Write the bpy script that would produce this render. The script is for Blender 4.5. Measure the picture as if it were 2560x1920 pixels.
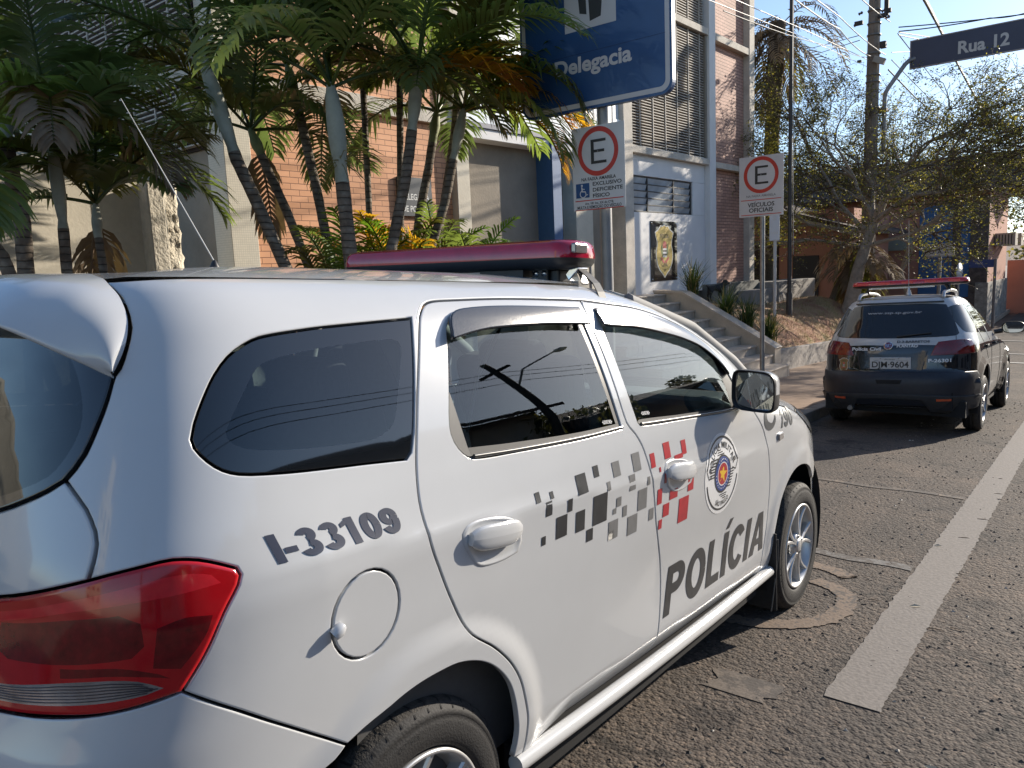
import bpy, bmesh, math, random
import numpy as np
from mathutils import Vector, Matrix
from mathutils.geometry import delaunay_2d_cdt
for _o in list(bpy.data.objects): bpy.data.objects.remove(_o)
SC = bpy.context.scene
COL = SC.collection
R = math.radians
random.seed(7); RNG = np.random.default_rng(11)

# ------------------------------------------------------------------ camera
def cam_axes(yaw, pitch, roll):
    fw = np.array([math.sin(yaw)*math.cos(pitch), math.cos(yaw)*math.cos(pitch), math.sin(pitch)])
    r0 = np.array([math.cos(yaw), -math.sin(yaw), 0.0]); u0 = np.cross(r0, fw)
    return math.cos(roll)*r0+math.sin(roll)*u0, -math.sin(roll)*r0+math.cos(roll)*u0, fw
CAM = np.array([2.0425, -1.2796, 1.5743])
_r, _u, _f = cam_axes(-0.65852, -0.10959, -0.00898)
cam_d = bpy.data.cameras.new('camera'); cam = bpy.data.objects.new('camera', cam_d); COL.objects.link(cam)
cam.matrix_world = Matrix(((_r[0], _u[0], -_f[0], CAM[0]), (_r[1], _u[1], -_f[1], CAM[1]), (_r[2], _u[2], -_f[2], CAM[2]), (0, 0, 0, 1)))
cam_d.sensor_width = 36; cam_d.lens = 1948.2/2560*36; cam_d.clip_start = 0.05; cam_d.clip_end = 3000
SC.camera = cam

# ------------------------------------------------------------------ sky, sun, exposure
SUN_AZ, SUN_EL = R(21.0), R(23.0)          # azimuth from +Y (down the street) towards +X
w = bpy.data.worlds.new('World'); SC.world = w; w.use_nodes = True
wn = w.node_tree.nodes; bg = wn['Background']; sky = wn.new('ShaderNodeTexSky')
sky.sky_type = 'NISHITA'; sky.sun_disc = False; sky.sun_elevation = SUN_EL; sky.sun_rotation = SUN_AZ
sky.air_density = 1.0; sky.dust_density = 0.6; sky.ozone_density = 3.0
w.node_tree.links.new(sky.outputs[0], bg.inputs[0]); bg.inputs[1].default_value = 0.125
sun_d = bpy.data.lights.new('sun', 'SUN'); sun_d.energy = 4.8; sun_d.angle = R(0.5); sun_d.color = (1.0, 0.90, 0.76)
sun = bpy.data.objects.new('sun', sun_d); COL.objects.link(sun)
SDIR = Vector((math.sin(SUN_AZ)*math.cos(SUN_EL), math.cos(SUN_AZ)*math.cos(SUN_EL), math.sin(SUN_EL)))
sun.rotation_euler = SDIR.to_track_quat('Z', 'Y').to_euler(); sun.location = SDIR*50
SC.view_settings.view_transform = 'Standard'; SC.view_settings.look = 'None'
SC.view_settings.exposure = 0.65; SC.view_settings.gamma = 1.0; SC.view_settings.use_curve_mapping = False
SC.cycles.max_bounces = 8; SC.cycles.transparent_max_bounces = 24; SC.cycles.caustics_reflective = False; SC.cycles.caustics_refractive = False
SC.cycles.use_denoising = True

# gravity frame of the sloping street: the street falls away from the viewer, walls and poles stand plumb
EX = Vector((0.99960, -0.02783, 0.00473)); EY = Vector((0.02756, 0.99842, 0.04901)); UP = Vector((-0.00609, -0.04886, 0.99879))
GM = Matrix((EX, EY, UP)).transposed()
def plumb(loc): return Matrix.Translation(Vector(loc)) @ GM.to_4x4()

# ------------------------------------------------------------------ materials
MATS = {}
def mat(name, col, rough=0.5, metal=0.0, coat=0.0, var=None, bump=None, spec=0.5, trans=0.0, emis=None, var2=None):
    """procedural principled material; var=(scale, amount) value noise, bump=(scale, strength)"""
    if name in MATS: return MATS[name]
    m = bpy.data.materials.new(name); m.use_nodes = True; nt = m.node_tree; N = nt.nodes; L = nt.links
    b = N['Principled BSDF']; out = N['Material Output']
    b.inputs['Base Color'].default_value = (*col, 1); b.inputs['Roughness'].default_value = rough; b.inputs['Metallic'].default_value = metal
    b.inputs['Coat Weight'].default_value = coat; b.inputs['Coat Roughness'].default_value = 0.04; b.inputs['Specular IOR Level'].default_value = spec
    tc = None
    if var or bump or var2:
        tc = N.new('ShaderNodeTexCoord')
    last = None
    for k, vv in enumerate((var, var2)):
        if not vv: continue
        n = N.new('ShaderNodeTexNoise'); n.inputs['Scale'].default_value = vv[0]; n.inputs['Detail'].default_value = 6; n.inputs['Roughness'].default_value = .62
        L.new(tc.outputs['Object'], n.inputs['Vector'])
        mr = N.new('ShaderNodeMapRange'); mr.inputs[1].default_value = .3; mr.inputs[2].default_value = .7
        mr.inputs[3].default_value = 1-vv[1]; mr.inputs[4].default_value = 1+vv[1]*.6; L.new(n.outputs[0], mr.inputs[0])
        mx = N.new('ShaderNodeVectorMath'); mx.operation = 'SCALE'
        if last is None: mx.inputs[0].default_value = col
        else: L.new(last, mx.inputs[0])
        L.new(mr.outputs[0], mx.inputs['Scale']); last = mx.outputs[0]
    if last is not None: L.new(last, b.inputs['Base Color'])
    if bump:
        n = N.new('ShaderNodeTexNoise'); n.inputs['Scale'].default_value = bump[0]; n.inputs['Detail'].default_value = 5
        L.new(tc.outputs['Object'], n.inputs['Vector'])
        bp = N.new('ShaderNodeBump'); bp.inputs['Strength'].default_value = bump[1]; bp.inputs['Distance'].default_value = .02
        L.new(n.outputs[0], bp.inputs['Height']); L.new(bp.outputs[0], b.inputs['Normal'])
    if trans > 0:                       # leaf: let light through
        t = N.new('ShaderNodeBsdfTranslucent'); mixs = N.new('ShaderNodeMixShader'); mixs.inputs[0].default_value = trans
        t.inputs[0].default_value = (min(1, col[0]*2.2), min(1, col[1]*2.2), col[2]*1.3, 1)
        L.new(b.outputs[0], mixs.inputs[1]); L.new(t.outputs[0], mixs.inputs[2]); L.new(mixs.outputs[0], out.inputs[0])
    if emis: b.inputs['Emission Color'].default_value = (*emis[0], 1); b.inputs['Emission Strength'].default_value = emis[1]
    MATS[name] = m; return m
def glass(name, tint, refl=1.0, rough=0.0):
    """thin window glass: tinted see-through plus a mirror layer"""
    m = bpy.data.materials.new(name); m.use_nodes = True; nt = m.node_tree; N = nt.nodes; L = nt.links
    N.remove(N['Principled BSDF']); out = N['Material Output']
    t = N.new('ShaderNodeBsdfTransparent'); t.inputs[0].default_value = (*tint, 1)
    g = N.new('ShaderNodeBsdfGlossy'); g.inputs['Roughness'].default_value = rough; g.inputs[0].default_value = (.95, .98, 1, 1)
    f = N.new('ShaderNodeFresnel'); f.inputs[0].default_value = 1.52
    mu = N.new('ShaderNodeMath'); mu.operation = 'MULTIPLY'; mu.inputs[1].default_value = refl; mu.use_clamp = True
    mx = N.new('ShaderNodeMixShader'); L.new(f.outputs[0], mu.inputs[0]); L.new(mu.outputs[0], mx.inputs[0])
    L.new(t.outputs[0], mx.inputs[1]); L.new(g.outputs[0], mx.inputs[2]); L.new(mx.outputs[0], out.inputs[0])
    MATS[name] = m; return m
def nodes_of(name, rough=.6):
    m = bpy.data.materials.new(name); m.use_nodes = True; MATS[name] = m
    b = m.node_tree.nodes['Principled BSDF']; b.inputs['Roughness'].default_value = rough
    return m, m.node_tree.nodes, m.node_tree.links, b
def ramp(N, stops):
    r = N.new('ShaderNodeValToRGB'); e = r.color_ramp.elements
    e[0].position, e[0].color = stops[0][0], (*stops[0][1], 1); e[1].position, e[1].color = stops[-1][0], (*stops[-1][1], 1)
    for p, c in stops[1:-1]:
        k = e.new(p); k.color = (*c, 1)
    return r

# ------------------------------------------------------------------ mesh helpers
class MB:
    def __init__(s): s.v = []; s.f = []; s.m = []; s.sm = []
    def add(s, verts, faces, mi=0, smooth=False):
        o = len(s.v); s.v += [tuple(float(c) for c in v) for v in verts]
        for f in faces: s.f.append(tuple(i+o for i in f)); s.m.append(mi); s.sm.append(smooth)
        return s
    def box(s, x0, x1, y0, y1, z0, z1, mi=0):
        return s.add([(x0,y0,z0),(x1,y0,z0),(x1,y1,z0),(x0,y1,z0),(x0,y0,z1),(x1,y0,z1),(x1,y1,z1),(x0,y1,z1)],
                     [(0,3,2,1),(4,5,6,7),(0,1,5,4),(1,2,6,5),(2,3,7,6),(3,0,4,7)], mi)
    def obox(s, c, ax, ay, az, mi=0):
        c, ax, ay, az = (Vector(q) for q in (c, ax, ay, az))
        vs = [c+i*ax+j*ay+k*az for k in (-1, 1) for i, j in ((-1,-1),(1,-1),(1,1),(-1,1))]
        return s.add(vs, [(0,3,2,1),(4,5,6,7),(0,1,5,4),(1,2,6,5),(2,3,7,6),(3,0,4,7)], mi)
    def prism(s, poly, o, ux, uy, d, mi=0, smooth=False):
        """polygon (2d) on the plane o+ux*a+uy*b, extruded along vector d"""
        o, ux, uy, d = (Vector(q) for q in (o, ux, uy, d)); n = len(poly)
        a = [o+ux*p[0]+uy*p[1] for p in poly]; b = [q+d for q in a]
        s.add(a+b, [tuple(range(n))[::-1], tuple(range(n, 2*n))], mi)
        s.add(a+b, [(i, (i+1) % n, n+(i+1) % n, n+i) for i in range(n)], mi, smooth); return s
    def tube(s, pts, rad, n=8, mi=0, caps=True, smooth=True, flat=1.0):
        pts = [Vector(q) for q in pts]; m = len(pts)
        if not hasattr(rad, '__len__'): rad = [rad]*m
        vs = []; prev = None
        for i, q in enumerate(pts):
            t = (pts[min(i+1, m-1)]-pts[max(i-1, 0)]).normalized()
            if prev is None:
                a = Vector((0, 0, 1)) if abs(t.z) < .9 else Vector((0, 1, 0)); x = t.cross(a).normalized()
            else:
                x = (prev-t*prev.dot(t)); x = x.normalized() if x.length > 1e-6 else t.orthogonal().normalized()
            prev = x; y = t.cross(x)
            for k in range(n):
                a = 2*math.pi*k/n; vs.append(q+(x*math.cos(a)+y*math.sin(a)*flat)*rad[i])
        fs = [(i*n+k, i*n+(k+1) % n, (i+1)*n+(k+1) % n, (i+1)*n+k) for i in range(m-1) for k in range(n)]
        s.add(vs, fs, mi, smooth)
        if caps: s.add(vs[:n], [tuple(range(n))[::-1]], mi); s.add(vs[-n:], [tuple(range(n))], mi)
        return s
    def lathe(s, prof, o, ax, n=32, mi=0, smooth=True, closed=False):
        """profile [(radius, along-axis)] turned round axis ax through o"""
        o = Vector(o); ax = Vector(ax).normalized(); x = ax.orthogonal().normalized(); y = ax.cross(x); vs = []
        for r_, h in prof:
            for k in range(n):
                a = 2*math.pi*k/n; vs.append(o+ax*h+(x*math.cos(a)+y*math.sin(a))*r_)
        m = len(prof); fs = [(i*n+k, i*n+(k+1) % n, (i+1)*n+(k+1) % n, (i+1)*n+k) for i in range(m-1) for k in range(n)]
        return s.add(vs, fs, mi, smooth)
    def grid(s, P, mi=0, smooth=True, flip=False):
        h, w_ = len(P), len(P[0]); vs = [q for row in P for q in row]
        fs = [(i*w_+j, i*w_+j+1, (i+1)*w_+j+1, (i+1)*w_+j) for i in range(h-1) for j in range(w_-1)]
        if flip: fs = [f[::-1] for f in fs]
        return s.add(vs, fs, mi, smooth)
    def build(s, name, mats, parent=None, bevel=0, seg=2, matrix=None, auto=None):
        me = bpy.data.meshes.new(name); me.from_pydata(s.v, [], s.f)
        if not isinstance(mats, (list, tuple)): mats = [mats]
        for q in mats: me.materials.append(q)
        me.polygons.foreach_set('material_index', s.m); me.polygons.foreach_set('use_smooth', s.sm); me.update()
        o = bpy.data.objects.new(name, me); COL.objects.link(o)
        if parent: o.parent = parent
        if matrix: o.matrix_world = matrix
        if bevel:
            b = o.modifiers.new('bevel', 'BEVEL'); b.width = bevel; b.segments = seg; b.limit_method = 'ANGLE'; b.angle_limit = R(35)
        return o
def tag(o, label=None, cat=None, group=None, kind=None):
    for k, v in (('label', label), ('category', cat), ('group', group), ('kind', kind)):
        if v: o[k] = v
    return o
def thing(name, label, cat, loc=(0, 0, 0), group=None, grav=True):
    o = bpy.data.objects.new(name, None); COL.objects.link(o); o.empty_display_size = .1
    o.matrix_world = plumb(loc) if grav else Matrix.Translation(Vector(loc))
    return tag(o, label, cat, group)
_TXT = {}
def text2d(txt, bold=0.0, shear=0.0, space=1.0, align='LEFT'):
    """letters as flat mesh data (verts, faces, width); cap height 1"""
    key = (txt, bold, shear, space)
    if key in _TXT: return _TXT[key]
    def mk(t):
        c = bpy.data.curves.new('t', 'FONT'); c.body = t; c.offset = bold; c.shear = shear; c.space_character = space; c.resolution_u = 4
        o = bpy.data.objects.new('t', c); COL.objects.link(o); bpy.context.view_layer.update()
        me = bpy.data.meshes.new_from_object(o.evaluated_get(bpy.context.evaluated_depsgraph_get()))
        v = [(q.co.x, q.co.y) for q in me.vertices]; f = [tuple(p.vertices) for p in me.polygons]
        bpy.data.objects.remove(o); bpy.data.meshes.remove(me); return v, f
    v, f = mk(txt); H, _ = mk('H'); h = max(q[1] for q in H); x0 = min(q[0] for q in v)
    v = [((a-x0)/h, b/h) for a, b in v]
    _TXT[key] = (v, f, max(q[0] for q in v)); return _TXT[key]
def flat_text(mb, txt, o, ux, uy, height, width=None, mi=0, bold=0.0, shear=0.0, space=1.0, center=False, off=None, thick=0):
    v, f, wd = text2d(txt, bold, shear, space); o, ux, uy = Vector(o), Vector(ux).normalized(), Vector(uy).normalized()
    kx = (width/wd) if width else height
    sh = -wd*kx/2 if center else 0
    n = ux.cross(uy)
    pts = [o+ux*(a*kx+sh)+uy*(b*height) for a, b in v]
    if thick:
        m = len(pts); pts2 = [q+n*thick for q in pts]; edges = {}
        for q in f:
            for i in range(len(q)):
                e = (q[i], q[(i+1) % len(q)]); edges[e] = 1
        side = [(a, b, b+m, a+m) for a, b in edges if (b, a) not in edges]
        mb.add(pts+pts2, [tuple(i+m for i in q) for q in f]+side, mi)
    else: mb.add(pts, f, mi)
    return mb
def star_pts(n, r1, r2, a0=math.pi/2):
    return [((r1 if k % 2 == 0 else r2)*math.cos(a0+math.pi*k/n), (r1 if k % 2 == 0 else r2)*math.sin(a0+math.pi*k/n)) for k in range(2*n)]
def ell(cx, cy, rx, ry, n=32, a0=0, a1=2*math.pi):
    return [(cx+rx*math.cos(a0+(a1-a0)*k/n), cy+ry*math.sin(a0+(a1-a0)*k/n)) for k in range(n if abs(a1-a0-2*math.pi) < 1e-6 else n+1)]
def ringquads(mb, cx, cy, r1, r2, o, ux, uy, n=40, mi=0, a0=0, a1=2*math.pi, sy=1.0):
    o, ux, uy = Vector(o), Vector(ux), Vector(uy); vs = []
    for k in range(n+1):
        a = a0+(a1-a0)*k/n
        for r_ in (r1, r2): vs.append(o+ux*(cx+r_*math.cos(a))+uy*(cy+r_*sy*math.sin(a)))
    mb.add(vs, [(2*k, 2*k+1, 2*k+3, 2*k+2) for k in range(n)], mi); return mb
def poly_on(mb, poly, o, ux, uy, mi=0):
    o, ux, uy = Vector(o), Vector(ux), Vector(uy)
    mb.add([o+ux*a+uy*b for a, b in poly], [tuple(range(len(poly)))], mi); return mb

# ------------------------------------------------------------------ car body surfaces
def pchip(xs, ys):
    xs = np.array(xs, float); ys = np.array(ys, float); h = np.diff(xs); d = np.diff(ys)/h
    m = np.zeros(len(xs)); m[0] = d[0]; m[-1] = d[-1]
    for i in range(1, len(xs)-1):
        if d[i-1]*d[i] > 0:
            w1 = 2*h[i]+h[i-1]; w2 = h[i]+2*h[i-1]; m[i] = (w1+w2)/(w1/d[i-1]+w2/d[i])
    def f(x):
        x = np.clip(x, xs[0], xs[-1]); i = np.clip(np.searchsorted(xs, x)-1, 0, len(h)-1); t = (x-xs[i])/h[i]
        return (1+2*t)*(1-t)**2*ys[i]+t*(1-t)**2*h[i]*m[i]+t*t*(3-2*t)*ys[i+1]+t*t*(t-1)*h[i]*m[i+1]
    return f
class Surf:
    """car skin: plan outlines (flat flank, superellipse rear and front corners) stacked over height; coordinates u (along the
    flank, then round the rear corner to the far flank) and z"""
    def __init__(s, W, YR, YF, LF, YC, NR=2.9, NF=2.6, bow=.012, y0=0., ym=.9, bumps=None):
        s.W, s.YR, s.YF, s.LF, s.YC, s.NR, s.NF, s.bow, s.y0, s.ym, s.bumps = W, YR, YF, LF, YC, NR, NF, bow, y0, ym, bumps
        s.uc = YC-.55*math.pi/2
    def conv(s, u):
        """evens out the spacing of u round the rear corner (about metres of y near the flank)"""
        u = np.asarray(u, float); a = np.maximum(u, 2*s.uc-u); ph = np.clip((s.YC-a)/.55, 0, math.pi/2)
        n = np.where(a >= s.YC, a, s.YC-.62*(ph/(math.pi/2))**(2/s.NR)); un = s.YC-.62
        return np.where(u >= s.uc, n, 2*un-n)
    def cv(s, P): P = np.array(P, float); return np.stack([s.conv(P[:, 0]), P[:, 1]], 1)
    def uy(s, y, z):
        """(y, z) on the flank or rear corner -> working u"""
        y = np.asarray(y, float); a = np.clip((s.YC-y)/(s.YC-s.YR(z)), 0, 1); ph = np.arcsin(a**(s.NR/2))
        return np.where(y >= s.YC, y, s.YC-.62*(ph/(math.pi/2))**(2/s.NR))
    def pt(s, u, z): return s.pn(s.conv(u), z)
    def pn(s, u, z):
        u = np.asarray(u, float); z = np.asarray(z, float); g = np.clip((s.YC-u)/.62, 0, 2); L = s.YC-s.YR(z)
        phi = np.where(g <= 1, g**(s.NR/2), 2-np.maximum(0, 2-g)**(s.NR/2))*math.pi/2
        y = np.where(u >= s.YC, u, s.YC-L*np.sin(phi)**(2/s.NR)); c = np.cos(phi)
        x = s.W(z)*np.sign(c)*np.abs(c)**(2/s.NR); yf = s.YF(z); l = s.LF(z)
        b = np.clip((y-(yf-l))/l, 0, 1); x = x*(1-b**s.NF)**(1/s.NF)
        t = np.clip((y-s.ym)/2., -1, 1); x = x*(1-s.bow*t*t)
        if s.bumps is not None: x = x+np.sign(x)*s.bumps(y, z)*(np.abs(x) > .3)
        return np.stack([x, y+s.y0, z+0*x], -1)
    def front(s, phi, z):
        """front outline: phi 0 on the flank .. pi/2 at the nose .. pi on the far flank"""
        yf = s.YF(z); l = s.LF(z); c = np.cos(phi); y = yf-l+l*np.sin(phi)**(2/s.NF); t = np.clip((y-s.ym)/2., -1, 1)
        x = s.W(z)*np.sign(c)*np.abs(c)**(2/s.NF)*(1-s.bow*t*t)
        return np.stack([x, y+s.y0, z+0*x], -1)
    def phi_of(s, y, z): return math.asin(min(1, max(0, (y-(s.YF(z)-s.LF(z)))/s.LF(z))**(s.NF/2)))
    def nrm(s, u, z):
        e = .004; u = np.asarray(u, float); z = np.asarray(z, float)
        a = s.pn(u+e, z)-s.pn(u-e, z); b = s.pn(u, z+e)-s.pn(u, z-e); n = np.cross(a, b)
        n /= np.linalg.norm(n, axis=-1, keepdims=True)+1e-12; return n
    def nt(s, u, z): return s.nrm(s.conv(u), z)
def inpoly(P, poly):
    P = np.asarray(P); q = np.asarray(poly); x, y = P[:, 0], P[:, 1]; c = np.zeros(len(P), bool); j = len(q)-1
    for i in range(len(q)):
        xi, yi = q[i]; xj, yj = q[j]
        c ^= ((yi > y) != (yj > y)) & (x < (xj-xi)*(y-yi)/((yj-yi) if yj != yi else 1e-12)+xi); j = i
    return c
def smooth_poly(poly, ang=38, step=.018):
    """rounds the traced outline (Catmull-Rom) except at real corners; resamples"""
    P = [np.array(q, float) for q in poly]; n = len(P); corner = []
    for i in range(n):
        a = P[i]-P[i-1]; b = P[(i+1) % n]-P[i]
        d = math.degrees(math.atan2(a[0]*b[1]-a[1]*b[0], a@b)); corner.append(abs(d) > ang)
    out = []
    for i in range(n):
        p1, p2 = P[i], P[(i+1) % n]
        p0 = P[i-1] if not corner[i] else p1-(p2-p1)*.5; p3 = P[(i+2) % n] if not corner[(i+1) % n] else p2+(p2-p1)*.5
        L = np.linalg.norm(p2-p1); k = max(1, int(round(L/step)))
        t1 = (p2-p0)/(np.linalg.norm(p2-p0)+1e-9)*L; t2 = (p3-p1)/(np.linalg.norm(p3-p1)+1e-9)*L
        for j in range(k):
            t = j/k; out.append((1+2*t)*(1-t)**2*p1+t*(1-t)**2*t1+t*t*(3-2*t)*p2+t*t*(t-1)*t2)
    return np.array(out)
def ccw(q):
    x, y = q[:, 0], q[:, 1]
    return q if np.sum(x*np.roll(y, -1)-np.roll(x, -1)*y) > 0 else q[::-1].copy()
def inset(q, d):
    a = q-np.roll(q, 1, 0); b = np.roll(q, -1, 0)-q
    na = np.stack([-a[:, 1], a[:, 0]], 1); na /= np.linalg.norm(na, axis=1, keepdims=True)+1e-9
    nb = np.stack([-b[:, 1], b[:, 0]], 1); nb /= np.linalg.norm(nb, axis=1, keepdims=True)+1e-9
    m = na+nb; m /= np.linalg.norm(m, axis=1, keepdims=True)+1e-9; c = np.clip(np.sum(m*na, 1, keepdims=True), .45, 1)
    return q+m*d/c
def panel(S, name, poly, mats, parent, holes=(), inner=(), off=0.0, gap=.0025, lip=.003, h=.03, flange=.014, mirror=None, sm=True, step=.018, conv=True):
    """a skin panel of surface S cut to a (u,z) outline, with rolled edge and returned flange"""
    CV = S.cv if conv else (lambda P_: np.array(P_, float))
    q = ccw(smooth_poly(CV(poly), step=step) if sm else CV(poly)); P = inset(q, gap); Lq = inset(q, gap+lip)
    HQ = [ccw(smooth_poly(CV(hh), step=step)) for hh in holes]; HP = [inset(hq, -gap) for hq in HQ]; HL = [inset(hq, -gap-lip) for hq in HQ]
    IN = [(smooth_poly(CV(p_), step=step), k) for p_, k in inner]
    loops = [Lq]+HL; lo = Lq.min(0); hi = Lq.max(0)
    gx = np.arange(lo[0]+h*.5, hi[0], h); gz = np.arange(lo[1]+h*.5, hi[1], h)
    G = np.array([(a+(h*.5 if i % 2 else 0), b) for i, b in enumerate(gz) for a in gx]) if len(gx) and len(gz) else np.zeros((0, 2))
    bd = np.vstack(loops+[i_[0] for i_ in IN])
    if len(G):
        k = inpoly(G, Lq)
        for hl in HL: k &= ~inpoly(G, hl)
        G = G[k]
        if len(G):
            d = np.min(np.linalg.norm(G[:, None, :]-bd[None], axis=2), axis=1); G = G[d > h*.45]
    co = []; ed = []
    for lp in loops+[i_[0] for i_ in IN]:
        o = len(co); n = len(lp); co += [Vector(c) for c in lp]; ed += [(o+i, o+(i+1) % n) for i in range(n)]
    co += [Vector(c) for c in G]
    vs, es, fs, *_ = delaunay_2d_cdt(co, ed, [], 0, 1e-6)
    V = np.array([(c.x, c.y) for c in vs]); F = np.array([f for f in fs if len(f) == 3]); cen = V[F].mean(1)
    k = inpoly(cen, Lq)
    for hl in HL: k &= ~inpoly(cen, hl)
    F = F[k]; cen = cen[k]; mi = np.zeros(len(F), int)
    for pl, idx in IN: mi[inpoly(cen, pl)] = idx
    a = V[F[:, 1]]-V[F[:, 0]]; b = V[F[:, 2]]-V[F[:, 0]]; fl = (a[:, 0]*b[:, 1]-a[:, 1]*b[:, 0]) < 0; F[fl] = F[fl][:, ::-1]
    offf = (lambda u_, z_: off) if not callable(off) else off
    n = S.nrm(V[:, 0], V[:, 1]); pos = S.pn(V[:, 0], V[:, 1])+n*np.reshape(offf(V[:, 0], V[:, 1]), (-1, 1)) if callable(off) else S.pn(V[:, 0], V[:, 1])+n*off
    verts = [tuple(c) for c in pos]; nor = [tuple(c) for c in n]; faces = [tuple(int(i) for i in f) for f in F]; mids = list(mi)
    for lp, pp, sgn in [(Lq, P, 1)]+[(a_, b_, -1) for a_, b_ in zip(HL, HP)]:
        if flange <= 0: break
        m = len(lp); n1 = S.nrm(lp[:, 0], lp[:, 1]); oo = np.reshape(offf(lp[:, 0], lp[:, 1]), (-1, 1)) if callable(off) else off
        A = S.pn(lp[:, 0], lp[:, 1])+n1*oo; Bp = S.pn(pp[:, 0], pp[:, 1]); n2 = S.nrm(pp[:, 0], pp[:, 1]); B = Bp+n2*(oo-.0022); Cc = Bp+n2*(oo-.0022-flange)
        outw = B-A; outw -= n1*np.sum(outw*n1, 1, keepdims=True); outw /= np.linalg.norm(outw, axis=1, keepdims=True)+1e-9
        o = len(verts); nb = n1+outw; nb /= np.linalg.norm(nb, axis=1, keepdims=True)
        verts += [tuple(c) for c in A]+[tuple(c) for c in B]+[tuple(c) for c in B]+[tuple(c) for c in Cc]
        nor += [tuple(c) for c in n1]+[tuple(c) for c in nb]+[tuple(c) for c in outw]*2
        for i in range(m):
            j = (i+1) % m
            f1 = (o+i, o+m+i, o+m+j, o+j); f2 = (o+2*m+i, o+3*m+i, o+3*m+j, o+2*m+j)
            faces += [f1, f2] if sgn > 0 else [f1[::-1], f2[::-1]]
            mids += [0, 0]
    if mirror:
        verts = [(-a_, b_, c_) for a_, b_, c_ in verts]; nor = [(-a_, b_, c_) for a_, b_, c_ in nor]; faces = [f[::-1] for f in faces]
    me = bpy.data.meshes.new(name); me.from_pydata(verts, [], faces)
    for q_ in (mats if isinstance(mats, (list, tuple)) else [mats]): me.materials.append(q_)
    me.polygons.foreach_set('material_index', [int(i) for i in mids]); me.polygons.foreach_set('use_smooth', [True]*len(faces)); me.update()
    me.normals_split_custom_set_from_vertices(nor)
    o = bpy.data.objects.new(name, me); COL.objects.link(o); o.parent = parent
    return o
def drape(S, name, pieces, mats, parent, off=.0013, cell=.035):
    """vinyl graphics: 2d pieces (verts in (u,z), faces, material) cut finely and laid on the surface"""
    bm = bmesh.new()
    for v, f, mi in pieces:
        vv = [bm.verts.new((a, b, 0)) for a, b in v]
        for q in f:
            try: bm.faces.new([vv[i] for i in q]).material_index = mi
            except ValueError: pass
    xs = [q.co.x for q in bm.verts]; zs = [q.co.y for q in bm.verts]
    for lo, hi, ax in ((min(xs), max(xs), (1, 0, 0)), (min(zs), max(zs), (0, 1, 0))):
        c = math.floor(lo/cell)*cell+cell
        while c < hi:
            bmesh.ops.bisect_plane(bm, geom=bm.verts[:]+bm.edges[:]+bm.faces[:], plane_co=Vector(ax)*c, plane_no=ax); c += cell
    uv = np.array([(q.co.x, q.co.y) for q in bm.verts]); uv[:, 0] = S.uy(uv[:, 0], uv[:, 1]); n = S.nrm(uv[:, 0], uv[:, 1]); pos = S.pn(uv[:, 0], uv[:, 1])+n*off
    for q, c in zip(bm.verts, pos): q.co = c
    bmesh.ops.recalc_face_normals(bm, faces=bm.faces[:])
    bm.verts.index_update(); ctr = np.mean(n, 0)
    for f in bm.faces:
        f.normal_update(); f.smooth = True
        if f.normal.dot(Vector(ctr)) < 0: f.normal_flip()
    me = bpy.data.meshes.new(name); bm.to_mesh(me); bm.free()
    for q in (mats if isinstance(mats, (list, tuple)) else [mats]): me.materials.append(q)
    me.normals_split_custom_set_from_vertices([tuple(c) for c in n])
    o = bpy.data.objects.new(name, me); COL.objects.link(o); o.parent = parent; return o
def strip(pts, t):
    """constant-width stroke along a polyline -> quads"""
    P = np.array(pts, float); d = np.gradient(P, axis=0); d /= np.linalg.norm(d, axis=1, keepdims=True)+1e-9; n = np.stack([-d[:, 1], d[:, 0]], 1)*t/2
    v = []
    for a, b in zip(P+n, P-n): v += [tuple(a), tuple(b)]
    return v, [(2*k, 2*k+1, 2*k+3, 2*k+2) for k in range(len(P)-1)]
def earc(cx, cy, rx, ry, a0, a1, n=22): return [(cx+rx*math.cos(R(a)), cy+ry*math.sin(R(a))) for a in np.linspace(a0, a1, n)]
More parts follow.
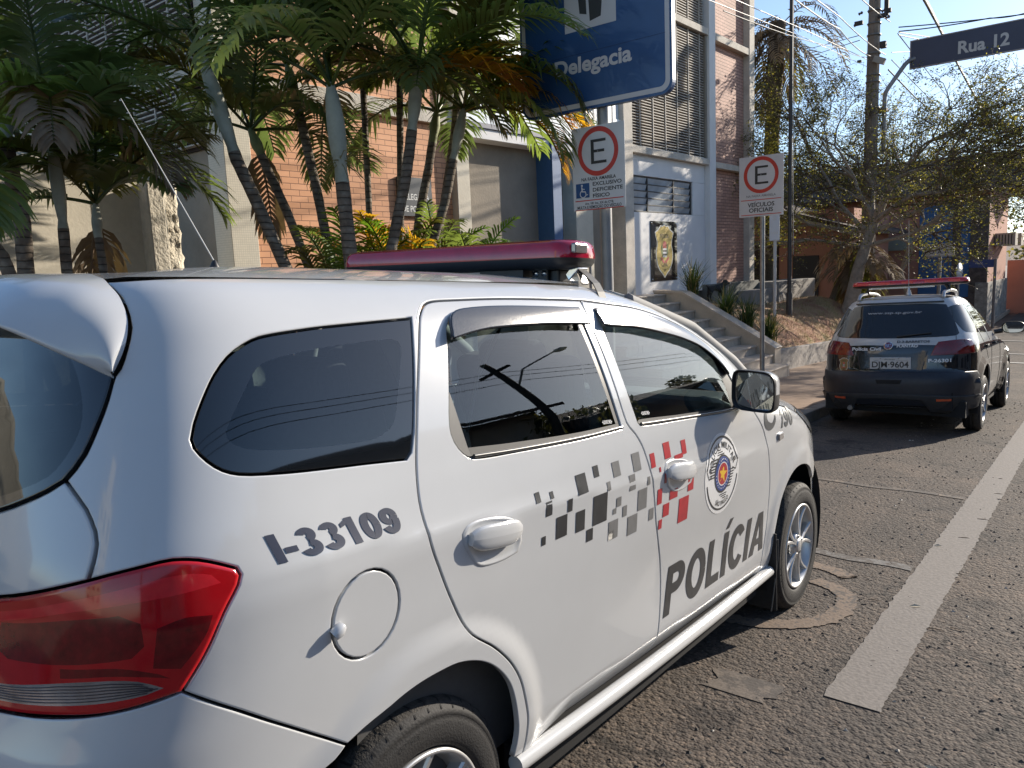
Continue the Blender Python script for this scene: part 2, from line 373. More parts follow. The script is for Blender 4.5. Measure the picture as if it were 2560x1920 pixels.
def glyph(ch, t):
    """bold grotesque capitals and digits, cap height 1 -> [(verts, faces, layer)], width"""
    h = t/2; rc = lambda x0, x1, y0, y1: ([(x0, y0), (x1, y0), (x1, y1), (x0, y1)], [(0, 1, 2, 3)], 0)
    if ch in 'IÍ': return [rc(0, t, 0, 1)]+([([(.02, 1.07), (t*.75, 1.07), (t*1.45, 1.28), (.07+t*.4, 1.28)], [(0, 1, 2, 3)], 0)] if ch == 'Í' else []), t
    if ch == '-': return [rc(0, .30, .28, .28+t*.92)], .30
    if ch == 'L': return [rc(0, t, 0, 1), rc(t, .54, 0, t*.92)], .54
    if ch == 'P': return [rc(0, t, 0, 1), (*strip([(t, 1-h), (.34, 1-h)]+earc(.34, .70, .30-h+.0, .30-h, 88, -88)+[(.34, .40+h), (t, .40+h)], t), 0)], .64
    if ch == 'O': return [(*strip(earc(.37, .5, .37-h, .51-h, 0, 360, 48), t), 0)], .74
    if ch == '0': return [(*strip(earc(.27, .5, .27-h, .51-h, 0, 360, 44), t), 0)], .54
    if ch == 'C': return [(*strip(earc(.36, .5, .36-h, .51-h, 38, 322, 40), t), 0)], .68
    if ch == 'A':
        w_, s_, a_ = .74, t*1.08, t*.56; yi = .76; xe = lambda y: s_+(w_/2-s_)*y/yi
        return [([(0, 0), (s_, 0), (w_/2, yi), (w_/2-a_, 1)], [(0, 1, 2, 3)], 0), ([(w_-s_, 0), (w_, 0), (w_/2+a_, 1), (w_/2, yi)], [(0, 1, 2, 3)], 0), ([(w_/2-a_, 1), (w_/2, yi), (w_/2+a_, 1)], [(0, 1, 2)], 0), ([(xe(.20), .20), (w_-xe(.20), .20), (w_-xe(.36), .36), (xe(.36), .36)], [(0, 1, 2, 3)], 0)], w_
    if ch == '1': return [rc(.17, .17+t, 0, 1), ([(0, .68), (.17, .76), (.17, .95), (0, .83)], [(0, 1, 2, 3)], 0)], .17+t+.09
    if ch == '3': return [(*strip(earc(.26, .735, .235-h, .265-h, 165, -92), t), 0), (*strip(earc(.26, .285, .265-h, .285-h, 88, -168), t), 1)], .53
    if ch == '9': return [(*strip(earc(.265, .675, .265-h, .325-h, 0, 360, 40), t), 0), (*strip(earc(.235, .50, .295-h, .50-h, 5, -150), t), 1)], .53
    return [], .25
def gpieces(txt, bl, br, tl, t=.19, gap=.085, mi=0):
    """big livery lettering from stroke glyphs; bl, br, tl in (y, z)"""
    G_ = [glyph(c, t) for c in txt]; wd = sum(g_[1] for g_ in G_)+gap*(len(txt)-1); bl, br, tl = (np.array(q, float) for q in (bl, br, tl)); e1 = (br-bl)/wd; e2 = tl-bl; x = 0; out = ([], [])
    for g_, w_ in G_:
        for v, f, la in g_: out[la].append(([tuple(bl+e1*(a+x)+e2*b) for a, b in v], f, mi))
        x += w_+gap
    return out
def tpiece(txt, bl, br, tl, mi=0, bold=0.02, space=1.0, width=1.0):
    """text as a drape piece: bl, br, tl = (u,z) of baseline start, baseline end and cap-height start"""
    v, f, wd = text2d(txt, bold, 0, space); bl, br, tl = (np.array(q, float) for q in (bl, br, tl)); e1 = (br-bl)/wd; e2 = tl-bl
    return ([tuple(bl+e1*a+e2*b) for a, b in v], f, mi)
# ================================================================== MATERIALS for the cars
WHITE = mat('white_paint', (.54, .55, .56), .22, coat=.8, var=(3, .03), bump=(6, .004))
BLACKP = mat('black_plastic', (.018, .018, .02), .45, var=(30, .15))
RUBBER = mat('rubber', (.022, .021, .021), .75, var=(60, .25), bump=(180, .15))
RUBWORN = mat('worn_tread', (.055, .05, .045), .9, var=(45, .45), bump=(150, .3))
DARK = mat('dark_inside', (.012, .012, .013), .9)
CHROME = mat('chrome', (.75, .75, .76), .12, 1.0)
ALLOY = mat('alloy', (.58, .58, .58), .36, .6, var=(20, .08))
FRIT = mat('black_glass', (.006, .008, .011), .03, coat=.6, spec=.6)
GLASS = glass('window_glass', (.60, .72, .72), 1.3)
GLASSD = glass('tinted_glass', (.44, .54, .58), 1.5)
REDL = mat('red_lens', (.44, .007, .012), .10, coat=.35, var=(14, .12))
REDD = mat('dark_red_lens', (.16, .004, .007), .15, coat=.35, var=(60, .4))
REDB = mat('bright_red_lens', (.62, .02, .03), .12, coat=.35, var=(40, .15))
CLEARL = mat('clear_lens', (.38, .36, .36), .16, .5, coat=.8, var=(9, .5))
TRIM = mat('grey_trim', (.10, .098, .095), .6, var=(40, .1))
CLOTH = mat('seat_cloth', (.035, .036, .04), .9, var=(50, .2))
LINER = mat('light_lining', (.34, .33, .31), .8)
INKD = mat('dark_vinyl', (.028, .030, .034), .35, coat=.25, var=(18, .3))
INKG = mat('grey_vinyl', (.17, .17, .17), .35, coat=.25, var=(18, .12))
INKR = mat('red_vinyl', (.42, .018, .028), .35, coat=.25, var=(18, .2))
INKN = mat('navy_vinyl', (.035, .042, .07), .35, coat=.25)
INKW = mat('white_vinyl', (.72, .72, .72), .4, coat=.2)
INKY = mat('yellow_vinyl', (.75, .47, .03), .4)
INKB = mat('blue_vinyl', (.02, .05, .22), .4)

def wheel(name, parent, c, R_=.325, width=.195, rim=.213, side=1, spokes=5, rot=0.0, detail=True, twin=True, alloy=None):
    """tyre (lathe, grooved shoulder) with alloy rim; side=+1 outer face towards +X"""
    alloy = alloy or ALLOY
    x1 = 0.0; xm = -width*side
    root = MB()
    prof = [(rim, -.012), (rim+.010, .000), (rim+.018, .0055), (rim+.04, .0045), (rim+.060, .006), (R_-.045, .004), (R_-.034, .0005), (R_-.030, .0030), (R_-.021, -.004), (R_-.010, -.014), (R_-.003, -.026),
            (R_, -.045), (R_+.001, -width*.38), (R_-.005, -width*.385), (R_-.005, -width*.42), (R_+.001, -width*.425), (R_+.001, -width*.60), (R_-.005, -width*.605), (R_-.005, -width*.64), (R_, -width*.645), (R_-.002, -width+.045), (R_-.02, -width+.012), (R_-.06, -width), (rim, -width+.01)]
    n = 96
    root.lathe(prof, c, (side, 0, 0), n)
    for i, f in enumerate(root.f):
        if i//n in (9, 10, 11, 12): root.m[i] = 1
    if detail:                                   # shoulder sipes and raised sidewall lettering
        mb = root; c = Vector(c); m = 44
        for k in range(m):
            a = 2*math.pi*k/m; er = Vector((0, math.cos(a), math.sin(a))); et = Vector((0, -math.sin(a), math.cos(a)))
            for r_, h_, L in ((R_-.0125, -.011, .014), (R_-.002, -.045, .026)):
                pass
            mb.add([c+er*(R_-.0195)+Vector((side*-.004+side*.0012, 0, 0))-et*.0022, c+er*(R_-.0195)+Vector((side*-.004+side*.0012, 0, 0))+et*.0022,
                    c+er*(R_-.002)+Vector((side*-.025, 0, 0))+et*.0026, c+er*(R_-.002)+Vector((side*-.025, 0, 0))-et*.0026], [(0, 1, 2, 3)], 2)
            mb.add([c+er*(R_-.0015)+Vector((side*-.0255, 0, 0))-et*.0026, c+er*(R_-.0015)+Vector((side*-.0255, 0, 0))+et*.0026,
                    c+er*(R_+.0022)+Vector((side*-.07, 0, 0))+et*.0075, c+er*(R_+.0022)+Vector((side*-.07, 0, 0))+et*.0022], [(0, 1, 2, 3)], 2)
    ty = root.build('tyre', [RUBBER, RUBWORN, DARK], parent)
    if detail:
        lt = MB()
        for txt, a0, r_, hgt in (('OUTSIDE', 96, R_-.062, .011), ('195/65 R15', -72, R_-.062, .017), ('195/65 R15', 200, R_-.062, .017)):
            v, f, wd = text2d(txt, .0, 0, 1.1)
            tot = wd*hgt/r_; vs = []
            for a_, b_ in v:
                ang = R(a0)+ (tot/2-a_*hgt/r_)*side; rr = r_+b_*hgt
                vs.append(c+Vector((side*.0075, rr*math.cos(ang), rr*math.sin(ang))))
            lt.add(vs, f)
        lt.build('lettering', mat('rubber_raised', (.05, .05, .05), .55), ty)
    rb = MB()
    rp = [(rim-.004, -.014), (rim+.002, -.004), (rim+.001, .004), (rim-.006, .006), (rim-.012, .000), (rim-.018, -.014), (rim-.03, -.05), (rim-.035, -width*.75)]
    rb.lathe(rp, c, (side, 0, 0), 72)
    C = Vector(c); X = Vector((side, 0, 0))
    def P(r_, a, h): return C+X*h+Vector((0, math.cos(a), math.sin(a)))*r_
    for k in range(spokes):
        a = rot+2*math.pi*k/spokes
        for sgn in ((-1, 1) if twin else (0,)):
            da, do = (.085, .27) if twin else (0, 0)
            secs = []
            for t in (0, .25, .5, .75, 1.0):
                r_ = .045+(rim-.010-.045)*t; ang = a+sgn*(da+(do-da)*t**1.3); wv = (.016+.003*t if twin else .026-.006*t); h = -.006-.016*math.sin(t*math.pi*.5)+.018*t*t
                wa = wv/r_
                secs.append([P(r_, ang-wa*.5, h-.002), P(r_, ang-wa*.3, h+.005), P(r_, ang+wa*.3, h+.005), P(r_, ang+wa*.5, h-.002), P(r_, ang+wa*.42, h-.034), P(r_, ang-wa*.42, h-.034)])
            for i in range(len(secs)-1):
                A, B = secs[i], secs[i+1]
                rb.add(A+B, [(j, (j+1) % 6, 6+(j+1) % 6, 6+j) for j in range(6)], 0, False)
    rb.lathe([(.066, -.03), (.064, -.012), (.056, -.006), (.034, -.004), (.032, .001), (.028, .003), (0.0005, .004)], c, (side, 0, 0), 40)
    rm = rb.build('rim', [alloy], parent)
    nb = MB()
    for k in range(5):
        a = rot+.3+2*math.pi*k/5; nb.lathe([(.009, -.004), (.009, .004), (.0005, .005)], P(.047, a, -.006), X, 10)
    nb.build('wheel_nut', mat('nut_steel', (.3, .3, .31), .35, .9), rm)
    bk = MB(); bk.lathe([(rim-.03, -.075), (.0005, -.075)], c, (side, 0, 0), 40)
    bk.lathe([(.135, -.055), (.135, -.05), (.0005, -.049)], c, (side, 0, 0), 40, 1)
    bk.build('brake_disc', [DARK, mat('disc_steel', (.18, .17, .16), .4, .8)], parent)
    return ty

# ================================================================== THE WHITE POLICE VAN
def build_van():
    van = thing('police_van', 'white police van with red roof light bar and POLÍCIA lettering in the foreground', 'police van', (0, 0, 0), grav=False)
    RA, FA = (-.05, .40, .33), (2.58, .39, .365)          # wheel arch centres (y, z) and radii
    def bumps(y, z):
        o = 0
        for (cy, cz, r_) in (RA, FA):
            d = np.sqrt((y-cy)**2+(z-cz)**2)-r_; tt = np.clip((.115-d)/.07, 0, 1); o = o+.011*tt*tt*(3-2*tt)*(np.clip((z-.25)/.2, 0, 1))
        zc = 1.082-.115*np.clip(y+.35, 0, 3.2)*.62; dz = z-zc                    # shoulder crease, falling towards the nose
        o = o+.010*np.where(dz > 0, np.exp(-dz/.035), np.exp(dz/.16))*np.clip((y+.55)/.2, 0, 1)*np.clip((2.3-y)/.6, 0, 1)
        zl = .435-.045*np.clip(y-.38, 0, 2)                                       # lower door crease
        dl = z-zl; o = o-.034*np.clip(-dl/.09, 0, 1)*np.clip((y-.34)/.22, 0, 1)*np.clip((2.15-y)/.1, 0, 1)
        o = o-.009*np.exp(-((z-.62)/.13)**2)*np.clip((y-.45)/.6, 0, 1)**2*np.clip((2.1-y)/.5, 0, 1)   # hollow of the door skins
        return o
    S = Surf(W=pchip([.15,.20,.28,.34,.40,.5,.7,.9,1.02,1.08,1.15,1.2,1.3,1.4,1.48,1.54,1.58,1.61,1.63,1.645],
                     [.78,.80,.82,.838,.848,.853,.862,.868,.868,.860,.843,.828,.797,.760,.725,.695,.665,.628,.57,.49]),
             YR=pchip([.15,.3,.45,.58,.72,.80,.86,.92,1.0,1.1,1.2,1.3,1.45,1.55,1.61,1.645], [-.82,-.87,-.885,-.885,-.88,-.87,-.845,-.825,-.815,-.80,-.77,-.735,-.68,-.64,-.60,-.53]),
             YF=pchip([.15,.3,.5,.7,.8,.9,1.0,1.06,1.10,1.14,1.2,1.3,1.4,1.5,1.58,1.61,1.645], [3.40,3.47,3.50,3.48,3.45,3.38,3.16,2.95,2.78,2.62,2.50,2.32,2.12,1.88,1.62,1.45,1.15]),
             LF=pchip([.15,.9,1.06,1.2,1.4,1.6,1.645], [.9,1.0,1.0,.8,.7,.75,.7]), YC=-.20, NR=4.6, bumps=bumps)
    uc = S.uc
    uold = lambda n: np.where(n >= S.YC, n, S.YC-.55*(np.maximum(0, S.YC-n)/.62)**(S.NR/2)*math.pi/2)
    # ---- outlines in (u, z)
    gapT = [(-0.710,1.615), (-0.671,1.598), (-0.637,1.583), (-0.604,1.548), (-0.595,1.527), (-0.605,1.490), (-0.623,1.456), (-0.639,1.443)]
    gl_side = [(-0.655,1.398), (-0.677,1.353), (-0.701,1.311), (-0.724,1.286), (-0.747,1.267)]
    tg = [(-0.708,1.243), (-0.678,1.223), (-0.648,1.189), (-0.641,1.170), (-0.645,1.140), (-0.654,1.114)]
    lamp_top = [(-0.600,1.123), (-0.515,1.134), (-0.460,1.138), (-0.405,1.131), (-0.365,1.118), (-0.336,1.105), (-0.330,1.092)]
    lamp_fr = [(-0.335,1.076), (-0.362,1.035), (-0.392,0.977), (-0.439,0.915)]
    bsplit = [(-0.439,0.915), (-0.286,0.816), (-0.209,0.682)]
    arch = [(-0.209,0.682), (-0.203,0.696), (-.196,.711), (-.152,.721), (-.102,.727), (-.044,.728), (.017,.724), (.083,.704), (.135,.676), (.183,.635), (.222,.585), (.247,.524), (.262,.453), (.262,.416), (.255,.36)]
    rdL = [(.226,1.571), (.159,1.568), (.128,1.56), (.105,1.543), (.086,1.521), (.004,1.361), (-.045,1.24), (-.066,1.17), (-.074,1.11), (-.066,1.038), (-.037,.968), (0.0,.889), (.047,.805), (.072,.775), (.104,.75), (.144,.721), (.185,.685), (.228,.639), (.266,.581), (.292,.512), (.305,.457), (.305,.409), (.300,.352)]
    dtop = [(.469,1.574), (.845,1.566), (.998,1.553), (1.171,1.537), (1.336,1.508), (1.499,1.465), (1.62,1.418), (1.797,1.327), (1.835,1.277)]
    BR = [(.845,1.566), (.842,1.532), (.842,1.473), (.851,1.393), (.864,1.26), (.875,1.18), (.887,1.162), (.912,1.138), (.938,1.096), (.958,1.034), (.980,.961), (.997,.896), (1.014,.829), (1.042,.759), (1.080,.662), (1.094,.568), (1.081,.419), (1.060,.33)]
    fdF = [(1.907,1.103), (1.962,1.053), (2.019,.995), (2.079,.896), (2.122,.773), (2.131,.707), (2.13,.623), (2.124,.539), (2.109,.466), (2.098,.408), (2.09,.318)]
    ybz = [(1.60,1.08), (1.565,1.24), (1.54,1.36), (1.51,1.50), (1.465,1.63), (1.42,1.74), (1.33,1.90), (1.277,1.99), (1.20,2.09), (1.12,2.20)]     # A-pillar / windscreen edge: z, y
    qwin = [(.062,1.529), (-.177,1.519), (-0.205,1.514), (-0.254,1.503), (-0.286,1.490), (-0.322,1.470), (-0.358,1.438), (-0.390,1.395), (-0.412,1.356), (-0.420,1.330), (-0.413,1.315), (-0.384,1.290), (-0.352,1.271), (-0.320,1.260), (-0.280,1.253), (-0.228,1.244), (-.185,1.231), (-.080,1.222), (-.062,1.235), (-.01,1.355)]
    qgl = [(-.027,1.484), (-.006,1.477), (-.004,1.462), (-.027,1.417), (-.074,1.331), (-.092,1.304), (-.123,1.286), (-.17,1.277), (-0.225,1.285), (-0.284,1.297), (-0.308,1.304), (-0.330,1.315), (-0.340,1.326), (-0.341,1.338), (-0.317,1.375), (-0.288,1.418), (-0.269,1.444), (-0.251,1.456), (-0.223,1.465), (-0.201,1.475)]
    rop = [(.19,1.512), (.225,1.531), (.30,1.538), (.45,1.538), (.806,1.527), (.806,1.48), (.826,1.30), (.842,1.168), (.893,1.150), (.889,1.162)]
    rop = [(.205,1.525), (.26,1.536), (.45,1.538), (.800,1.527), (.806,1.45), (.822,1.30), (.838,1.166), (.60,1.168), (.30,1.180), (.135,1.190), (.104,1.206), (.083,1.236), (.080,1.272), (.112,1.356), (.155,1.455), (.175,1.50)]
    fop = [(.905,1.522), (1.085,1.516), (1.25,1.495), (1.40,1.462), (1.55,1.408), (1.68,1.335), (1.76,1.262), (1.80,1.20), (1.835,1.125), (1.70,1.120), (1.25,1.143), (.96,1.160), (.945,1.171), (.925,1.30), (.908,1.44)]
    hood_l = [(1.93,1.105), (2.20,1.085), (2.40,1.055), (2.568,1.01)]
    # ---- body side (quarter, pillars and roof rail in one pressing), both sides
    upper = [(-0.441,1.622), (-.2,1.625), (.4,1.625), (.8,1.620), (1.0,1.612)]
    side = gapT[::-1]
    A = [(-0.710,1.615)]+upper+[(y, z) for z, y in ybz]+[(1.95,1.113), (1.90,1.11), (1.86,1.20)]+[dtop[-1]]+dtop[::-1][1:]+rdL+[(.255,.36)]+arch[::-1][1:]+[bsplit[1]]+lamp_fr[::-1]+lamp_top[::-1]+tg[::-1]+gl_side[::-1]+gapT[::-1][:-1]
    fuel = [(-.252+.090*math.cos(t), .936+.091*math.sin(t)) for t in np.linspace(0, 2*math.pi, 28, endpoint=False)]; fuel = [(float(uold(S.uy(a_, b_))), b_) for a_, b_ in fuel]
    body = panel(S, 'body', A, WHITE, van, holes=[qwin, fuel], h=.02)
    panel(S, 'body', A, WHITE, van, holes=[qwin], h=.05, mirror=True)
    dk = MB()
    # ---- fuel flap with its pull tab
    ff = panel(S, 'fuel_flap', fuel, WHITE, van, h=.03, sm=False, gap=.003)
    q = S.pn(S.uy(-.338, .927), .927); n = S.nrm(S.uy(-.338, .927), .927); a = Vector(q)+Vector(n)*.006; t = MB()
    t.tube([a+Vector((0, -.006, -.003)), a+Vector((.003, .004, .004)), a+Vector((.001, .016, .010))], [.012, .015, .010], 10); t.build('pull_tab', WHITE, ff)
    pk = MB(); pk.prism(ell(0, 0, .095, .098, 28), S.pn(S.uy(-.252, .936), .936)-np.array([.022, 0, 0]), (0, 1, 0), (0, 0, 1), (-.004, 0, 0)); pk.build('fuel_recess', DARK, ff)
    # ---- glazing of the quarter
    for mir in (None, True):
        panel(S, 'quarter_window', qwin, [FRIT, GLASSD], van, inner=[(qgl, 1)], off=-.002, gap=.003, lip=.001, flange=.004, h=.04, mirror=mir)
    # ---- rear and front doors
    rd = rdL+[(.60,.338), (1.060,.330)]+BR[::-1][1:]+[(.469,1.574)]
    rdoor = panel(S, 'rear_door', rd, WHITE, van, holes=[rop], h=.018); panel(S, 'rear_door', rd, WHITE, van, holes=[rop], h=.05, mirror=True)
    fd = BR+[(1.5,.323), (2.09,.318)]+fdF[::-1][1:]+[(1.87,1.108), (1.842,1.20), (1.835,1.277)]+dtop[::-1][1:-1]
    fdoor = panel(S, 'front_door', fd, WHITE, van, holes=[fop], h=.02); panel(S, 'front_door', fd, WHITE, van, holes=[fop], h=.05, mirror=True)
    rtri = [(.112,1.356), (.080,1.272), (.083,1.236), (.104,1.206), (.135,1.190), (.127,1.216)]
    rstrip = [(.135,1.190), (.30,1.180), (.60,1.168), (.838,1.166), (.836,1.183), (.60,1.187), (.30,1.203), (.127,1.216)]
    rpost = [(.806,1.45), (.800,1.527), (.778,1.526), (.781,1.46), (.80,1.30), (.815,1.184), (.837,1.183), (.822,1.30)]
    for mir, pd in ((None, rdoor), (True, van)):
        panel(S, 'rear_door_window', rop, [GLASS, TRIM, BLACKP], pd, inner=[(rtri, 1), (rstrip, 2), (rpost, 2)], off=-.005, gap=.001, lip=.001, flange=.004, h=.05, mirror=mir)
    fstrip = [(.945,1.171), (.96,1.160), (1.25,1.143), (1.70,1.120), (1.835,1.125), (1.825,1.142), (1.70,1.137), (1.25,1.160), (.962,1.178)]
    ftri = [(1.835,1.125), (1.80,1.20), (1.76,1.262), (1.68,1.335), (1.664,1.325), (1.70,1.22), (1.71,1.137)]
    for mir, pd in ((None, fdoor), (True, van)):
        panel(S, 'front_door_window', fop, [GLASS, BLACKP, BLACKP], pd, inner=[(fstrip, 1), (ftri, 2)], off=-.005, gap=.001, lip=.001, flange=.004, h=.05, mirror=mir)
    rub = mat('window_rubber', (.05, .05, .052), .35, coat=.3)
    for pd, pts in ((rdoor, rstrip[:4]), (fdoor, fstrip[1:5])):
        m = MB(); m.tube([Vector(S.pt(u, z+.004))+Vector(S.nrm(u, z))*.001 for u, z in smooth_poly(pts, step=.06)[:int(len(smooth_poly(pts, step=.06))*.55)] if True], .0055, 6); m.build('window_rubber', rub, pd)
    # ---- rain visors
    VIS = mat('smoked_acrylic', (.016, .018, .024), .10, coat=.8, var=(90, .5), bump=(220, .035))
    rv = [(.152,1.466), (.168,1.50), (.20,1.533), (.26,1.547), (.447,1.552), (.803,1.541), (.802,1.482), (.691,1.488), (.562,1.491), (.33,1.488), (.236,1.479)]
    fv = [(.897,1.538), (1.085,1.528), (1.314,1.496), (1.475,1.456), (1.60,1.40), (1.70,1.335), (1.765,1.262), (1.735,1.257), (1.66,1.315), (1.55,1.370), (1.40,1.412), (1.27,1.436), (1.088,1.463), (.928,1.474), (.887,1.480)]
    def voff(base):
        return lambda u, z: .006+.020*np.clip((base(u)-z)/.07, 0, 1)
    panel(S, 'rain_visor', rv, VIS, rdoor, off=voff(lambda u: 1.552), gap=0, lip=.004, flange=.007, h=.03)
    ft = pchip([q_[0] for q_ in fv[:7]], [q_[1] for q_ in fv[:7]])
    panel(S, 'rain_visor', fv, VIS, fdoor, off=voff(lambda u: ft(u)), gap=0, lip=.004, flange=.007, h=.03)
    # ---- fender, bumpers, sill
    fa = [(2.205,.30), (2.205,.42), (2.226,.514), (2.271,.622), (2.324,.68), (2.39,.722), (2.46,.745), (2.553,.75), (2.663,.73), (2.75,.69), (2.815,.63)]
    fe = fdF[:-1]+[(2.09,.30), (2.205,.30)]+fa[1:]+[(2.86,.66), (2.862,.80), (2.80,.915), (2.568,1.01)]+hood_l[::-1][1:]
    fender = panel(S, 'front_fender', fe, WHITE, van, h=.03); panel(S, 'front_fender', fe, WHITE, van, h=.06, mirror=True)
    ra2 = [(-0.215,0.662), (-.30,.60), (-.345,.53), (-.372,.45), (-.38,.36), (-.375,.24)]
    mirU = lambda P_: [(2*uc-u, z) for u, z in P_[::-1]]
    lowR = [(-.375,.22), (-.6,.20), (-.9,.20)]
    half = [(-.375,.22)]+ra2[::-1][1:]+[(-0.209,0.682), (-0.286,0.816), (-0.439,0.915), (-0.493,0.907), (-0.613,0.895), (-0.722,0.887), (-0.854,0.877), (-0.969,0.865)]
    panel(S, 'rear_bumper', [(-.9,.20), (-.6,.20)]+half+mirU(half)+[(2*uc+.6,.20), (2*uc+.9,.20)], WHITE, van, h=.04)
    # ---- tail lamps
    lamp = [(-0.964,1.039), (-0.883,1.063), (-0.739,1.097)]+lamp_top+lamp_fr+[(-0.476,0.911), (-0.527,0.904), (-0.609,0.896), (-0.700,0.891), (-0.777,0.885), (-0.854,0.878), (-0.968,0.868)]
    clear = [(-0.968,0.903), (-0.870,0.919), (-0.710,0.945), (-0.597,0.952), (-0.531,0.947), (-0.478,0.930), (-0.512,0.923), (-0.594,0.916), (-0.704,0.908), (-0.857,0.894), (-0.968,0.883)]
    dk1 = [(-0.864,1.025), (-0.712,1.048), (-0.578,1.058), (-0.530,1.043), (-0.521,1.005), (-0.547,0.987), (-0.631,0.981), (-0.844,0.967), (-0.882,0.981)]
    dk2 = [(-0.495,1.032), (-0.438,1.042), (-0.384,1.037), (-0.399,1.002), (-0.444,0.957), (-0.501,0.966)]
    band = [(-0.964,1.022), (-0.711,1.077), (-0.514,1.107), (-0.437,1.112), (-0.383,1.103), (-0.366,1.087), (-0.437,1.082), (-0.578,1.074), (-0.738,1.055), (-0.964,1.005)]
    rimp = [(-0.340,1.090), (-0.347,1.075), (-0.374,1.034), (-0.405,0.976), (-0.444,0.923), (-0.431,0.925), (-0.392,0.979), (-0.363,1.035), (-0.336,1.077), (-0.332,1.090)]
    red2 = [(-0.711,0.969), (-0.579,0.972), (-0.489,0.955), (-0.464,0.944), (-0.515,0.953), (-0.597,0.959), (-0.709,0.953)]
    for mir in (None, True):
        panel(S, 'tail_light', lamp, [REDL, CLEARL, REDD, REDB], van, inner=[(clear, 1), (dk1, 2), (dk2, 2), (band, 3), (rimp, 2), (red2, 2)], off=.004, gap=.003, lip=.006, flange=.02, h=.025, mirror=mir, step=.014)
    cl = np.array(clear); kk = int(np.argmax(cl[:, 0])); upb, lob = cl[:kk+1], cl[kk:][::-1]
    for k in range(6):
        t = (k+1)/7; us = np.linspace(-.88, cl[kk, 0]-.012-.010*abs(k-2), 16)
        zs_ = [float(np.interp(u, lob[:, 0], lob[:, 1])*(1-t)+np.interp(u, upb[:, 0], upb[:, 1])*t) for u in us]
        ll = MB(); ll.tube([Vector(S.pt(u, z))+Vector(S.nt(u, z))*.0042 for u, z in zip(us, zs_)], .0010, 4); ll.build('lens_rib', mat('lens_rib', (.05, .03, .03), .3), van)
    # ---- tailgate, rear window, spoiler
    glE = [(-0.639,1.443)]+gl_side
    glb = [(-0.791,1.247), (-0.854,1.223), (-0.914,1.201), (-0.995,1.176)]
    rw = glE+glb+mirU(glE+glb)+mirU([(-0.685,1.462), (-0.755,1.487), (-0.861,1.522), (-0.967,1.540), (-1.030,1.543)])
    rw += [(-1.030,1.543), (-0.967,1.540), (-0.861,1.522), (-0.755,1.487), (-0.685,1.462)]
    GLR = glass('dark_rear_glass', (.035, .04, .045), 1.25)
    rwo = panel(S, 'rear_window', rw, [FRIT, GLR], van, inner=[([(-0.771,1.283), (-0.850,1.247), (-0.995,1.206), (2*uc+.93,1.20), (2*uc+.80,1.235), (2*uc+.74,1.27), (2*uc+.70,1.36), (2*uc+.75,1.47), (2*uc+.84,1.515), (-0.902,1.517), (-0.786,1.474), (-0.718,1.369)], 1)], off=.003, gap=.002, lip=.002, flange=.01, h=.05)
    th = [(-0.654,1.114), (-0.645,1.140), (-0.641,1.170), (-0.648,1.189), (-0.678,1.223), (-0.708,1.243), (-0.747,1.267)]+glb
    tl = [(-0.996,0.881), (-0.964,1.039), (-0.883,1.063), (-0.739,1.097)]
    tgp = tl+th+mirU(tl+th)
    tail = panel(S, 'tailgate', tgp, WHITE, van, h=.04)
    m = MB(); lp = Vector(S.pt(uc, 1.0))
    m.box(-.26, .26, lp.y-.012, lp.y+.03, .985, 1.09, 0); m.box(-.20, .20, lp.y-.018, lp.y-.010, 1.0, 1.075, 1); m.build('licence_plate', [BLACKP, INKG], tail)
    T = np.linspace(0, 1, 25)                                            # spoiler: half width from fin tip to centre, mirrored
    gl_top = [(-0.639,1.443), (-0.685,1.462), (-0.755,1.487), (-0.861,1.522), (-0.967,1.540), (-1.030,1.543), (uc,1.545)]
    gp = np.array(gl_top); cu = np.r_[0, np.cumsum(np.linalg.norm(np.diff(gp, axis=0), axis=1))]; cu /= cu[-1]
    tp = np.array(gapT[::-1][:]+[(-.80,1.628), (uc,1.632)]); ct = np.r_[0, np.cumsum(np.linalg.norm(np.diff(tp, axis=0), axis=1))]; ct /= ct[-1]
    bot = [S.pt(np.interp(t, cu, gp[:, 0]), np.interp(t, cu, gp[:, 1])) for t in T]; top = []
    for t in T:
        tt = t**.8; top.append(S.pt(np.interp(tt, ct, tp[:, 0]), np.interp(tt, ct, tp[:, 1]))+.004*S.nt(np.interp(tt, ct, tp[:, 0]), min(1.62, np.interp(tt, ct, tp[:, 1]))))
    rows = []
    for i, t in enumerate(T):
        pr = .105*min(1, (t/.45))**.9+.006; lipp = bot[i]+np.array([0, -pr, .006+.022*min(1, t/.4)])
        A_, L_ = top[i], lipp; row = []
        for s_ in (0, .2, .4, .6, .8, .93, 1.0):
            b_ = .022*math.sin(math.pi*s_)*min(1, t*3+.25); P_ = A_+(L_-A_)*s_+np.array([.012*math.sin(math.pi*s_)*(1-t), -b_*.7, b_]); row.append(P_)
        row.append(lipp+np.array([0, .004, -.010])); row += [bot[i]+(row[-1]-bot[i])*.5+np.array([0, 0, -.004]), bot[i]]
        rows.append([Vector(q_) for q_ in row])
    allr = rows+[[Vector((-q_.x, q_.y, q_.z)) for q_ in r_] for r_ in rows[::-1][1:]]
    sp = MB().grid(allr, 0, True, flip=False); so = sp.build('roof_spoiler', WHITE, van)
    sb = so.modifiers.new('sub', 'SUBSURF'); sb.levels = 1; sb.render_levels = 2
    # ---- roof skin
    ou = [(u, 1.6225 if u < .9 else 1.6225-.0*(u-.9)) for u in np.linspace(-.675, 1.0, 50)]
    pts = [S.pt(uc*1.0*(1-t)+(-.675)*t, 1.6225)+np.array([0, .10*(1-t)**.5, 0]) for t in np.linspace(0, 1, 10)[:-1]]+[S.pt(u, z) for u, z in ou]
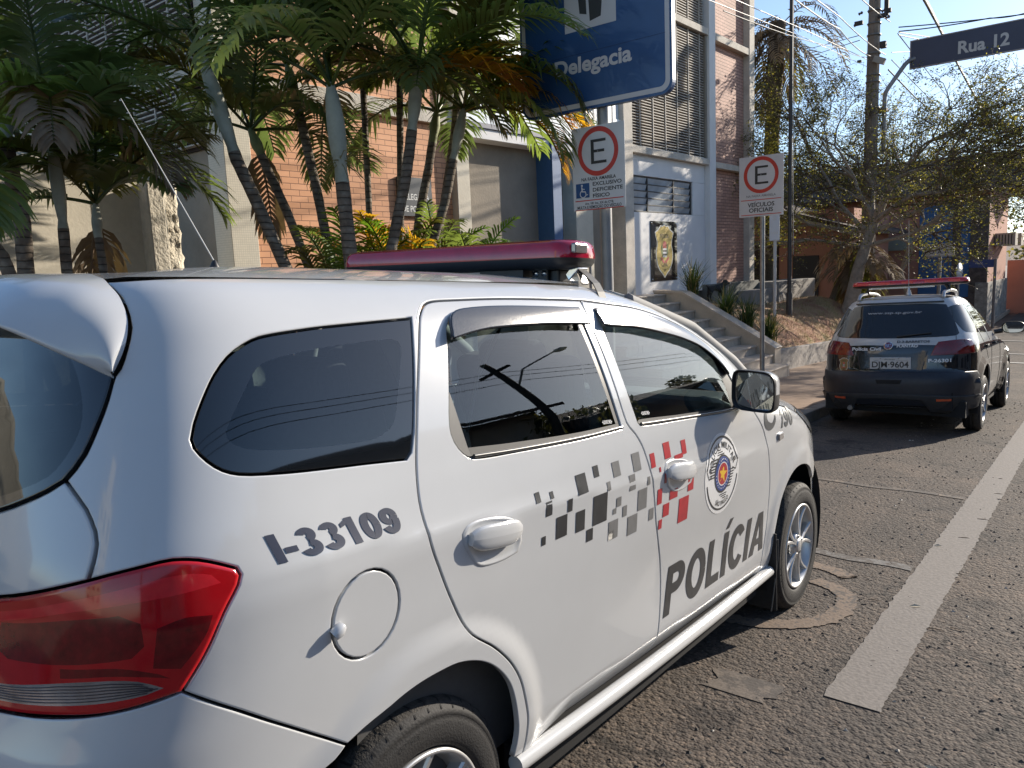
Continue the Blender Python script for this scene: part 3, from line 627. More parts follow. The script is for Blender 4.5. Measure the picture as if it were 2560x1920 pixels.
    ph0 = S.phi_of(1.0, 1.6225); pts += [S.front(p_, 1.6225) for p_ in np.linspace(ph0, math.pi/2, 16)[1:]]
    ring = [np.array(q_) for q_ in pts]; ring = ring+[np.array([-q_[0], q_[1], q_[2]]) for q_ in ring[::-1][1:-1]]
    cen = np.array([0, .32, 1.6225]); rows = []
    for s_ in (1.0, .97, .93, .88, .82, .74, .65, .55, .44, .32, .2, .1, .001):
        rows.append([Vector((cen[0]+(q_[0]-cen[0])*s_, cen[1]+(q_[1]-cen[1])*s_, 1.6225+.042*(1-s_**3.4))) for q_ in ring]+[None])
    for r_ in rows: r_[-1] = r_[0]
    roof = MB().grid(rows, 0, True).build('roof', WHITE, van)
    # ---- windscreen, bonnet, front bumper, headlamps
    zr = np.linspace(1.6, 1.12, 16); yb = pchip([a_[0] for a_ in ybz[::-1]], [a_[1] for a_ in ybz[::-1]])
    def fgrid(zs, ybf, nn=24, off=0.0):
        out = []
        for z in zs:
            p0 = S.phi_of(float(ybf(z)), z); out.append([Vector(S.front(p_, z)) for p_ in np.linspace(p0, math.pi-p0, nn)])
        return out
    ws = MB().grid(fgrid(zr, yb), 0, True).build('windscreen', glass('windscreen_glass', (.62, .68, .66), 1.0), van)
    hb = pchip([1.01, 1.055, 1.085, 1.105, 1.12], [2.568, 2.40, 2.20, 1.93, 1.93])
    MB().grid(fgrid(np.linspace(1.118, 1.012, 12), lambda z: max(2.0, float(hb(z)))), 0, True).build('bonnet', WHITE, van)
    hl = lambda z: 2.57+(1.012-z)/.15*.26
    MB().grid([r_ for r_ in fgrid(np.linspace(1.008, .865, 8), hl)], 0, True).build('front_grille', [BLACKP], van)
    HLM = mat('headlamp_lens', (.55, .56, .56), .08, .3, coat=.9, var=(8, .4))
    for sg in (1, -1):
        g = [[Vector((sg*(q_.x+.004), q_.y+.002, q_.z)) for q_ in r_[:7]] for r_ in fgrid(np.linspace(1.008, .865, 8), hl)]
        MB().grid(g, 0, True).build('headlight', HLM, van)
    bpf = lambda z: 2.863 if z > .64 else 2.56+.335*math.sqrt(max(.05, 1-((z-.39)/.36)**2))
    MB().grid(fgrid(np.linspace(.862, .2, 18), bpf, 30), 0, True).build('front_bumper', WHITE, van)
    for sg in (1, -1):
        sl = MB(); ps = [(sg*(.840+.012*math.sin(math.pi*t)), .275+1.93*t, .330-.022*t) for t in np.linspace(0, 1, 20)]
        sl.tube(ps, .025, 14); sl.build('side_step', mat('white_satin', (.60, .60, .59), .22, coat=.5), van, 0)
    # ---- dark underbody and wheel housings
    ub = MB()
    for sg in (1, -1):
        for cy, cz, r_ in ((-.05, .38, .40), (2.58, .38, .42)):
            prof = [(r_*math.cos(a), r_*math.sin(a)) for a in np.linspace(-.4, math.pi+.4, 26)]
            g = [[(sg*x, cy+a, cz+b) for a, b in prof] for x in (.838, .50)]
            ub.grid(g, 0, True); ub.add([(sg*.50, cy+a, cz+b) for a, b in prof], [tuple(range(len(prof)))])
    ub.box(-.80, .80, .32, 2.16, .20, .26); ub.box(-.5, .5, -.80, 3.3, .24, .3); ub.box(-.78, .78, -.86, -.45, .22, .30)
    ub.box(.78, .80, .30, 2.18, .25, .36); ub.box(-.80, -.78, .30, 2.18, .25, .36)
    ub.build('underbody', DARK, van)
    # ---- cabin: lining, seats, dash, steering wheel
    lin = MB()
    for sg in (1, -1):
        lin.grid([[(sg*(float(S.W(z))-.07), y, z) for y in np.linspace(-.22, 1.75, 12)] for z in (.35, .7, 1.0, 1.14)], 0, True)
    lin.box(-.70, .70, -.45, 2.0, .32, .36)
    lin.build('door_lining', TRIM, van)
    hd = MB(); hd.grid([[(x, y, 1.595-.03*(x/.5)**2) for x in np.linspace(-.55, .55, 9)] for y in np.linspace(-.5, 1.25, 8)]); hd.build('headlining', LINER, van)
    for sg in (1, -1):
        for y0, y1 in ((.845, .875), (.02, .10)):
            pl = MB(); pl.tube([(sg*(float(S.W(z))-.055), y1+(y0-y1)*(z-1.1)/.45 if sg else 0, z) for z in (1.1, 1.3, 1.45, 1.58)], .035, 8); pl.build('pillar_lining', LINER, van)
        pl = MB(); pl.tube([(sg*(float(S.W(z))-.05), float(yb(z))-.03, z) for z in (1.14, 1.3, 1.45, 1.56)], .03, 8); pl.build('pillar_lining', LINER, van)
    def seat(x, y, wd, nh, back=.55):
        s_ = MB()
        s_.obox((x, y+.24, .62), (wd/2, 0, 0), (0, .25, .02), (0, -.01, .07))
        s_.obox((x, y-.03, .62+back*.62), (wd/2, 0, 0), (0, .065, .012), (0, -.09, back*.60))
        o = s_.build('seat', CLOTH, van, .04, 3)
        for k in range(nh):
            hx = x+(k-(nh-1)/2)*(wd/nh); hm = MB(); hm.obox((hx, y-.13, 1.335), (.135, 0, 0), (0, .05, .01), (0, -.012, .095)); ho = hm.build('headrest', CLOTH, o, .045, 4)
            hr = MB(); hr.tube([(hx-.06, y-.12, 1.2), (hx-.06, y-.128, 1.3)], .006, 6); hr.tube([(hx+.06, y-.12, 1.2), (hx+.06, y-.128, 1.3)], .006, 6); hr.build('headrest_post', CHROME, o)
    seat(.37, 1.02, .50, 1, .62); seat(-.37, 1.02, .50, 1, .62); seat(0, .10, 1.25, 3, .58)
    bk = MB(); bk.tube([(.55, .62, 1.52), (.40, .66, 1.32), (.30, .72, 1.12)], .006, 5); bk.build('seat_belt', mat('belt', (.3, .3, .29), .7), van)
    d = MB(); d.obox((0, 1.95, 1.0), (.72, 0, 0), (0, .20, -.03), (0, .03, .13)); d.obox((0, 2.15, 1.07), (.66, 0, 0), (0, .16, 0), (0, 0, .05)); d.build('dashboard', TRIM, van, .05, 3)
    sw = MB(); cc = Vector((-.37, 1.66, 1.06)); a1 = Vector((1, 0, 0)); a2 = Vector((0, -.35, .94))
    sw.tube([cc+a1*.185*math.cos(t)+a2*.185*math.sin(t) for t in np.linspace(0, 2*math.pi, 33)], .015, 8); sw.obox(cc, (.16, 0, 0), (0, .02, .0), (0, -.01, .03)); sw.build('steering_wheel', TRIM, van)
    # ---- handles
    def handle(pd, rec, y0, y1, z0, z1, zr0):
        rc = MB(); c = np.mean(rec, 0)
        q_ = ccw(smooth_poly(rec, step=.012)); ringz = []
        for k, (sc, dd) in enumerate(((1.06, .0012), (1.0, .0008), (.93, -.004), (.8, -.014), (.5, -.019), (.02, -.020))):
            uvs = c+(q_-c)*sc; ringz.append([Vector(a_) for a_ in S.pt(uvs[:, 0], uvs[:, 1])+S.nrm(uvs[:, 0], uvs[:, 1])*(dd+.0212)])
            ringz[-1].append(ringz[-1][0])
        # recess cup is shown by a raised rim and dark lower mouth
        h_ = MB(); n_ = Vector(S.nrm((y0+y1)/2, (z0+z1)/2)); P0 = Vector(S.pt(y0, z0)); P1 = Vector(S.pt(y1, z1)); sec = []
        e = (P1-P0).normalized(); upv = n_.cross(e); upv = upv if upv.z > 0 else -upv
        for t in np.linspace(0, 1, 15):
            hh = .032*(1-abs(2*t-1)**5*.5); oo = .004+.015*math.sin(math.pi*min(1, max(0, t*.96+.02)))**.40; b_ = P0+(P1-P0)*t
            sec.append([b_+n_*(oo+.009*math.copysign(abs(math.cos(a_))**.7, math.cos(a_)))+upv*hh*math.sin(a_) for a_ in np.linspace(0, 2*math.pi, 15)])
        h_.grid(sec, 0, True); h_.add(sec[0][:-1], [tuple(range(14))]); h_.add(sec[-1][:-1], [tuple(range(14))[::-1]])
        ho = h_.build('door_handle', WHITE, pd)
        cup = drape_cup(S, rec, ho)
    def drape_cup(S, rec, par):
        q_ = ccw(smooth_poly(rec, step=.012)); c = q_.mean(0); v = []; f = []; m = len(q_)
        prof = [(1.10, .0006), (1.04, .0030), (.99, .0030), (.94, .0010), (.80, .0008), (.5, .0007), (.01, .0007)]
        for sc, dd in prof:
            uv = c+(q_-c)*sc; v += [tuple(a_) for a_ in S.pt(uv[:, 0], uv[:, 1])+S.nrm(uv[:, 0], uv[:, 1])*dd]
        for i in range(len(prof)-1):
            f += [(i*m+k, i*m+(k+1) % m, (i+1)*m+(k+1) % m, (i+1)*m+k) for k in range(m)]
        mb = MB(); mb.add(v, f, 0, True)
        return mb.build('handle_recess', WHITE, par)
    handle(rdoor, [(.048,1.029), (.065,1.043), (.114,1.046), (.196,1.031), (.23,1.015), (.25,.988), (.257,.96), (.242,.937), (.181,.932), (.116,.938), (.091,.95), (.067,.98), (.05,1.009)], .058, .247, 1.016, .995, .95)
    handle(fdoor, [(1.068,.995), (1.085,1.014), (1.14,1.016), (1.223,1.000), (1.262,.98), (1.281,.945), (1.262,.918), (1.20,.908), (1.13,.915), (1.09,.938)], 1.076, 1.274, .984, .964, .92)
    # ---- mirror
    mi_ = MB(); mc = Vector((.932, 1.745, 1.202))
    rows = []
    for t, sx, sz in ((0, .98, .98), (.10, 1.0, 1.0), (.5, .97, .97), (.8, .80, .82), (1.0, .40, .45)):
        rows.append([mc+Vector((sx*.084*math.copysign(abs(math.cos(a))**.42, math.cos(a)), -.045+.12*t+.012*math.cos(a), sz*.082*math.copysign(abs(math.sin(a))**.42, math.sin(a))+.012*math.cos(a)*-1)) for a in np.linspace(0, 2*math.pi, 33)])
    mi_.grid(rows, 0, True); mi_.add(rows[-1][:-1], [tuple(range(32))], 0, True)
    fr = rows[0]; inn = [mc+(q_-mc)*.90+Vector((0, .004, 0)) for q_ in fr]; inn2 = [q_+Vector((0, .012, 0)) for q_ in inn]
    mi_.grid([fr, inn, inn2], 1, True)
    for i_, f_ in enumerate(mi_.f):                         # lower half of the shell and the lip are black plastic
        zz = sum(mi_.v[k][2] for k in f_)/len(f_); yy = sum(mi_.v[k][1] for k in f_)/len(f_)
        if zz < mc.z-.03 or yy < mc.y-.018: mi_.m[i_] = 1
    mo = mi_.build('door_mirror', [WHITE, BLACKP], fdoor)
    mg = MB(); mg.add(inn2[:-1], [tuple(range(32))[::-1]]); mg.build('mirror_glass', mat('mirror_silver', (.26, .29, .31), .02, 1.0), mo)
    st = MB(); st.tube([(.78, 1.80, 1.165), (.83, 1.80, 1.145), (.90, 1.78, 1.14)], [.035, .028, .024], 10, flat=.7); st.build('mirror_stalk', BLACKP, mo)
    # ---- far side mirror seen from elsewhere
    o2 = mo.copy(); COL.objects.link(o2); o2.scale = (-1, 1, 1); o2.parent = van
    # ---- light bar on its strap
    def lightbar(par, c, L_, wd, zlo, zhi, segs, tilt=0.0, red=None, name='light_bar'):
        red = red or REDL; c = Vector(c); hw = L_/2
        def ringp(sc, z, inset=0):
            o_ = []; a_, b_ = hw-inset, wd/2-inset; rx, ry = min(.075, a_), b_*.93
            for cx_, cy_, a0 in ((a_-rx, b_-ry, 0), (-a_+rx, b_-ry, 90), (-a_+rx, -b_+ry, 180), (a_-rx, -b_+ry, 270)):
                for k in range(12):
                    an = R(a0+90*k/11); o_.append(c+Vector((cx_+rx*math.cos(an), cy_+ry*math.sin(an)-.03*(abs(cx_+rx*math.cos(an))/hw)**3, z)))
            return o_
        b = MB(); rr = [ringp(1, zlo, .05), ringp(1, zlo+.012, .012), ringp(1, zlo+.026, .002), ringp(1, zlo+.038, .0)]
        for r_ in rr: r_.append(r_[0])
        b.grid(rr, 0, True); b.add(rr[0][:-1], [tuple(range(48))[::-1]]); lb = b.build(name, BLACKP, par)
        d_ = MB(); rr = [ringp(1, zlo+.038, .001), ringp(1, zlo+.055, .001), ringp(1, zhi-.018, .006), ringp(1, zhi-.006, .016), ringp(1, zhi, .035)]
        for r_ in rr: r_.append(r_[0])
        d_.grid(rr, 0, True); d_.add(rr[-1][:-1], [tuple(range(48))], 0)
        d_.build('dome', red, lb)
        g = MB()
        for k in range(1, segs):
            x = -hw+L_*k/segs; z0, z1 = zlo+.036, zhi
            g.tube([c+Vector((x, -wd/2-.001, z0)), c+Vector((x, -wd/2+.002, z1-.02)), c+Vector((x, -wd/2+.02, z1-.003)), c+Vector((x, wd/2-.02, z1-.003)), c+Vector((x, wd/2, z0))], .0028, 5)
        g.build('dome_joint', mat('dome_joint', (.06, .004, .008), .4), lb)
        for k in range(segs):
            x = -hw+L_*(k+.5)/segs
            for s_ in (-1, 1):
                if k in (0, segs-1): continue
                i_ = MB(); i_.obox(c+Vector((x, s_*(wd/2-.016), (zlo+zhi)/2+.018)), (L_/segs*.36, 0, 0), (0, .0135, 0), (0, 0, (zhi-zlo)*.22))
                i_.build('lamp_module', mat('lamp_module', (.16, .006, .012), .35, coat=.5, var=(70, .6)), lb)
        return lb
    barc = (0, 1.02, 0)
    MAG = mat('magenta_lens', (.40, .008, .035), .10, coat=.8, var=(14, .2))
    lb = lightbar(van, (0, 1.06, 0), 1.17, .25, 1.672, 1.772, 6, red=MAG)
    wl = MB(); wl.obox((.578, .995, 1.742), (.010, 0, 0), (0, .04, 0), (0, 0, .017)); wl.build('white_lamp', CLEARL, lb, .006)
    fe_ = MB(); fe_.box(-.34, .16, .98, 1.06, 1.666, 1.680, 0); fe_.box(.16, .36, .965, 1.05, 1.650, 1.676, 1)
    fe_.build('light_bar_rail', [INKW, BLACKP], lb)
    for sx in (1, -1):
        ft_ = MB(); ft_.box(sx*.44-.05, sx*.44+.05, 1.0, 1.09, 1.625, 1.676); ft_.obox((sx*.42, .99, 1.655), (.035, 0, 0), (0, .008, 0), (0, 0, .025))
        fo = ft_.build('bar_foot', BLACKP, lb, .008)
        bt = MB()
        for dx in (-.015, .02): bt.lathe([(.011, 0), (.011, -.006), (.0005, -.009)], (sx*.42+dx, .985, 1.660), (0, 1, 0), 12)
        bt.build('bolt', CHROME, fo)
        hk = MB(); hk.obox((sx*.535, 1.045, 1.665), (.008, 0, -.012), (0, .032, 0), (.02, 0, .022)); hk.obox((sx*.560, 1.045, 1.640), (.010, 0, -.02), (0, .022, 0), (.003, 0, .002)); hk.build('hook_bracket', CHROME, fo, .004)
        stp = MB(); pts_ = [Vector((sx*.545, 1.05, 1.672)), Vector((sx*.585, 1.04, 1.648)), Vector((sx*.625, 1.03, 1.618)), Vector((sx*.655, 1.01, 1.588)), Vector((sx*.672, 1.0, 1.562))]
        g = [[q_+Vector((0, .0-.022, .006)), q_+Vector((0, .022, .006))] for q_ in pts_]
        stp.grid(g, 0, False); stp.grid([[a_-Vector((0, 0, .006)) for a_ in r_] for r_ in g], 0, False, True); stp.build('strap', TRIM, fo)
    # ---- whip aerial
    ant = MB(); base = Vector((.0, -.02, 1.655))
    ant.lathe([(.018, 0), (.016, .012), (.007, .03), (.003, .035)], base, (0, 0, 1), 14, 0); ant.tube([base+Vector((0, 0, .03)), base+Vector((-.10, -.19, .46))], [.0019, .0012], 6, 1)
    ant.build('aerial', [BLACKP, mat('aerial_grey', (.45, .45, .44), .5)], van)
    # ---- wheels
    for nm, c, sd, rt in (('r', (.832, -.08, .312), 1, .35), ('f', (.838, 2.65, .312), 1, .12), ('rl', (-.832, -.08, .312), -1, .3), ('fl', (-.838, 2.65, .312), -1, .7)):
        wh = bpy.data.objects.new('wheel', None); COL.objects.link(wh); wh.parent = van; wh.location = c; wh.empty_display_size = .1
        wheel('wheel', wh, (0, 0, 0), .325, .20, .213, sd, 5, rt, detail=sd > 0)
    mf = MB(); mf.obox((.80, 2.225, .30), (.07, 0, 0), (0, .006, .0), (0, -.02, .19)); mf.build('mud_flap', RUBBER, van, .004)
    m2 = MB(); m2.tube([(.872, 2.222, .46), (.868, 2.238, .36), (.862, 2.212, .2), (.858, 2.20, .12)], .0035, 5); m2.build('flap_edge', TRIM, van)
    # ---- livery
    sq = [(.331,1.04,.352,1.067),(.371,.996,.399,1.035),(.396,1.038,.412,1.057),(.421,.921,.473,.982),(.474,.985,.497,1.021),(.518,.915,.564,.975),(.53,1.021,.582,1.076),(.626,1.052,.654,1.085),(.608,.913,.686,1.001),(.576,.873,.61,.909),(.354,.92,.372,.944)]
    sg_ = [(.732,1.033,.775,1.078),(.686,1.002,.706,1.028),(.856,1.027,.905,1.084),(.82,.974,.858,1.023),(.936,.97,.955,.997),(.877,.897,.936,.965),(.742,.94,.77,.969),(.723,.921,.742,.939),(.782,.9,.807,.934),(.816,.831,.877,.892),(.7,.845,.755,.903),(.957,.847,.988,.886)]
    sr = [(.972,1.018,1.003,1.065),(1.072,1.031,1.118,1.085),(1.205,1.025,1.241,1.074),(1.143,1.016,1.209,1.032),(1.025,.996,1.037,1.012),(1.056,.952,1.073,.986),(1.012,.887,1.044,.94),(1.103,.885,1.163,.918),(1.058,.834,1.103,.878),(1.181,.783,1.258,.872),(1.032,.797,1.056,.83),(1.245,.886,1.291,.938)]
    def qd(q_, mi): a, b, c, d_ = q_; return ([(a, b), (c, b), (c, d_), (a, d_)], [(0, 1, 2, 3)], mi)
    drape(S, 'chequer_graphic', [qd(q_, 0) for q_ in sq]+[qd(q_, 1) for q_ in sg_], [INKD, INKG], rdoor)
    drape(S, 'chequer_graphic', [qd(q_, 0) for q_ in sr], [INKR], fdoor)
    drape(S, 'police_lettering', gpieces('POLÍCIA', (1.112,.455), (2.088,.450), (1.150,.632), .205, .085)[0], [INKD], fdoor)
    g0, g1 = gpieces('I-33109', (-.447,1.093), (-.137,1.082), (-.464,1.147), .215, .06); fn = drape(S, 'fleet_number', g0, [INKN], body, cell=.02); drape(S, 'fleet_number', g1, [INKN], fn, cell=.02, off=.0019)
    g0, g1 = gpieces('190', (2.225,.975), (2.43,.968), (2.252,1.058), .17, .08); pnm = drape(S, 'phone_number', g0, [mat('slate_vinyl', (.075, .08, .085), .4)], fender); drape(S, 'phone_number', g1, [mat('slate_vinyl', (.075, .08, .085), .4)], pnm, off=.0019)
    icon = MB(); vs = ell(2.10, 1.035, .075, .048, 30); hole = ell(2.115, 1.040, .045, .026, 20)
    pc = [(vs+hole[::-1], [], 0)]
    rp = []
    for k in range(30):
        a0, a1 = 2*math.pi*k/30, 2*math.pi*(k+1)/30
        if .2 < a0 < 1.5: continue
        w0 = .030*(1-math.cos(a0-.9))*.5+.006
        rp.append(([(2.10+.075*math.cos(a0), 1.035+.05*math.sin(a0)), (2.10+.075*math.cos(a1), 1.035+.05*math.sin(a1)), (2.10+(.075-w0*1.4)*math.cos(a1), 1.035+(.05-w0)*math.sin(a1)), (2.10+(.075-w0*1.4)*math.cos(a0), 1.035+(.05-w0)*math.sin(a0))], [(0, 1, 2, 3)], 0))
    drape(S, 'phone_icon', rp, [mat('slate_vinyl', (.075, .08, .085), .4)], fender)
    # military police crest on the front door
    cx, cz = 1.556, .893; kx, kz = .150, .146
    E_ = lambda a, b: (cx+a*kx+.015*b*-1, cz+b*kz)
    pcs = []
    pcs.append(([E_(*q_) for q_ in ell(0, 0, 1.1, 1.1, 40)], [tuple(range(40))], 5))
    def arc(r1, r2, a0, a1, mi, n=28):
        vs = []; [vs.extend([E_(r1*math.cos(R(a)), r1*math.sin(R(a))), E_(r2*math.cos(R(a)), r2*math.sin(R(a)))]) for a in np.linspace(a0, a1, n)]
        return (vs, [(2*k, 2*k+1, 2*k+3, 2*k+2) for k in range(n-1)], mi)
    pcs += [arc(.97, 1.02, 40, 140, 0), arc(.95, 1.0, 190, 350, 0), arc(.47, .52, 0, 360, 0), arc(.33, .47, 0, 360, 1), arc(.30, .33, 0, 360, 4)]
    pcs.append(([E_(*q_) for q_ in ell(0, 0, .30, .30, 30)], [tuple(range(30))], 2))
    st_ = [E_(*q_) for q_ in star_pts(5, .28, .105, R(80))]; pcs.append((st_+[E_(0, 0)], [(k, (k+1) % 10, 10) for k in range(10)], 3))
    for k in range(26):
        a = 2*math.pi*k/26; pcs.append(([E_(.40*math.cos(a)+.022*math.cos(b), .40*math.sin(a)+.022*math.sin(b)) for b in np.linspace(0, 2*math.pi, 6)[:-1]], [(0, 1, 2, 3, 4)], 5))
    for k in range(7):
        zz = .43-.075*k; hwid = math.sqrt(max(0, .49**2-zz**2)); x0 = -.72-.02*k
        pcs.append(([E_(x0+.12*(k < 2), zz), E_(-hwid-.02, zz), E_(-hwid-.02, zz+.036), E_(x0+.03+.12*(k < 2), zz+.036)], [(0, 1, 2, 3)], 0))
        zz = -.43+.075*k; hwid = math.sqrt(max(0, .49**2-zz**2)); x0 = .50+.045*k if k < 6 else .72
        pcs.append(([E_(hwid+.02, zz), E_(x0, zz), E_(x0+.03, zz+.036), E_(hwid+.02, zz+.036)], [(0, 1, 2, 3)], 0))
    for k in range(3):
        zz = .55+.06*k; pcs.append(([E_(-.30+.03*k, zz-.03), E_(.16-.1*k, zz-.03), E_(.16-.1*k, zz), E_(-.28+.03*k, zz)], [(0, 1, 2, 3)], 0))
        zz = -.58-.06*k; pcs.append(([E_(-.16+.1*k, zz), E_(.30-.03*k, zz), E_(.28-.03*k, zz+.03), E_(-.16+.1*k, zz+.03)], [(0, 1, 2, 3)], 0))
    # ribbon with POLÍCIA MILITAR on an arch, SÃO PAULO below
    def arctext(txt, r_, a0, a1, hgt, mi, flip=False):
        v, f, wd = text2d(txt, .02, 0, 1.1); o_ = []
        for a_, b_ in v:
            t = a_/wd; ang = R(a0+(a1-a0)*t); rr = r_+(b_*hgt)*(-1 if flip else 1); o_.append(E_(rr*math.cos(ang), rr*math.sin(ang)))
        return (o_, f, mi)
    pcs += [arctext('POLÍCIA MILITAR', .70, 168, 14, .17, 0), arctext('SÃO PAULO', .88, 242, 300, .13, 0, True)]
    for sgn in (-1, 1):
        pcs.append(([E_(sgn*.97, .22), E_(sgn*1.0, .22), E_(sgn*.86, -.02), E_(sgn*.83, -.02)], [(0, 1, 2, 3)], 0)); pcs.append(([E_(sgn*.62, .07), E_(sgn*.83, -.02), E_(sgn*.85, .0), E_(sgn*.64, .09)], [(0, 1, 2, 3)], 0))
        pcs.append(([E_(sgn*.97, .22), E_(sgn*.74, .66), E_(sgn*.78, .68), E_(sgn*1.01, .24)], [(0, 1, 2, 3)], 0))
    drape(S, 'police_crest', [(v, f, mi) for v, f, mi in pcs if f and mi == 5][:1], [mat('crest_film', (.80, .80, .80), .3, coat=.4)]*6, fdoor, off=.0011, cell=.04)
    drape(S, 'police_crest', [(v, f, mi) for v, f, mi in pcs if f][1:], [INKD, INKB, INKR, INKY, INKW, INKW], fdoor, off=.0021, cell=.04)
    sd_ = MB(); q_ = Vector(S.pt(2.23, .94)); n_ = Vector(S.nrm(2.23, .94)); sd_.obox(q_+n_*.004, (0, .028, .002), (0, -.004, .016), n_*.006); sd_.build('side_repeater', CLEARL, fender, .004)
    # chassis numbers etched in the glass
    for (u, z, pd) in ((.74, 1.192, rdoor), (.985, 1.190, fdoor)):
        drape(S, 'etched_number', [tpiece('•L0101342•', (u, z), (u+.055, z-.004), (u, z+.011))], [INKW], pd, off=-.003)
    return van, S
VAN, VS = build_van()
# ================================================================== GROUND, ROAD, PAVEMENT
def road_z(y): return np.where(y < 18, 0, np.where(y < 22, .06*(y-18)**2/8, .06*(y-20)))
def asphalt():
    m, N, L, b = nodes_of('asphalt', .88)
    tc = N.new('ShaderNodeTexCoord')
    big = N.new('ShaderNodeTexNoise'); big.inputs['Scale'].default_value = .9; big.inputs['Detail'].default_value = 5; big.inputs['Roughness'].default_value = .65; L.new(tc.outputs['Object'], big.inputs['Vector'])
    r1 = ramp(N, [(.30, (.062, .050, .042)), (.52, (.092, .072, .058)), (.70, (.145, .108, .082))]); L.new(big.outputs[0], r1.inputs[0])
    vo = N.new('ShaderNodeTexVoronoi'); vo.inputs['Scale'].default_value = 85; L.new(tc.outputs['Object'], vo.inputs['Vector'])
    v2 = N.new('ShaderNodeTexVoronoi'); v2.inputs['Scale'].default_value = 38; L.new(tc.outputs['Object'], v2.inputs['Vector'])
    hs = N.new('ShaderNodeSeparateColor'); L.new(vo.outputs['Color'], hs.inputs[0])
    r2 = ramp(N, [(0, (.62, .62, .62)), (.55, (.95, .95, .95)), (.9, (1.25, 1.22, 1.15)), (1, (1.9, 1.8, 1.7))]); L.new(hs.outputs[0], r2.inputs[0])
    mx = N.new('ShaderNodeMix'); mx.data_type = 'RGBA'; mx.blend_type = 'MULTIPLY'; mx.inputs[0].default_value = 1; L.new(r1.outputs[0], mx.inputs[6]); L.new(r2.outputs[0], mx.inputs[7])
    mp = N.new('ShaderNodeMapping'); mp.inputs['Scale'].default_value = (1.6, .16, 1); L.new(tc.outputs['Object'], mp.inputs[0])
    tr = N.new('ShaderNodeTexNoise'); tr.inputs['Scale'].default_value = 1.0; tr.inputs['Detail'].default_value = 4; L.new(mp.outputs[0], tr.inputs['Vector'])
    r3 = ramp(N, [(.33, (.74, .74, .75)), (.5, (1, 1, 1)), (.68, (1.22, 1.18, 1.13))]); L.new(tr.outputs[0], r3.inputs[0])
    st = N.new('ShaderNodeTexNoise'); st.inputs['Scale'].default_value = 2.6; st.inputs['Detail'].default_value = 7; st.inputs['Roughness'].default_value = .6; L.new(tc.outputs['Object'], st.inputs['Vector'])
    r4 = ramp(N, [(.34, (.42, .41, .42)), (.41, (.95, .95, .95)), (.62, (1, 1, 1)), (.70, (1.35, 1.25, 1.15))]); L.new(st.outputs[0], r4.inputs[0])
    dn = N.new('ShaderNodeTexNoise'); dn.inputs['Scale'].default_value = 5; dn.inputs['Detail'].default_value = 4; L.new(tc.outputs['Object'], dn.inputs['Vector'])
    dv = N.new('ShaderNodeVectorMath'); dv.operation = 'MULTIPLY_ADD'; dv.inputs[1].default_value = (.35, .35, .35); L.new(dn.outputs['Color'], dv.inputs[0]); L.new(tc.outputs['Object'], dv.inputs[2])
    ck = N.new('ShaderNodeTexVoronoi'); ck.feature = 'DISTANCE_TO_EDGE'; ck.inputs['Scale'].default_value = .55; L.new(dv.outputs[0], ck.inputs['Vector'])
    r5 = ramp(N, [(0, (.35, .35, .35)), (.006, (.5, .5, .5)), (.010, (1, 1, 1)), (1, (1, 1, 1))]); L.new(ck.outputs[0], r5.inputs[0])
    for rr_ in (r3, r4, r5):
        m2 = N.new('ShaderNodeMix'); m2.data_type = 'RGBA'; m2.blend_type = 'MULTIPLY'; m2.inputs[0].default_value = 1; L.new(mx.outputs[2], m2.inputs[6]); L.new(rr_.outputs[0], m2.inputs[7]); mx = m2
    L.new(mx.outputs[2], b.inputs['Base Color'])
    ad = N.new('ShaderNodeMath'); ad.operation = 'MULTIPLY_ADD'; ad.inputs[1].default_value = -.7; L.new(vo.outputs[0], ad.inputs[0]); 
    a2 = N.new('ShaderNodeMath'); a2.operation = 'MULTIPLY'; a2.inputs[1].default_value = -1.1; L.new(v2.outputs[0], a2.inputs[0]); L.new(a2.outputs[0], ad.inputs[2])
    bp = N.new('ShaderNodeBump'); bp.inputs['Strength'].default_value = .55; bp.inputs['Distance'].default_value = .010; L.new(ad.outputs[0], bp.inputs['Height']); L.new(bp.outputs[0], b.inputs['Normal'])
    return m
ASPH = asphalt()
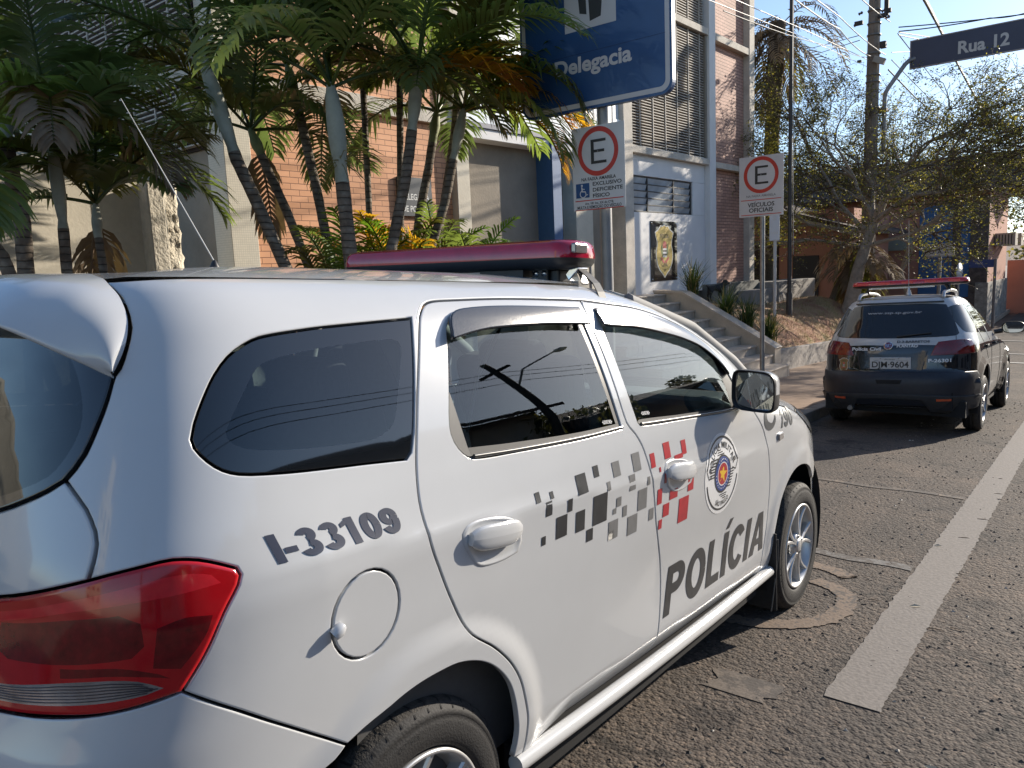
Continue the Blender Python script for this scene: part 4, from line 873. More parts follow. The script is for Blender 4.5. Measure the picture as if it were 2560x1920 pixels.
def worn(name, col, thr, sc=24, base=(.085, .071, .061)):
    """worn road paint: the asphalt shows through where it has rubbed off"""
    m, N, L, b = nodes_of(name, .8); tc = N.new('ShaderNodeTexCoord')
    n = N.new('ShaderNodeTexNoise'); n.inputs['Scale'].default_value = sc; n.inputs['Detail'].default_value = 8; n.inputs['Roughness'].default_value = .7; L.new(tc.outputs['Object'], n.inputs['Vector'])
    n2 = N.new('ShaderNodeTexNoise'); n2.inputs['Scale'].default_value = 3; n2.inputs['Detail'].default_value = 4; L.new(tc.outputs['Object'], n2.inputs['Vector'])
    ad = N.new('ShaderNodeMath'); ad.operation = 'MULTIPLY_ADD'; ad.inputs[1].default_value = .35; L.new(n2.outputs[0], ad.inputs[0]); L.new(n.outputs[0], ad.inputs[2])
    mr = N.new('ShaderNodeMapRange'); mr.inputs[1].default_value = thr-.03; mr.inputs[2].default_value = thr+.03; L.new(ad.outputs[0], mr.inputs[0])
    v = N.new('ShaderNodeTexNoise'); v.inputs['Scale'].default_value = 60; v.inputs['Detail'].default_value = 3; L.new(tc.outputs['Object'], v.inputs['Vector'])
    cr = ramp(N, [(.3, tuple(c*.78 for c in col)), (.7, tuple(c*1.1 for c in col))]); L.new(v.outputs[0], cr.inputs[0])
    mx = N.new('ShaderNodeMix'); mx.data_type = 'RGBA'; L.new(mr.outputs[0], mx.inputs[0]); mx.inputs[6].default_value = (*base, 1); L.new(cr.outputs[0], mx.inputs[7]); L.new(mx.outputs[2], b.inputs['Base Color'])
    bp = N.new('ShaderNodeBump'); bp.inputs['Strength'].default_value = .4; bp.inputs['Distance'].default_value = .006; L.new(v.outputs[0], bp.inputs['Height']); L.new(bp.outputs[0], b.inputs['Normal'])
    return m
ys = list(np.linspace(-60, 14, 8))+list(np.linspace(16, 40, 25))+[60, 100, 200, 400, 800]
g = MB(); g.grid([[(x, y, float(road_z(np.array(y)))-.03) for x in (-600, -80, -20, 0, 20, 80, 600)] for y in ys])
g.build('ground', mat('dry_earth', (.16, .10, .065), .95, var=(.6, .35), bump=(12, .4)))['kind'] = 'structure'
g = MB(); g.grid([[(x, y, float(road_z(np.array(y)))) for x in (-.90, 2, 5, 9.2)] for y in ys[1:-3]])
# cross street at the far end
g.grid([[(x, y, float(road_z(np.array(y)))-.002) for x in (-60, -20, -.9001)] for y in (21.2, 22.2, 23.2, 24.2, 25.2, 26.2, 27.0)])
g.build('road', ASPH)['kind'] = 'structure'
# loose chippings lying on the asphalt near the viewer
def chips():
    mb = MB(); r_ = random.Random(3)
    base = [(1, 0, 0), (-.4, .9, 0), (-.5, -.8, 0), (.1, .1, .75), (0, 0, -.4)]; fc = [(0, 1, 3), (1, 2, 3), (2, 0, 3)]
    for k in range(9000):
        y = .3+12.0*r_.random()**2.0; x = .2+3.4*r_.random()
        if x < .88 and -.5 < y < 3.1 and r_.random() < .8: continue
        s_ = (.0032+.0078*r_.random()**3)*(1+.05*y); a = r_.random()*6.3; ca, sa = math.cos(a), math.sin(a); fx = .7+.6*r_.random(); z0 = .0
        if 1.2 < x < 1.44 and r_.random() < .85: continue
        mb.add([(x+s_*(ca*p[0]*fx-sa*p[1]), y+s_*(sa*p[0]*fx+ca*p[1]), z0+s_*p[2]*.9) for p in base], fc, 0 if r_.random() < .72 else (1 if r_.random() < .75 else 2))
    o = mb.build('gravel', [mat('chip_dark', (.055, .05, .046), .8), mat('chip_tan', (.17, .13, .10), .8), mat('chip_pale', (.42, .38, .33), .7)]); o['kind'] = 'stuff'; o['label'] = 'loose stone chippings scattered over the coarse asphalt'
    mb = MB()
    for k in range(60):
        y = .9+6*r_.random()**1.4; x = 1.0+2.4*r_.random(); L_ = .02+.06*r_.random(); a = (r_.random()-.5)*1.2+ .2
        mb.tube([(x, y, .004), (x+L_*.5*math.cos(a), y+L_*.5*math.sin(a), .007), (x+L_*math.cos(a), y+L_*math.sin(a), .003)], [.002, .0022, .001], 4)
    for (x, y, L_, a) in ((1.30, 2.95, .06, .5), (1.22, 4.1, .05, .2), (1.62, 1.5, .07, -.3)):
        mb.add([(x, y, .006), (x+L_*.5*math.cos(a)-.012*math.sin(a), y+L_*.5*math.sin(a)+.012, .015), (x+L_*math.cos(a), y+L_*math.sin(a), .008), (x+L_*.5*math.cos(a)+.012*math.sin(a), y+L_*.5*math.sin(a)-.012, .006)], [(0, 1, 2, 3)], 1)
    o = mb.build('twig_litter', [mat('twig', (.20, .14, .09), .8), mat('dead_leaf', (.5, .42, .30), .7)]); o['kind'] = 'stuff'; o['label'] = 'dry twigs and leaf bits strewn on the asphalt'
chips()
def jag(x0, x1, y0, y1, z, step=.025, j=.006, seed=1):
    r_ = random.Random(seed); n = int((y1-y0)/step); rows = []
    for i in range(n+1):
        y = y0+(y1-y0)*i/n; a = x0+r_.gauss(0, j); b = x1+r_.gauss(0, j); rows.append([(a, y, z), (a*.66+b*.34, y, z), (a*.34+b*.66, y, z), (b, y, z)])
    return rows
lp = worn('worn_white_paint', (.215, .190, .168), .50, 16)
g = MB(); g.grid(jag(1.215, 1.425, 1.78, 14.5, .004, .03, .0035), 0, False); tag(g.build('road_marking', lp), 'long worn white parking line painted along the asphalt', kind='structure')
g = MB(); g.grid([[(x, 5.50+.02*math.sin(x*9)+q, .004) for q in (0, .07)] for x in np.linspace(-.85, 1.2, 30)], 0, False); g.build('road_marking', worn('faded_tan_paint', (.21, .16, .12), .70, 20))['kind'] = 'structure'
g = MB(); g.grid([[(x, 3.52+.015*math.sin(x*13)+q, .004) for q in (0, .09)] for x in np.linspace(-.5, 1.2, 30)], 0, False); g.build('road_marking', worn('faded_grey_paint', (.17, .16, .15), .68, 18))['kind'] = 'structure'
g = MB()
c5 = [(.62, 3.30), (.80, 3.29), (.93, 3.22), (.95, 3.20)]
arc = [(.80, 3.05), (.92, 3.00), (1.02, 2.88), (1.045, 2.72), (1.01, 2.55), (.93, 2.42), (.80, 2.32), (.62, 2.27)]
for pl in (c5, arc):
    P_ = smooth_poly(pl, step=.05)[:int(len(smooth_poly(pl, step=.05))*.62)]
    P_ = np.array([np.array(pl[0])+0]+[np.array(q) for q in pl[1:]])
    t = np.linspace(0, len(P_)-1, 60); rj = np.random.default_rng(2); cx_ = pchip(range(len(P_)), P_[:, 0])(t); cy_ = pchip(range(len(P_)), P_[:, 1])(t)
    tx = np.gradient(cx_); ty = np.gradient(cy_); n_ = np.hypot(tx, ty)
    g.grid([[(cx_[i]-ty[i]/n_[i]*(.05+rj.normal(0, .006)), cy_[i]+tx[i]/n_[i]*(.05+rj.normal(0, .006)), .0045), (cx_[i], cy_[i], .0045), (cx_[i]+ty[i]/n_[i]*(.05+rj.normal(0, .006)), cy_[i]-tx[i]/n_[i]*(.05+rj.normal(0, .006)), .0045)] for i in range(60)], 0, False)
tag(g.build('road_marking', worn('faded_ochre_paint', (.20, .145, .105), .63, 30)), 'faded ochre painted numeral beside the front wheel', kind='structure')
g = MB(); g.grid(jag(.80, 1.08, 1.58, 1.76, .003, .02, .02, 5), 0, False); g.build('road_marking', worn('faded_patch_paint', (.16, .13, .105), .68, 12))['kind'] = 'structure'
g = MB()
for y0 in (19.4, 21.4, 24.3): g.grid([[(x, y0+q, float(road_z(np.array(y0)))+.012) for q in (0, .25)] for x in (-.6, 2, 6)], 0, False)
g.build('road_marking', worn('far_white_paint', (.5, .48, .45), .45, 6))['kind'] = 'structure'
# pavement and kerb
PAVE = mat('pavement_concrete', (.29, .20, .14), .85, var=(1.4, .35), var2=(26, .15), bump=(60, .25))
KERB = mat('kerb_concrete', (.27, .235, .20), .85, var=(5, .3), bump=(50, .3))
g = MB(); g.box(-14, -1.06, -12, 20.8, -.02, .13); g.build('pavement', PAVE)['kind'] = 'structure'
g = MB()
for k in range(33): g.box(-1.06, -.905, -12+k, -12+k+.992, -.02, .133)
tag(g.build('kerb', KERB, bevel=.012), kind='structure')
g = MB(); g.grid([[(x, y, float(road_z(np.array(y)))+dz) for x, dz in ((-30, .14), (-1.35, .14), (-1.2, .14), (-1.2, 0))] for y in (27.2, 28, 29, 32, 40, 60, 90)], 0, False); g.build('pavement', mat('far_pavement', (.34, .28, .22), .85, var=(2, .2)))['kind'] = 'structure'

# ================================================================== POLICE STATION (gravity frame: x = out from the facade, y = along the street, z = up)
def brick(name, c1, c2, mort, w_, h_, gap):
    m, N, L, b = nodes_of(name, .75); tc = N.new('ShaderNodeTexCoord'); sp = N.new('ShaderNodeSeparateXYZ'); cb = N.new('ShaderNodeCombineXYZ')
    L.new(tc.outputs['Object'], sp.inputs[0]); L.new(sp.outputs['Y'], cb.inputs['X']); L.new(sp.outputs['Z'], cb.inputs['Y'])
    t = N.new('ShaderNodeTexBrick'); L.new(cb.outputs[0], t.inputs['Vector']); t.inputs['Scale'].default_value = 1; t.inputs['Brick Width'].default_value = w_; t.inputs['Row Height'].default_value = h_
    t.inputs['Mortar Size'].default_value = gap; t.inputs['Mortar Smooth'].default_value = .2; t.inputs['Bias'].default_value = 0; t.offset = .5
    t.inputs['Color1'].default_value = (*c1, 1); t.inputs['Color2'].default_value = (*c2, 1); t.inputs['Mortar'].default_value = (*mort, 1)
    n = N.new('ShaderNodeTexNoise'); n.inputs['Scale'].default_value = 1.3; n.inputs['Detail'].default_value = 6; L.new(tc.outputs['Object'], n.inputs['Vector'])
    r_ = ramp(N, [(.3, (.80, .80, .80)), (.7, (1.12, 1.12, 1.12))]); L.new(n.outputs[0], r_.inputs[0])
    mx = N.new('ShaderNodeMix'); mx.data_type = 'RGBA'; mx.blend_type = 'MULTIPLY'; mx.inputs[0].default_value = 1; L.new(t.outputs['Color'], mx.inputs[6]); L.new(r_.outputs[0], mx.inputs[7]); L.new(mx.outputs[2], b.inputs['Base Color'])
    bp = N.new('ShaderNodeBump'); bp.invert = True; bp.inputs['Strength'].default_value = .8; bp.inputs['Distance'].default_value = .012; L.new(t.outputs['Fac'], bp.inputs['Height']); L.new(bp.outputs[0], b.inputs['Normal'])
    return m
BRICK = brick('salmon_brick', (.64, .315, .165), (.70, .36, .20), (.28, .13, .07), .235, .0715, .005)
BRICK2 = brick('rose_brick', (.47, .265, .205), (.54, .31, .24), (.22, .13, .10), .235, .072, .007)
CREAM = mat('cream_paint', (.60, .545, .44), .8, var=(2.2, .14), var2=(20, .06), bump=(35, .12))
CONC = mat('pale_concrete', (.56, .51, .44), .85, var=(3.5, .22), var2=(40, .1), bump=(40, .3))
WHITEW = mat('white_wall', (.74, .73, .72), .8, var=(1.4, .07), bump=(45, .06))
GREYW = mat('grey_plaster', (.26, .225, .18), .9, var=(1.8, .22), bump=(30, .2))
SLAT = mat('louvre_slat', (.46, .42, .37), .7, var=(6, .25))
BLUET = brick('blue_tile', (.03, .09, .22), (.04, .12, .27), (.02, .05, .12), .1, .1, .006)
DGLASS = mat('dark_glazing', (.012, .014, .016), .04, spec=.7)
STEEL = mat('galvanised_steel', (.30, .30, .30), .42, .75, var=(9, .25))
ALU = mat('aluminium', (.52, .53, .54), .35, .8)
def tiles():
    m, N, L, b = nodes_of('mosaic_tile', .55); tc = N.new('ShaderNodeTexCoord'); sp = N.new('ShaderNodeSeparateXYZ'); cb = N.new('ShaderNodeCombineXYZ'); ad = N.new('ShaderNodeMath')
    L.new(tc.outputs['Object'], sp.inputs[0]); L.new(sp.outputs['X'], ad.inputs[0]); L.new(sp.outputs['Y'], ad.inputs[1]); L.new(ad.outputs[0], cb.inputs['X']); L.new(sp.outputs['Z'], cb.inputs['Y'])
    t = N.new('ShaderNodeTexBrick'); L.new(cb.outputs[0], t.inputs['Vector']); t.offset = 0; t.inputs['Scale'].default_value = 1; t.inputs['Brick Width'].default_value = .026; t.inputs['Row Height'].default_value = .026; t.inputs['Mortar Size'].default_value = .0016
    t.inputs['Color1'].default_value = (.60, .555, .46, 1); t.inputs['Color2'].default_value = (.56, .52, .43, 1); t.inputs['Mortar'].default_value = (.40, .37, .31, 1); L.new(t.outputs['Color'], b.inputs['Base Color'])
    return m
TILE = tiles()
PS_O = (-5.75, 0, 0)
ps = thing('police_station', 'two storey police station of salmon brick with pale pillars and louvred windows', 'building', PS_O)
TOP = 9.6
def pbox(name, m, x0, x1, y0, y1, z0, z1, bevel=.006): return MB().box(x0, x1, y0, y1, z0, z1).build(name, m, ps, bevel)
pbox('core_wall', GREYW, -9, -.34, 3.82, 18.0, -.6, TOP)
# left block
pbox('brick_wall', BRICK, -.34, -.12, 4.13, 7.46, -.5, 3.66, 0); pbox('brick_wall', BRICK, -.34, -.12, 4.13, 7.46, 3.87, TOP, 0)
pbox('floor_beam', CONC, -.34, -.04, 4.132, 7.458, 3.66, 3.87)
pbox('column', TILE, -.33, 0, 3.80, 4.13, -.6, TOP); pbox('column', CREAM, -.34, 0, 7.46, 7.73, -.5, TOP)
# tower
for y0, y1 in ((12.09, 12.41), (15.77, 16.08), (17.98, 18.28)): pbox('pillar', CONC if y0 < 15 or y0 > 17 else WHITEW, -.44, 0, y0, y1, .2, TOP)
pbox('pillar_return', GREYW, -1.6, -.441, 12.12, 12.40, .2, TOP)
pbox('emblem_wall', WHITEW, -.34, -.13, 12.412, 15.768, .95, 2.62); pbox('lintel_wall', WHITEW, -.34, -.13, 12.412, 15.768, 3.33, 3.73)
pbox('window_jamb', WHITEW, -.34, -.13, 15.15, 15.768, 2.622, 3.328)
for z0, z1 in ((3.73, 3.86), (6.48, 6.62), (9.25, 9.4)): pbox('floor_beam', CONC, -.30, -.015, 12.412, 15.768, z0, z1)
for z0, z1 in ((3.69, 3.82), (6.45, 6.6), (9.2, 9.35)): pbox('floor_beam', CONC, -.30, -.012, 16.082, 17.978, z0, z1)
for z0, z1 in ((1.08, 3.69), (3.822, 6.45), (6.602, 9.2)): pbox('brick_panel', BRICK2, -.30, -.155, 16.082, 17.978, z0, z1, 0)
pbox('plinth', mat('green_grey_plinth', (.13, .135, .125), .8, var=(5, .3), bump=(30, .2)), -.35, .03, 15.6, 18.5, -.2, 1.08)
pbox('tower_core', mat('louvre_gap_shade', (.035, .022, .018), .9), -2.5, -.301, 12.42, 18.2, .3, TOP)  # near-black colour puts the shade between the slats into the core
def louvre(y0, y1, z0, z1, pitch, x, vb, axis='y', name='louvre_screen'):
    mb = MB(); n = int((z1-z0)/pitch)
    for k in range(n):
        z = z0+(k+.5)*pitch
        if axis == 'y': mb.obox((x, (y0+y1)/2, z), (.030, 0, .003), (0, (y1-y0)/2, 0), (0, 0, .0075))
        else: mb.obox(((y0+y1)/2, x, z), ((y1-y0)/2, 0, 0), (0, .030, -.003), (0, 0, .0085))
    o = mb.build(name, SLAT, ps); fr = MB()
    for q in vb:
        if axis == 'y': fr.box(x+.030, x+.045, q-.011, q+.011, z0, z1)
        else: fr.box(q-.011, q+.011, x-.045, x-.030, z0, z1)
    fr.build('louvre_bar', SLAT, o)
    return o
VB = list(np.arange(12.86, 15.7, .52))
louvre(12.414, 15.68, 3.86, 6.48, .054, -.13, VB); louvre(12.414, 15.68, 6.62, 9.2, .054, -.13, VB)
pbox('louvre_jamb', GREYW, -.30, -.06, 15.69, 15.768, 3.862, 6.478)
# glass louvre window under the beam
wf = MB()
for y in (12.45, 13.22, 14.32, 15.12): wf.box(-.20, -.155, y-.018, y+.018, 2.64, 3.32)
for k in range(6): wf.box(-.21, -.16, 12.43, 15.14, 2.64+.134*k-.011, 2.64+.134*k+.011)
wo = wf.build('window', mat('window_iron', (.05, .05, .05), .6), ps)
wg = MB()
for k in range(5):
    for y0, y1 in ((12.47, 13.20), (13.24, 14.30), (14.34, 15.10)): wg.obox((-.185, (y0+y1)/2, 2.64+.134*(k+.5)), (.018, 0, .058), (0, (y1-y0)/2, 0), (.002, 0, -.001))
wg.build('pane', mat('frosted_pane', (.50, .55, .60), .18, coat=.5, var=(1.6, .35)), wo)
# entrance: recessed doors, blue and pale piers, name panel
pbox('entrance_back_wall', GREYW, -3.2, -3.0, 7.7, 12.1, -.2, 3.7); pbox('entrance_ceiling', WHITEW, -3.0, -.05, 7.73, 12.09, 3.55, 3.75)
pbox('name_panel', mat('pale_blue_panel', (.66, .71, .76), .35, coat=.3, var=(1.1, .06)), -.30, -.10, 7.732, 12.088, 3.78, 5.2); pbox('canopy_edge', mat('navy_edge', (.02, .035, .09), .4), -.32, -.02, 7.732, 12.088, 3.70, 3.778)
pbox('upper_wall', WHITEW, -.34, -.14, 7.73, 12.09, 5.2, TOP)
pbox('pier', mat('blue_pier', (.03, .10, .24), .6, var=(20, .1)), -.46, 0, 9.79, 10.03, -.2, 3.70, 0); pbox('pier', CREAM, -.50, -.06, 10.53, 11.06, -.2, 3.70)
pbox('pier', mat('shadow_grey_pier', (.33, .31, .28), .8), -1.2, -.52, 11.07, 12.09, -.2, 3.70)  # the grey of this last pier has the entrance shade painted in
mb = MB()
for k, q in enumerate('POLÍCIA CIVIL'): pass
flat_text(mb, 'POLÍCIA CIVIL', (-.098, 8.42, 4.19), (0, 1, 0), (0, 0, 1), .50, 3.66, 0, .03, thick=.045); mb.build('lettering', mat('steel_letters', (.82, .81, .79), .3, .1), ps)
mb = MB()
for y in (7.78, 8.7, 9.72): mb.box(-1.62, -1.55, y-.03, y+.03, .3, 3.55)
for z in (.75, 1.9, 2.35): mb.box(-1.61, -1.56, 7.75, 9.75, z-.03, z+.03)
do = mb.build('entrance_door', ALU, ps); MB().box(-1.60, -1.575, 7.75, 9.75, .3, 3.55).build('glazing', DGLASS, do)
pbox('door_transom', WHITEW, -1.5, -1.2, 8.0, 9.0, 2.95, 3.38)
# side wall towards the viewer with its louvres
pbox('side_beam', CONC, -7.5, -.33, 3.70, 3.815, 3.80, 3.96); pbox('side_beam', CONC, -7.5, -.33, 3.70, 3.815, 6.4, 6.56)
pbox('louvre_back', mat('louvre_gap_shade2', (.03, .02, .018), .9), -7.5, -.34, 3.79, 3.818, 3.06, 6.4, 0)  # dark sheet painted as the shade behind the side louvres
louvre(-7.4, -.34, 3.08, 3.79, .056, 3.745, list(np.arange(-7.2, -.3, .5)), 'x'); louvre(-7.4, -.34, 3.98, 6.38, .056, 3.745, list(np.arange(-7.2, -.3, .5)), 'x')
pbox('roof_slab', CONC, -9.2, .15, 3.6, 18.4, TOP, TOP+.25)
# plaque with police crest on the white wall (own thing)
pq = thing('emblem_plaque', 'dark glass plaque with gold police shield on the white wall', 'plaque', Vector(PS_O)+GM@Vector((-.127, 13.81, 1.85)))
MB().box(0, .012, -.56, .56, -.61, .61).build('plate', mat('black_mirror_plate', (.02, .018, .017), .05, coat=.5), pq, .002)
GOLD = mat('shield_gold', (.60, .46, .16), .35, .3, var=(4, .25)); 
def shield(par, sc, x, gold=GOLD, detail=True, nx=Vector((1, 0, 0)), ux=Vector((0, 1, 0)), uy=Vector((0, 0, 1)), o=Vector((0, 0, 0))):
    out = [(0, 1.0), (.10, .93), (.26, .95), (.30, .90), (.42, .80), (.55, .74), (.62, .70), (.58, .55), (.50, .38), (.49, .22), (.56, 0), (.57, -.22), (.49, -.50), (.34, -.72), (.16, -.84), (0, -1.0)]
    out = out+[(-a, b) for a, b in out[::-1][1:-1]]
    out = [(a*1.12, b) for a, b in out]; W_ = MB(); W_.prism([(a*sc*1.09, b*sc*1.05) for a, b in out], o+nx*x, ux, uy, nx*.006*sc); so_ = W_.build('shield_rim', mat('shield_rim', (.72, .71, .66), .35), par)
    G_ = MB(); G_.prism([(a*sc, b*sc) for a, b in out], o+nx*(x+.006*sc), ux, uy, nx*.006*sc); G_.build('shield_face', gold, so_)
    if not detail: return so_
    a_ = MB(); o2 = o+nx*(x+.0135*sc)
    poly_on(a_, ell(0, .23*sc, .16*sc, .16*sc, 24), o2, ux, uy, 0)
    for k in range(5): poly_on(a_, [(-.15*sc, (-.24+.07*k)*sc), (.15*sc, (-.24+.07*k)*sc), (.15*sc, (-.17+.07*k)*sc), (-.15*sc, (-.17+.07*k)*sc)], o2+nx*.001, ux, uy, 1 if k % 2 else 2)
    for sg in (-1, 1):
        poly_on(a_, [(sg*.16*sc, -.25*sc), (sg*.27*sc, -.05*sc), (sg*.28*sc, .18*sc), (sg*.20*sc, .30*sc), (sg*.18*sc, .0)], o2+nx*.0015, ux, uy, 3)
        poly_on(a_, [(sg*.02*sc, -.40*sc), (sg*.30*sc, -.20*sc), (sg*.34*sc, -.30*sc), (sg*.06*sc, -.50*sc)], o2+nx*.002, ux, uy, 0)
    a_.build('coat_of_arms', [mat('arms_red', (.55, .10, .08), .5), mat('arms_black', (.02, .02, .02), .5), mat('arms_white', (.7, .7, .68), .5), mat('arms_green', (.10, .18, .07), .6)], so_)
    t_ = MB()
    for txt, zz, wd, hg in (('POLÍCIA', .50, .70, .16), ('CIVIL', -.60, .52, .17), ('SP', -.80, .12, .09)): flat_text(t_, txt, o2+uy*zz*sc+nx*.001, ux, uy, hg*sc, wd*sc, 0, .03, center=True)
    t_.build('lettering', mat('shield_ink', (.10, .07, .02), .6), so_)
    ro = MB(); ringquads(ro, 0, -.42*sc, .36*sc, .385*sc, o2, ux, uy, 24, 0, R(200), R(340), .45); ringquads(ro, 0, -.56*sc, .36*sc, .385*sc, o2, ux, uy, 24, 0, R(200), R(340), .45); ro.build('ribbon', mat('shield_ink2', (.25, .17, .04), .6), so_)
    return so_
shield(pq, .53, .012)
sc_ = MB()
for y in (-.52, .52):
    for z in (-.57, .57): sc_.lathe([(.016, 0), (.016, .012), (.0005, .014)], (.012, y, z), (1, 0, 0), 12)
sc_.build('screw', CHROME, pq)
# brass name board on the brick
nb = thing('name_board', 'dark notice board with steel letters on the salmon brick wall', 'notice board', Vector(PS_O)+GM@Vector((-.118, 6.70, 2.62)))
MB().box(0, .05, -.32, .30, -.24, .28).build('board', mat('board_dark', (.03, .034, .04), .4), nb, .004)
t_ = MB(); flat_text(t_, 'DELEGACIA', (.051, -.28, -.02), (0, 1, 0), (0, 0, 1), .08, .52, 0, .02); t_.build('lettering', mat('board_letters', (.55, .55, .53), .5), nb); t_ = MB(); flat_text(t_, 'DE POLÍCIA', (.051, -.28, -.18), (0, 1, 0), (0, 0, 1), .08, .52, 0, .02); t_.build('lettering', mat('board_letters', (.55, .55, .53), .5), nb)

# ================================================================== BOUNDARY WALL, STEPS, RETAINING WALL, BANK
bw = thing('boundary_wall', 'cream plastered boundary wall ending in a rough stucco pier', 'wall', PS_O)
mb = MB(); mb.box(-.22, 0, -9, 2.82, -.3, 2.72); mb.tube([(-.11, -9, 2.72), (-.11, 2.80, 2.72)], .115, 16, smooth=True); mb.build('wall', CREAM, bw)
MB().box(-.22, .17, 2.82, 3.0, -.3, 2.60).build('pier', mat('rough_stucco', (.52, .475, .39), .95, var=(9, .2), bump=(26, .9)), bw, .02)
def rough_pier():
    r_ = random.Random(4); mb = MB(); rows = []
    for i in range(60):
        z = -.3+2.9*i/59; rows.append([(.16+r_.gauss(0, .006), 3.0, z)]+[(.145+r_.gauss(0, .012), 3.0+.15*k/6, z) for k in range(1, 6)]+[(.10+r_.gauss(0, .01), 3.16+r_.gauss(0, .008), z), (-.2, 3.15, z)])
    mb.grid(rows, 0, True, True); mb.build('broken_edge', mat('exposed_render', (.62, .56, .45), .95, var=(14, .3), bump=(40, 1.0)), bw)
rough_pier()
STEP = mat('marble_step', (.52, .43, .34), .5, var=(5, .22), var2=(30, .08)); STR = mat('marble_cladding', (.52, .43, .33), .5, var=(3, .15), var2=(22, .06))
stw = thing('entrance_steps', 'flight of beige marble steps climbing to the police station door', 'steps', (-2.57, 12.92, .13))
for k in range(9):
    mb = MB(); x1 = -.31*k; mb.box(x1-.40 if k < 8 else x1-2.6, x1-.012, -3.6, -.002, -.5, .22+.162*k-.032, 0); mb.box(x1-.40 if k < 8 else x1-2.6, x1+.012, -3.6, -.001, .22+.162*k-.031, .22+.162*k, 0)
    o = mb.build('step', STEP, stw, .004)
    j = MB()
    for q in np.arange(-3.2, 0, .62): j.box(x1-.0125, x1-.0105, q+.11*(k % 3), q+.11*(k % 3)+.006, .09+.162*(k-1), .22+.162*k-.034)
    j.build('joint', mat('joint_dark', (.10, .08, .065), .9), o)
mb = MB(); sp_ = [(-.28, -.3), (-.28, .50), (-.35, .535), (-2.13, 1.54), (-2.75, 1.57), (-2.75, -.3)]
mb.prism(sp_, (0, 0, 0), (1, 0, 0), (0, 0, 1), (0, .30, 0)); so = mb.build('stringer', STR, stw, .008)
cp = MB(); cs = [(-.262, .50), (-.345, .555), (-2.12, 1.56), (-2.76, 1.592), (-2.76, 1.545), (-2.13, 1.515), (-.35, .512), (-.28, .46)]
cp.prism(cs, (0, -.018, 0), (1, 0, 0), (0, 0, 1), (0, .336, 0)); cp.build('coping', STEP, so, .005)
hr = thing('handrail', 'grey steel handrail at the top of the entrance steps', 'handrail', (-4.39, 9.08, 1.05))
mb = MB(); mb.tube([(-.62, 0, 1.22), (-.05, 0, 1.22), (0, 0, 1.2)], .022, 8); mb.build('rail', STEEL, hr); mb = MB(); mb.tube([(0, 0, .2), (0, 0, 1.22)], .022, 8); mb.build('post', STEEL, hr); mb = MB(); mb.tube([(-.6, 0, .2), (-.6, 0, 1.22)], .022, 8); mb.build('post', STEEL, hr)
rw = MB(); rw.box(-3.17, -3.02, 13.24, 20.8, -.1, .545); tag(rw.build('retaining_wall', mat('grey_render', (.30, .275, .25), .9, var=(2.5, .3), var2=(18, .15), bump=(24, .5)), bevel=.012), 'low grey rendered retaining wall holding the grassy bank', 'wall')
def bank_z(x, y):
    z = .50+.98*(1-np.exp(-np.maximum(0, -3.1-x)/.85)); z = z+.42*np.exp(-((x+3.7)/1.0)**2-((y-19.6)/1.5)**2)
    return z
g = MB(); rn = np.random.default_rng(5); rows = []
for y in np.linspace(13.15, 21.0, 80): rows.append([(x, y, float(bank_z(np.array(x), np.array(y)))+rn.normal(0, .012)-(0 if y < 20.3 else (y-20.3)*1.2)) for x in np.linspace(-3.12, -6.2, 44)])
def bankmat():
    m, N, L, b = nodes_of('dry_bank', .95); tc = N.new('ShaderNodeTexCoord')
    n = N.new('ShaderNodeTexNoise'); n.inputs['Scale'].default_value = 1.6; n.inputs['Detail'].default_value = 7; n.inputs['Roughness'].default_value = .7; L.new(tc.outputs['Object'], n.inputs['Vector'])
    r_ = ramp(N, [(.30, (.26, .12, .08)), (.45, (.34, .19, .12)), (.55, (.40, .27, .15)), (.68, (.27, .25, .10))]); L.new(n.outputs[0], r_.inputs[0]); L.new(r_.outputs[0], b.inputs['Base Color'])
    n2 = N.new('ShaderNodeTexNoise'); n2.inputs['Scale'].default_value = 45; n2.inputs['Detail'].default_value = 5; L.new(tc.outputs['Object'], n2.inputs['Vector'])
    bp = N.new('ShaderNodeBump'); bp.inputs['Strength'].default_value = .9; bp.inputs['Distance'].default_value = .05; L.new(n2.outputs[0], bp.inputs['Height']); L.new(bp.outputs[0], b.inputs['Normal']); return m
g.grid(rows, 0, True, True); g.build('grass_bank', bankmat())['kind'] = 'structure'
def dry_grass():
    mb = MB(); r_ = random.Random(9)
    for k in range(9000):
        x = -3.15-2.3*r_.random()**1.3; y = 13.3+7*r_.random(); z = float(bank_z(np.array(x), np.array(y)))-.01; hgt = .03+.06*r_.random(); a = r_.random()*6.3; l = .03+.03*r_.random(); gy = math.sin(x*3.1+1)*math.cos(y*1.7)+r_.gauss(0, .5)
        mb.add([(x-.004*math.sin(a), y+.004*math.cos(a), z), (x+.004*math.sin(a), y-.004*math.cos(a), z), (x+l*math.cos(a), y+l*math.sin(a), z+hgt)], [(0, 1, 2)], 0 if gy > .55 else (1 if gy > -.6 else 2))
    o = mb.build('grass', [mat('grass_green', (.20, .21, .06), .8), mat('grass_straw', (.48, .36, .18), .9), mat('grass_brown', (.36, .22, .13), .9)]); o['kind'] = 'stuff'; o['label'] = 'short dry grass on the bank beside the steps'
dry_grass()
lg = MB(); lg.box(-.2, .55, 18.5, 21.2, -.3, 1.02); lg.box(-.2, .42, 17.2, 18.49, -.3, .86)
tag(lg.build('concrete_ledge', mat('ledge_concrete', (.30, .28, .26), .9, var=(3, .25), bump=(30, .3)), matrix=plumb(PS_O), bevel=.01), 'grey concrete ledge at the foot of the station tower', 'ledge')
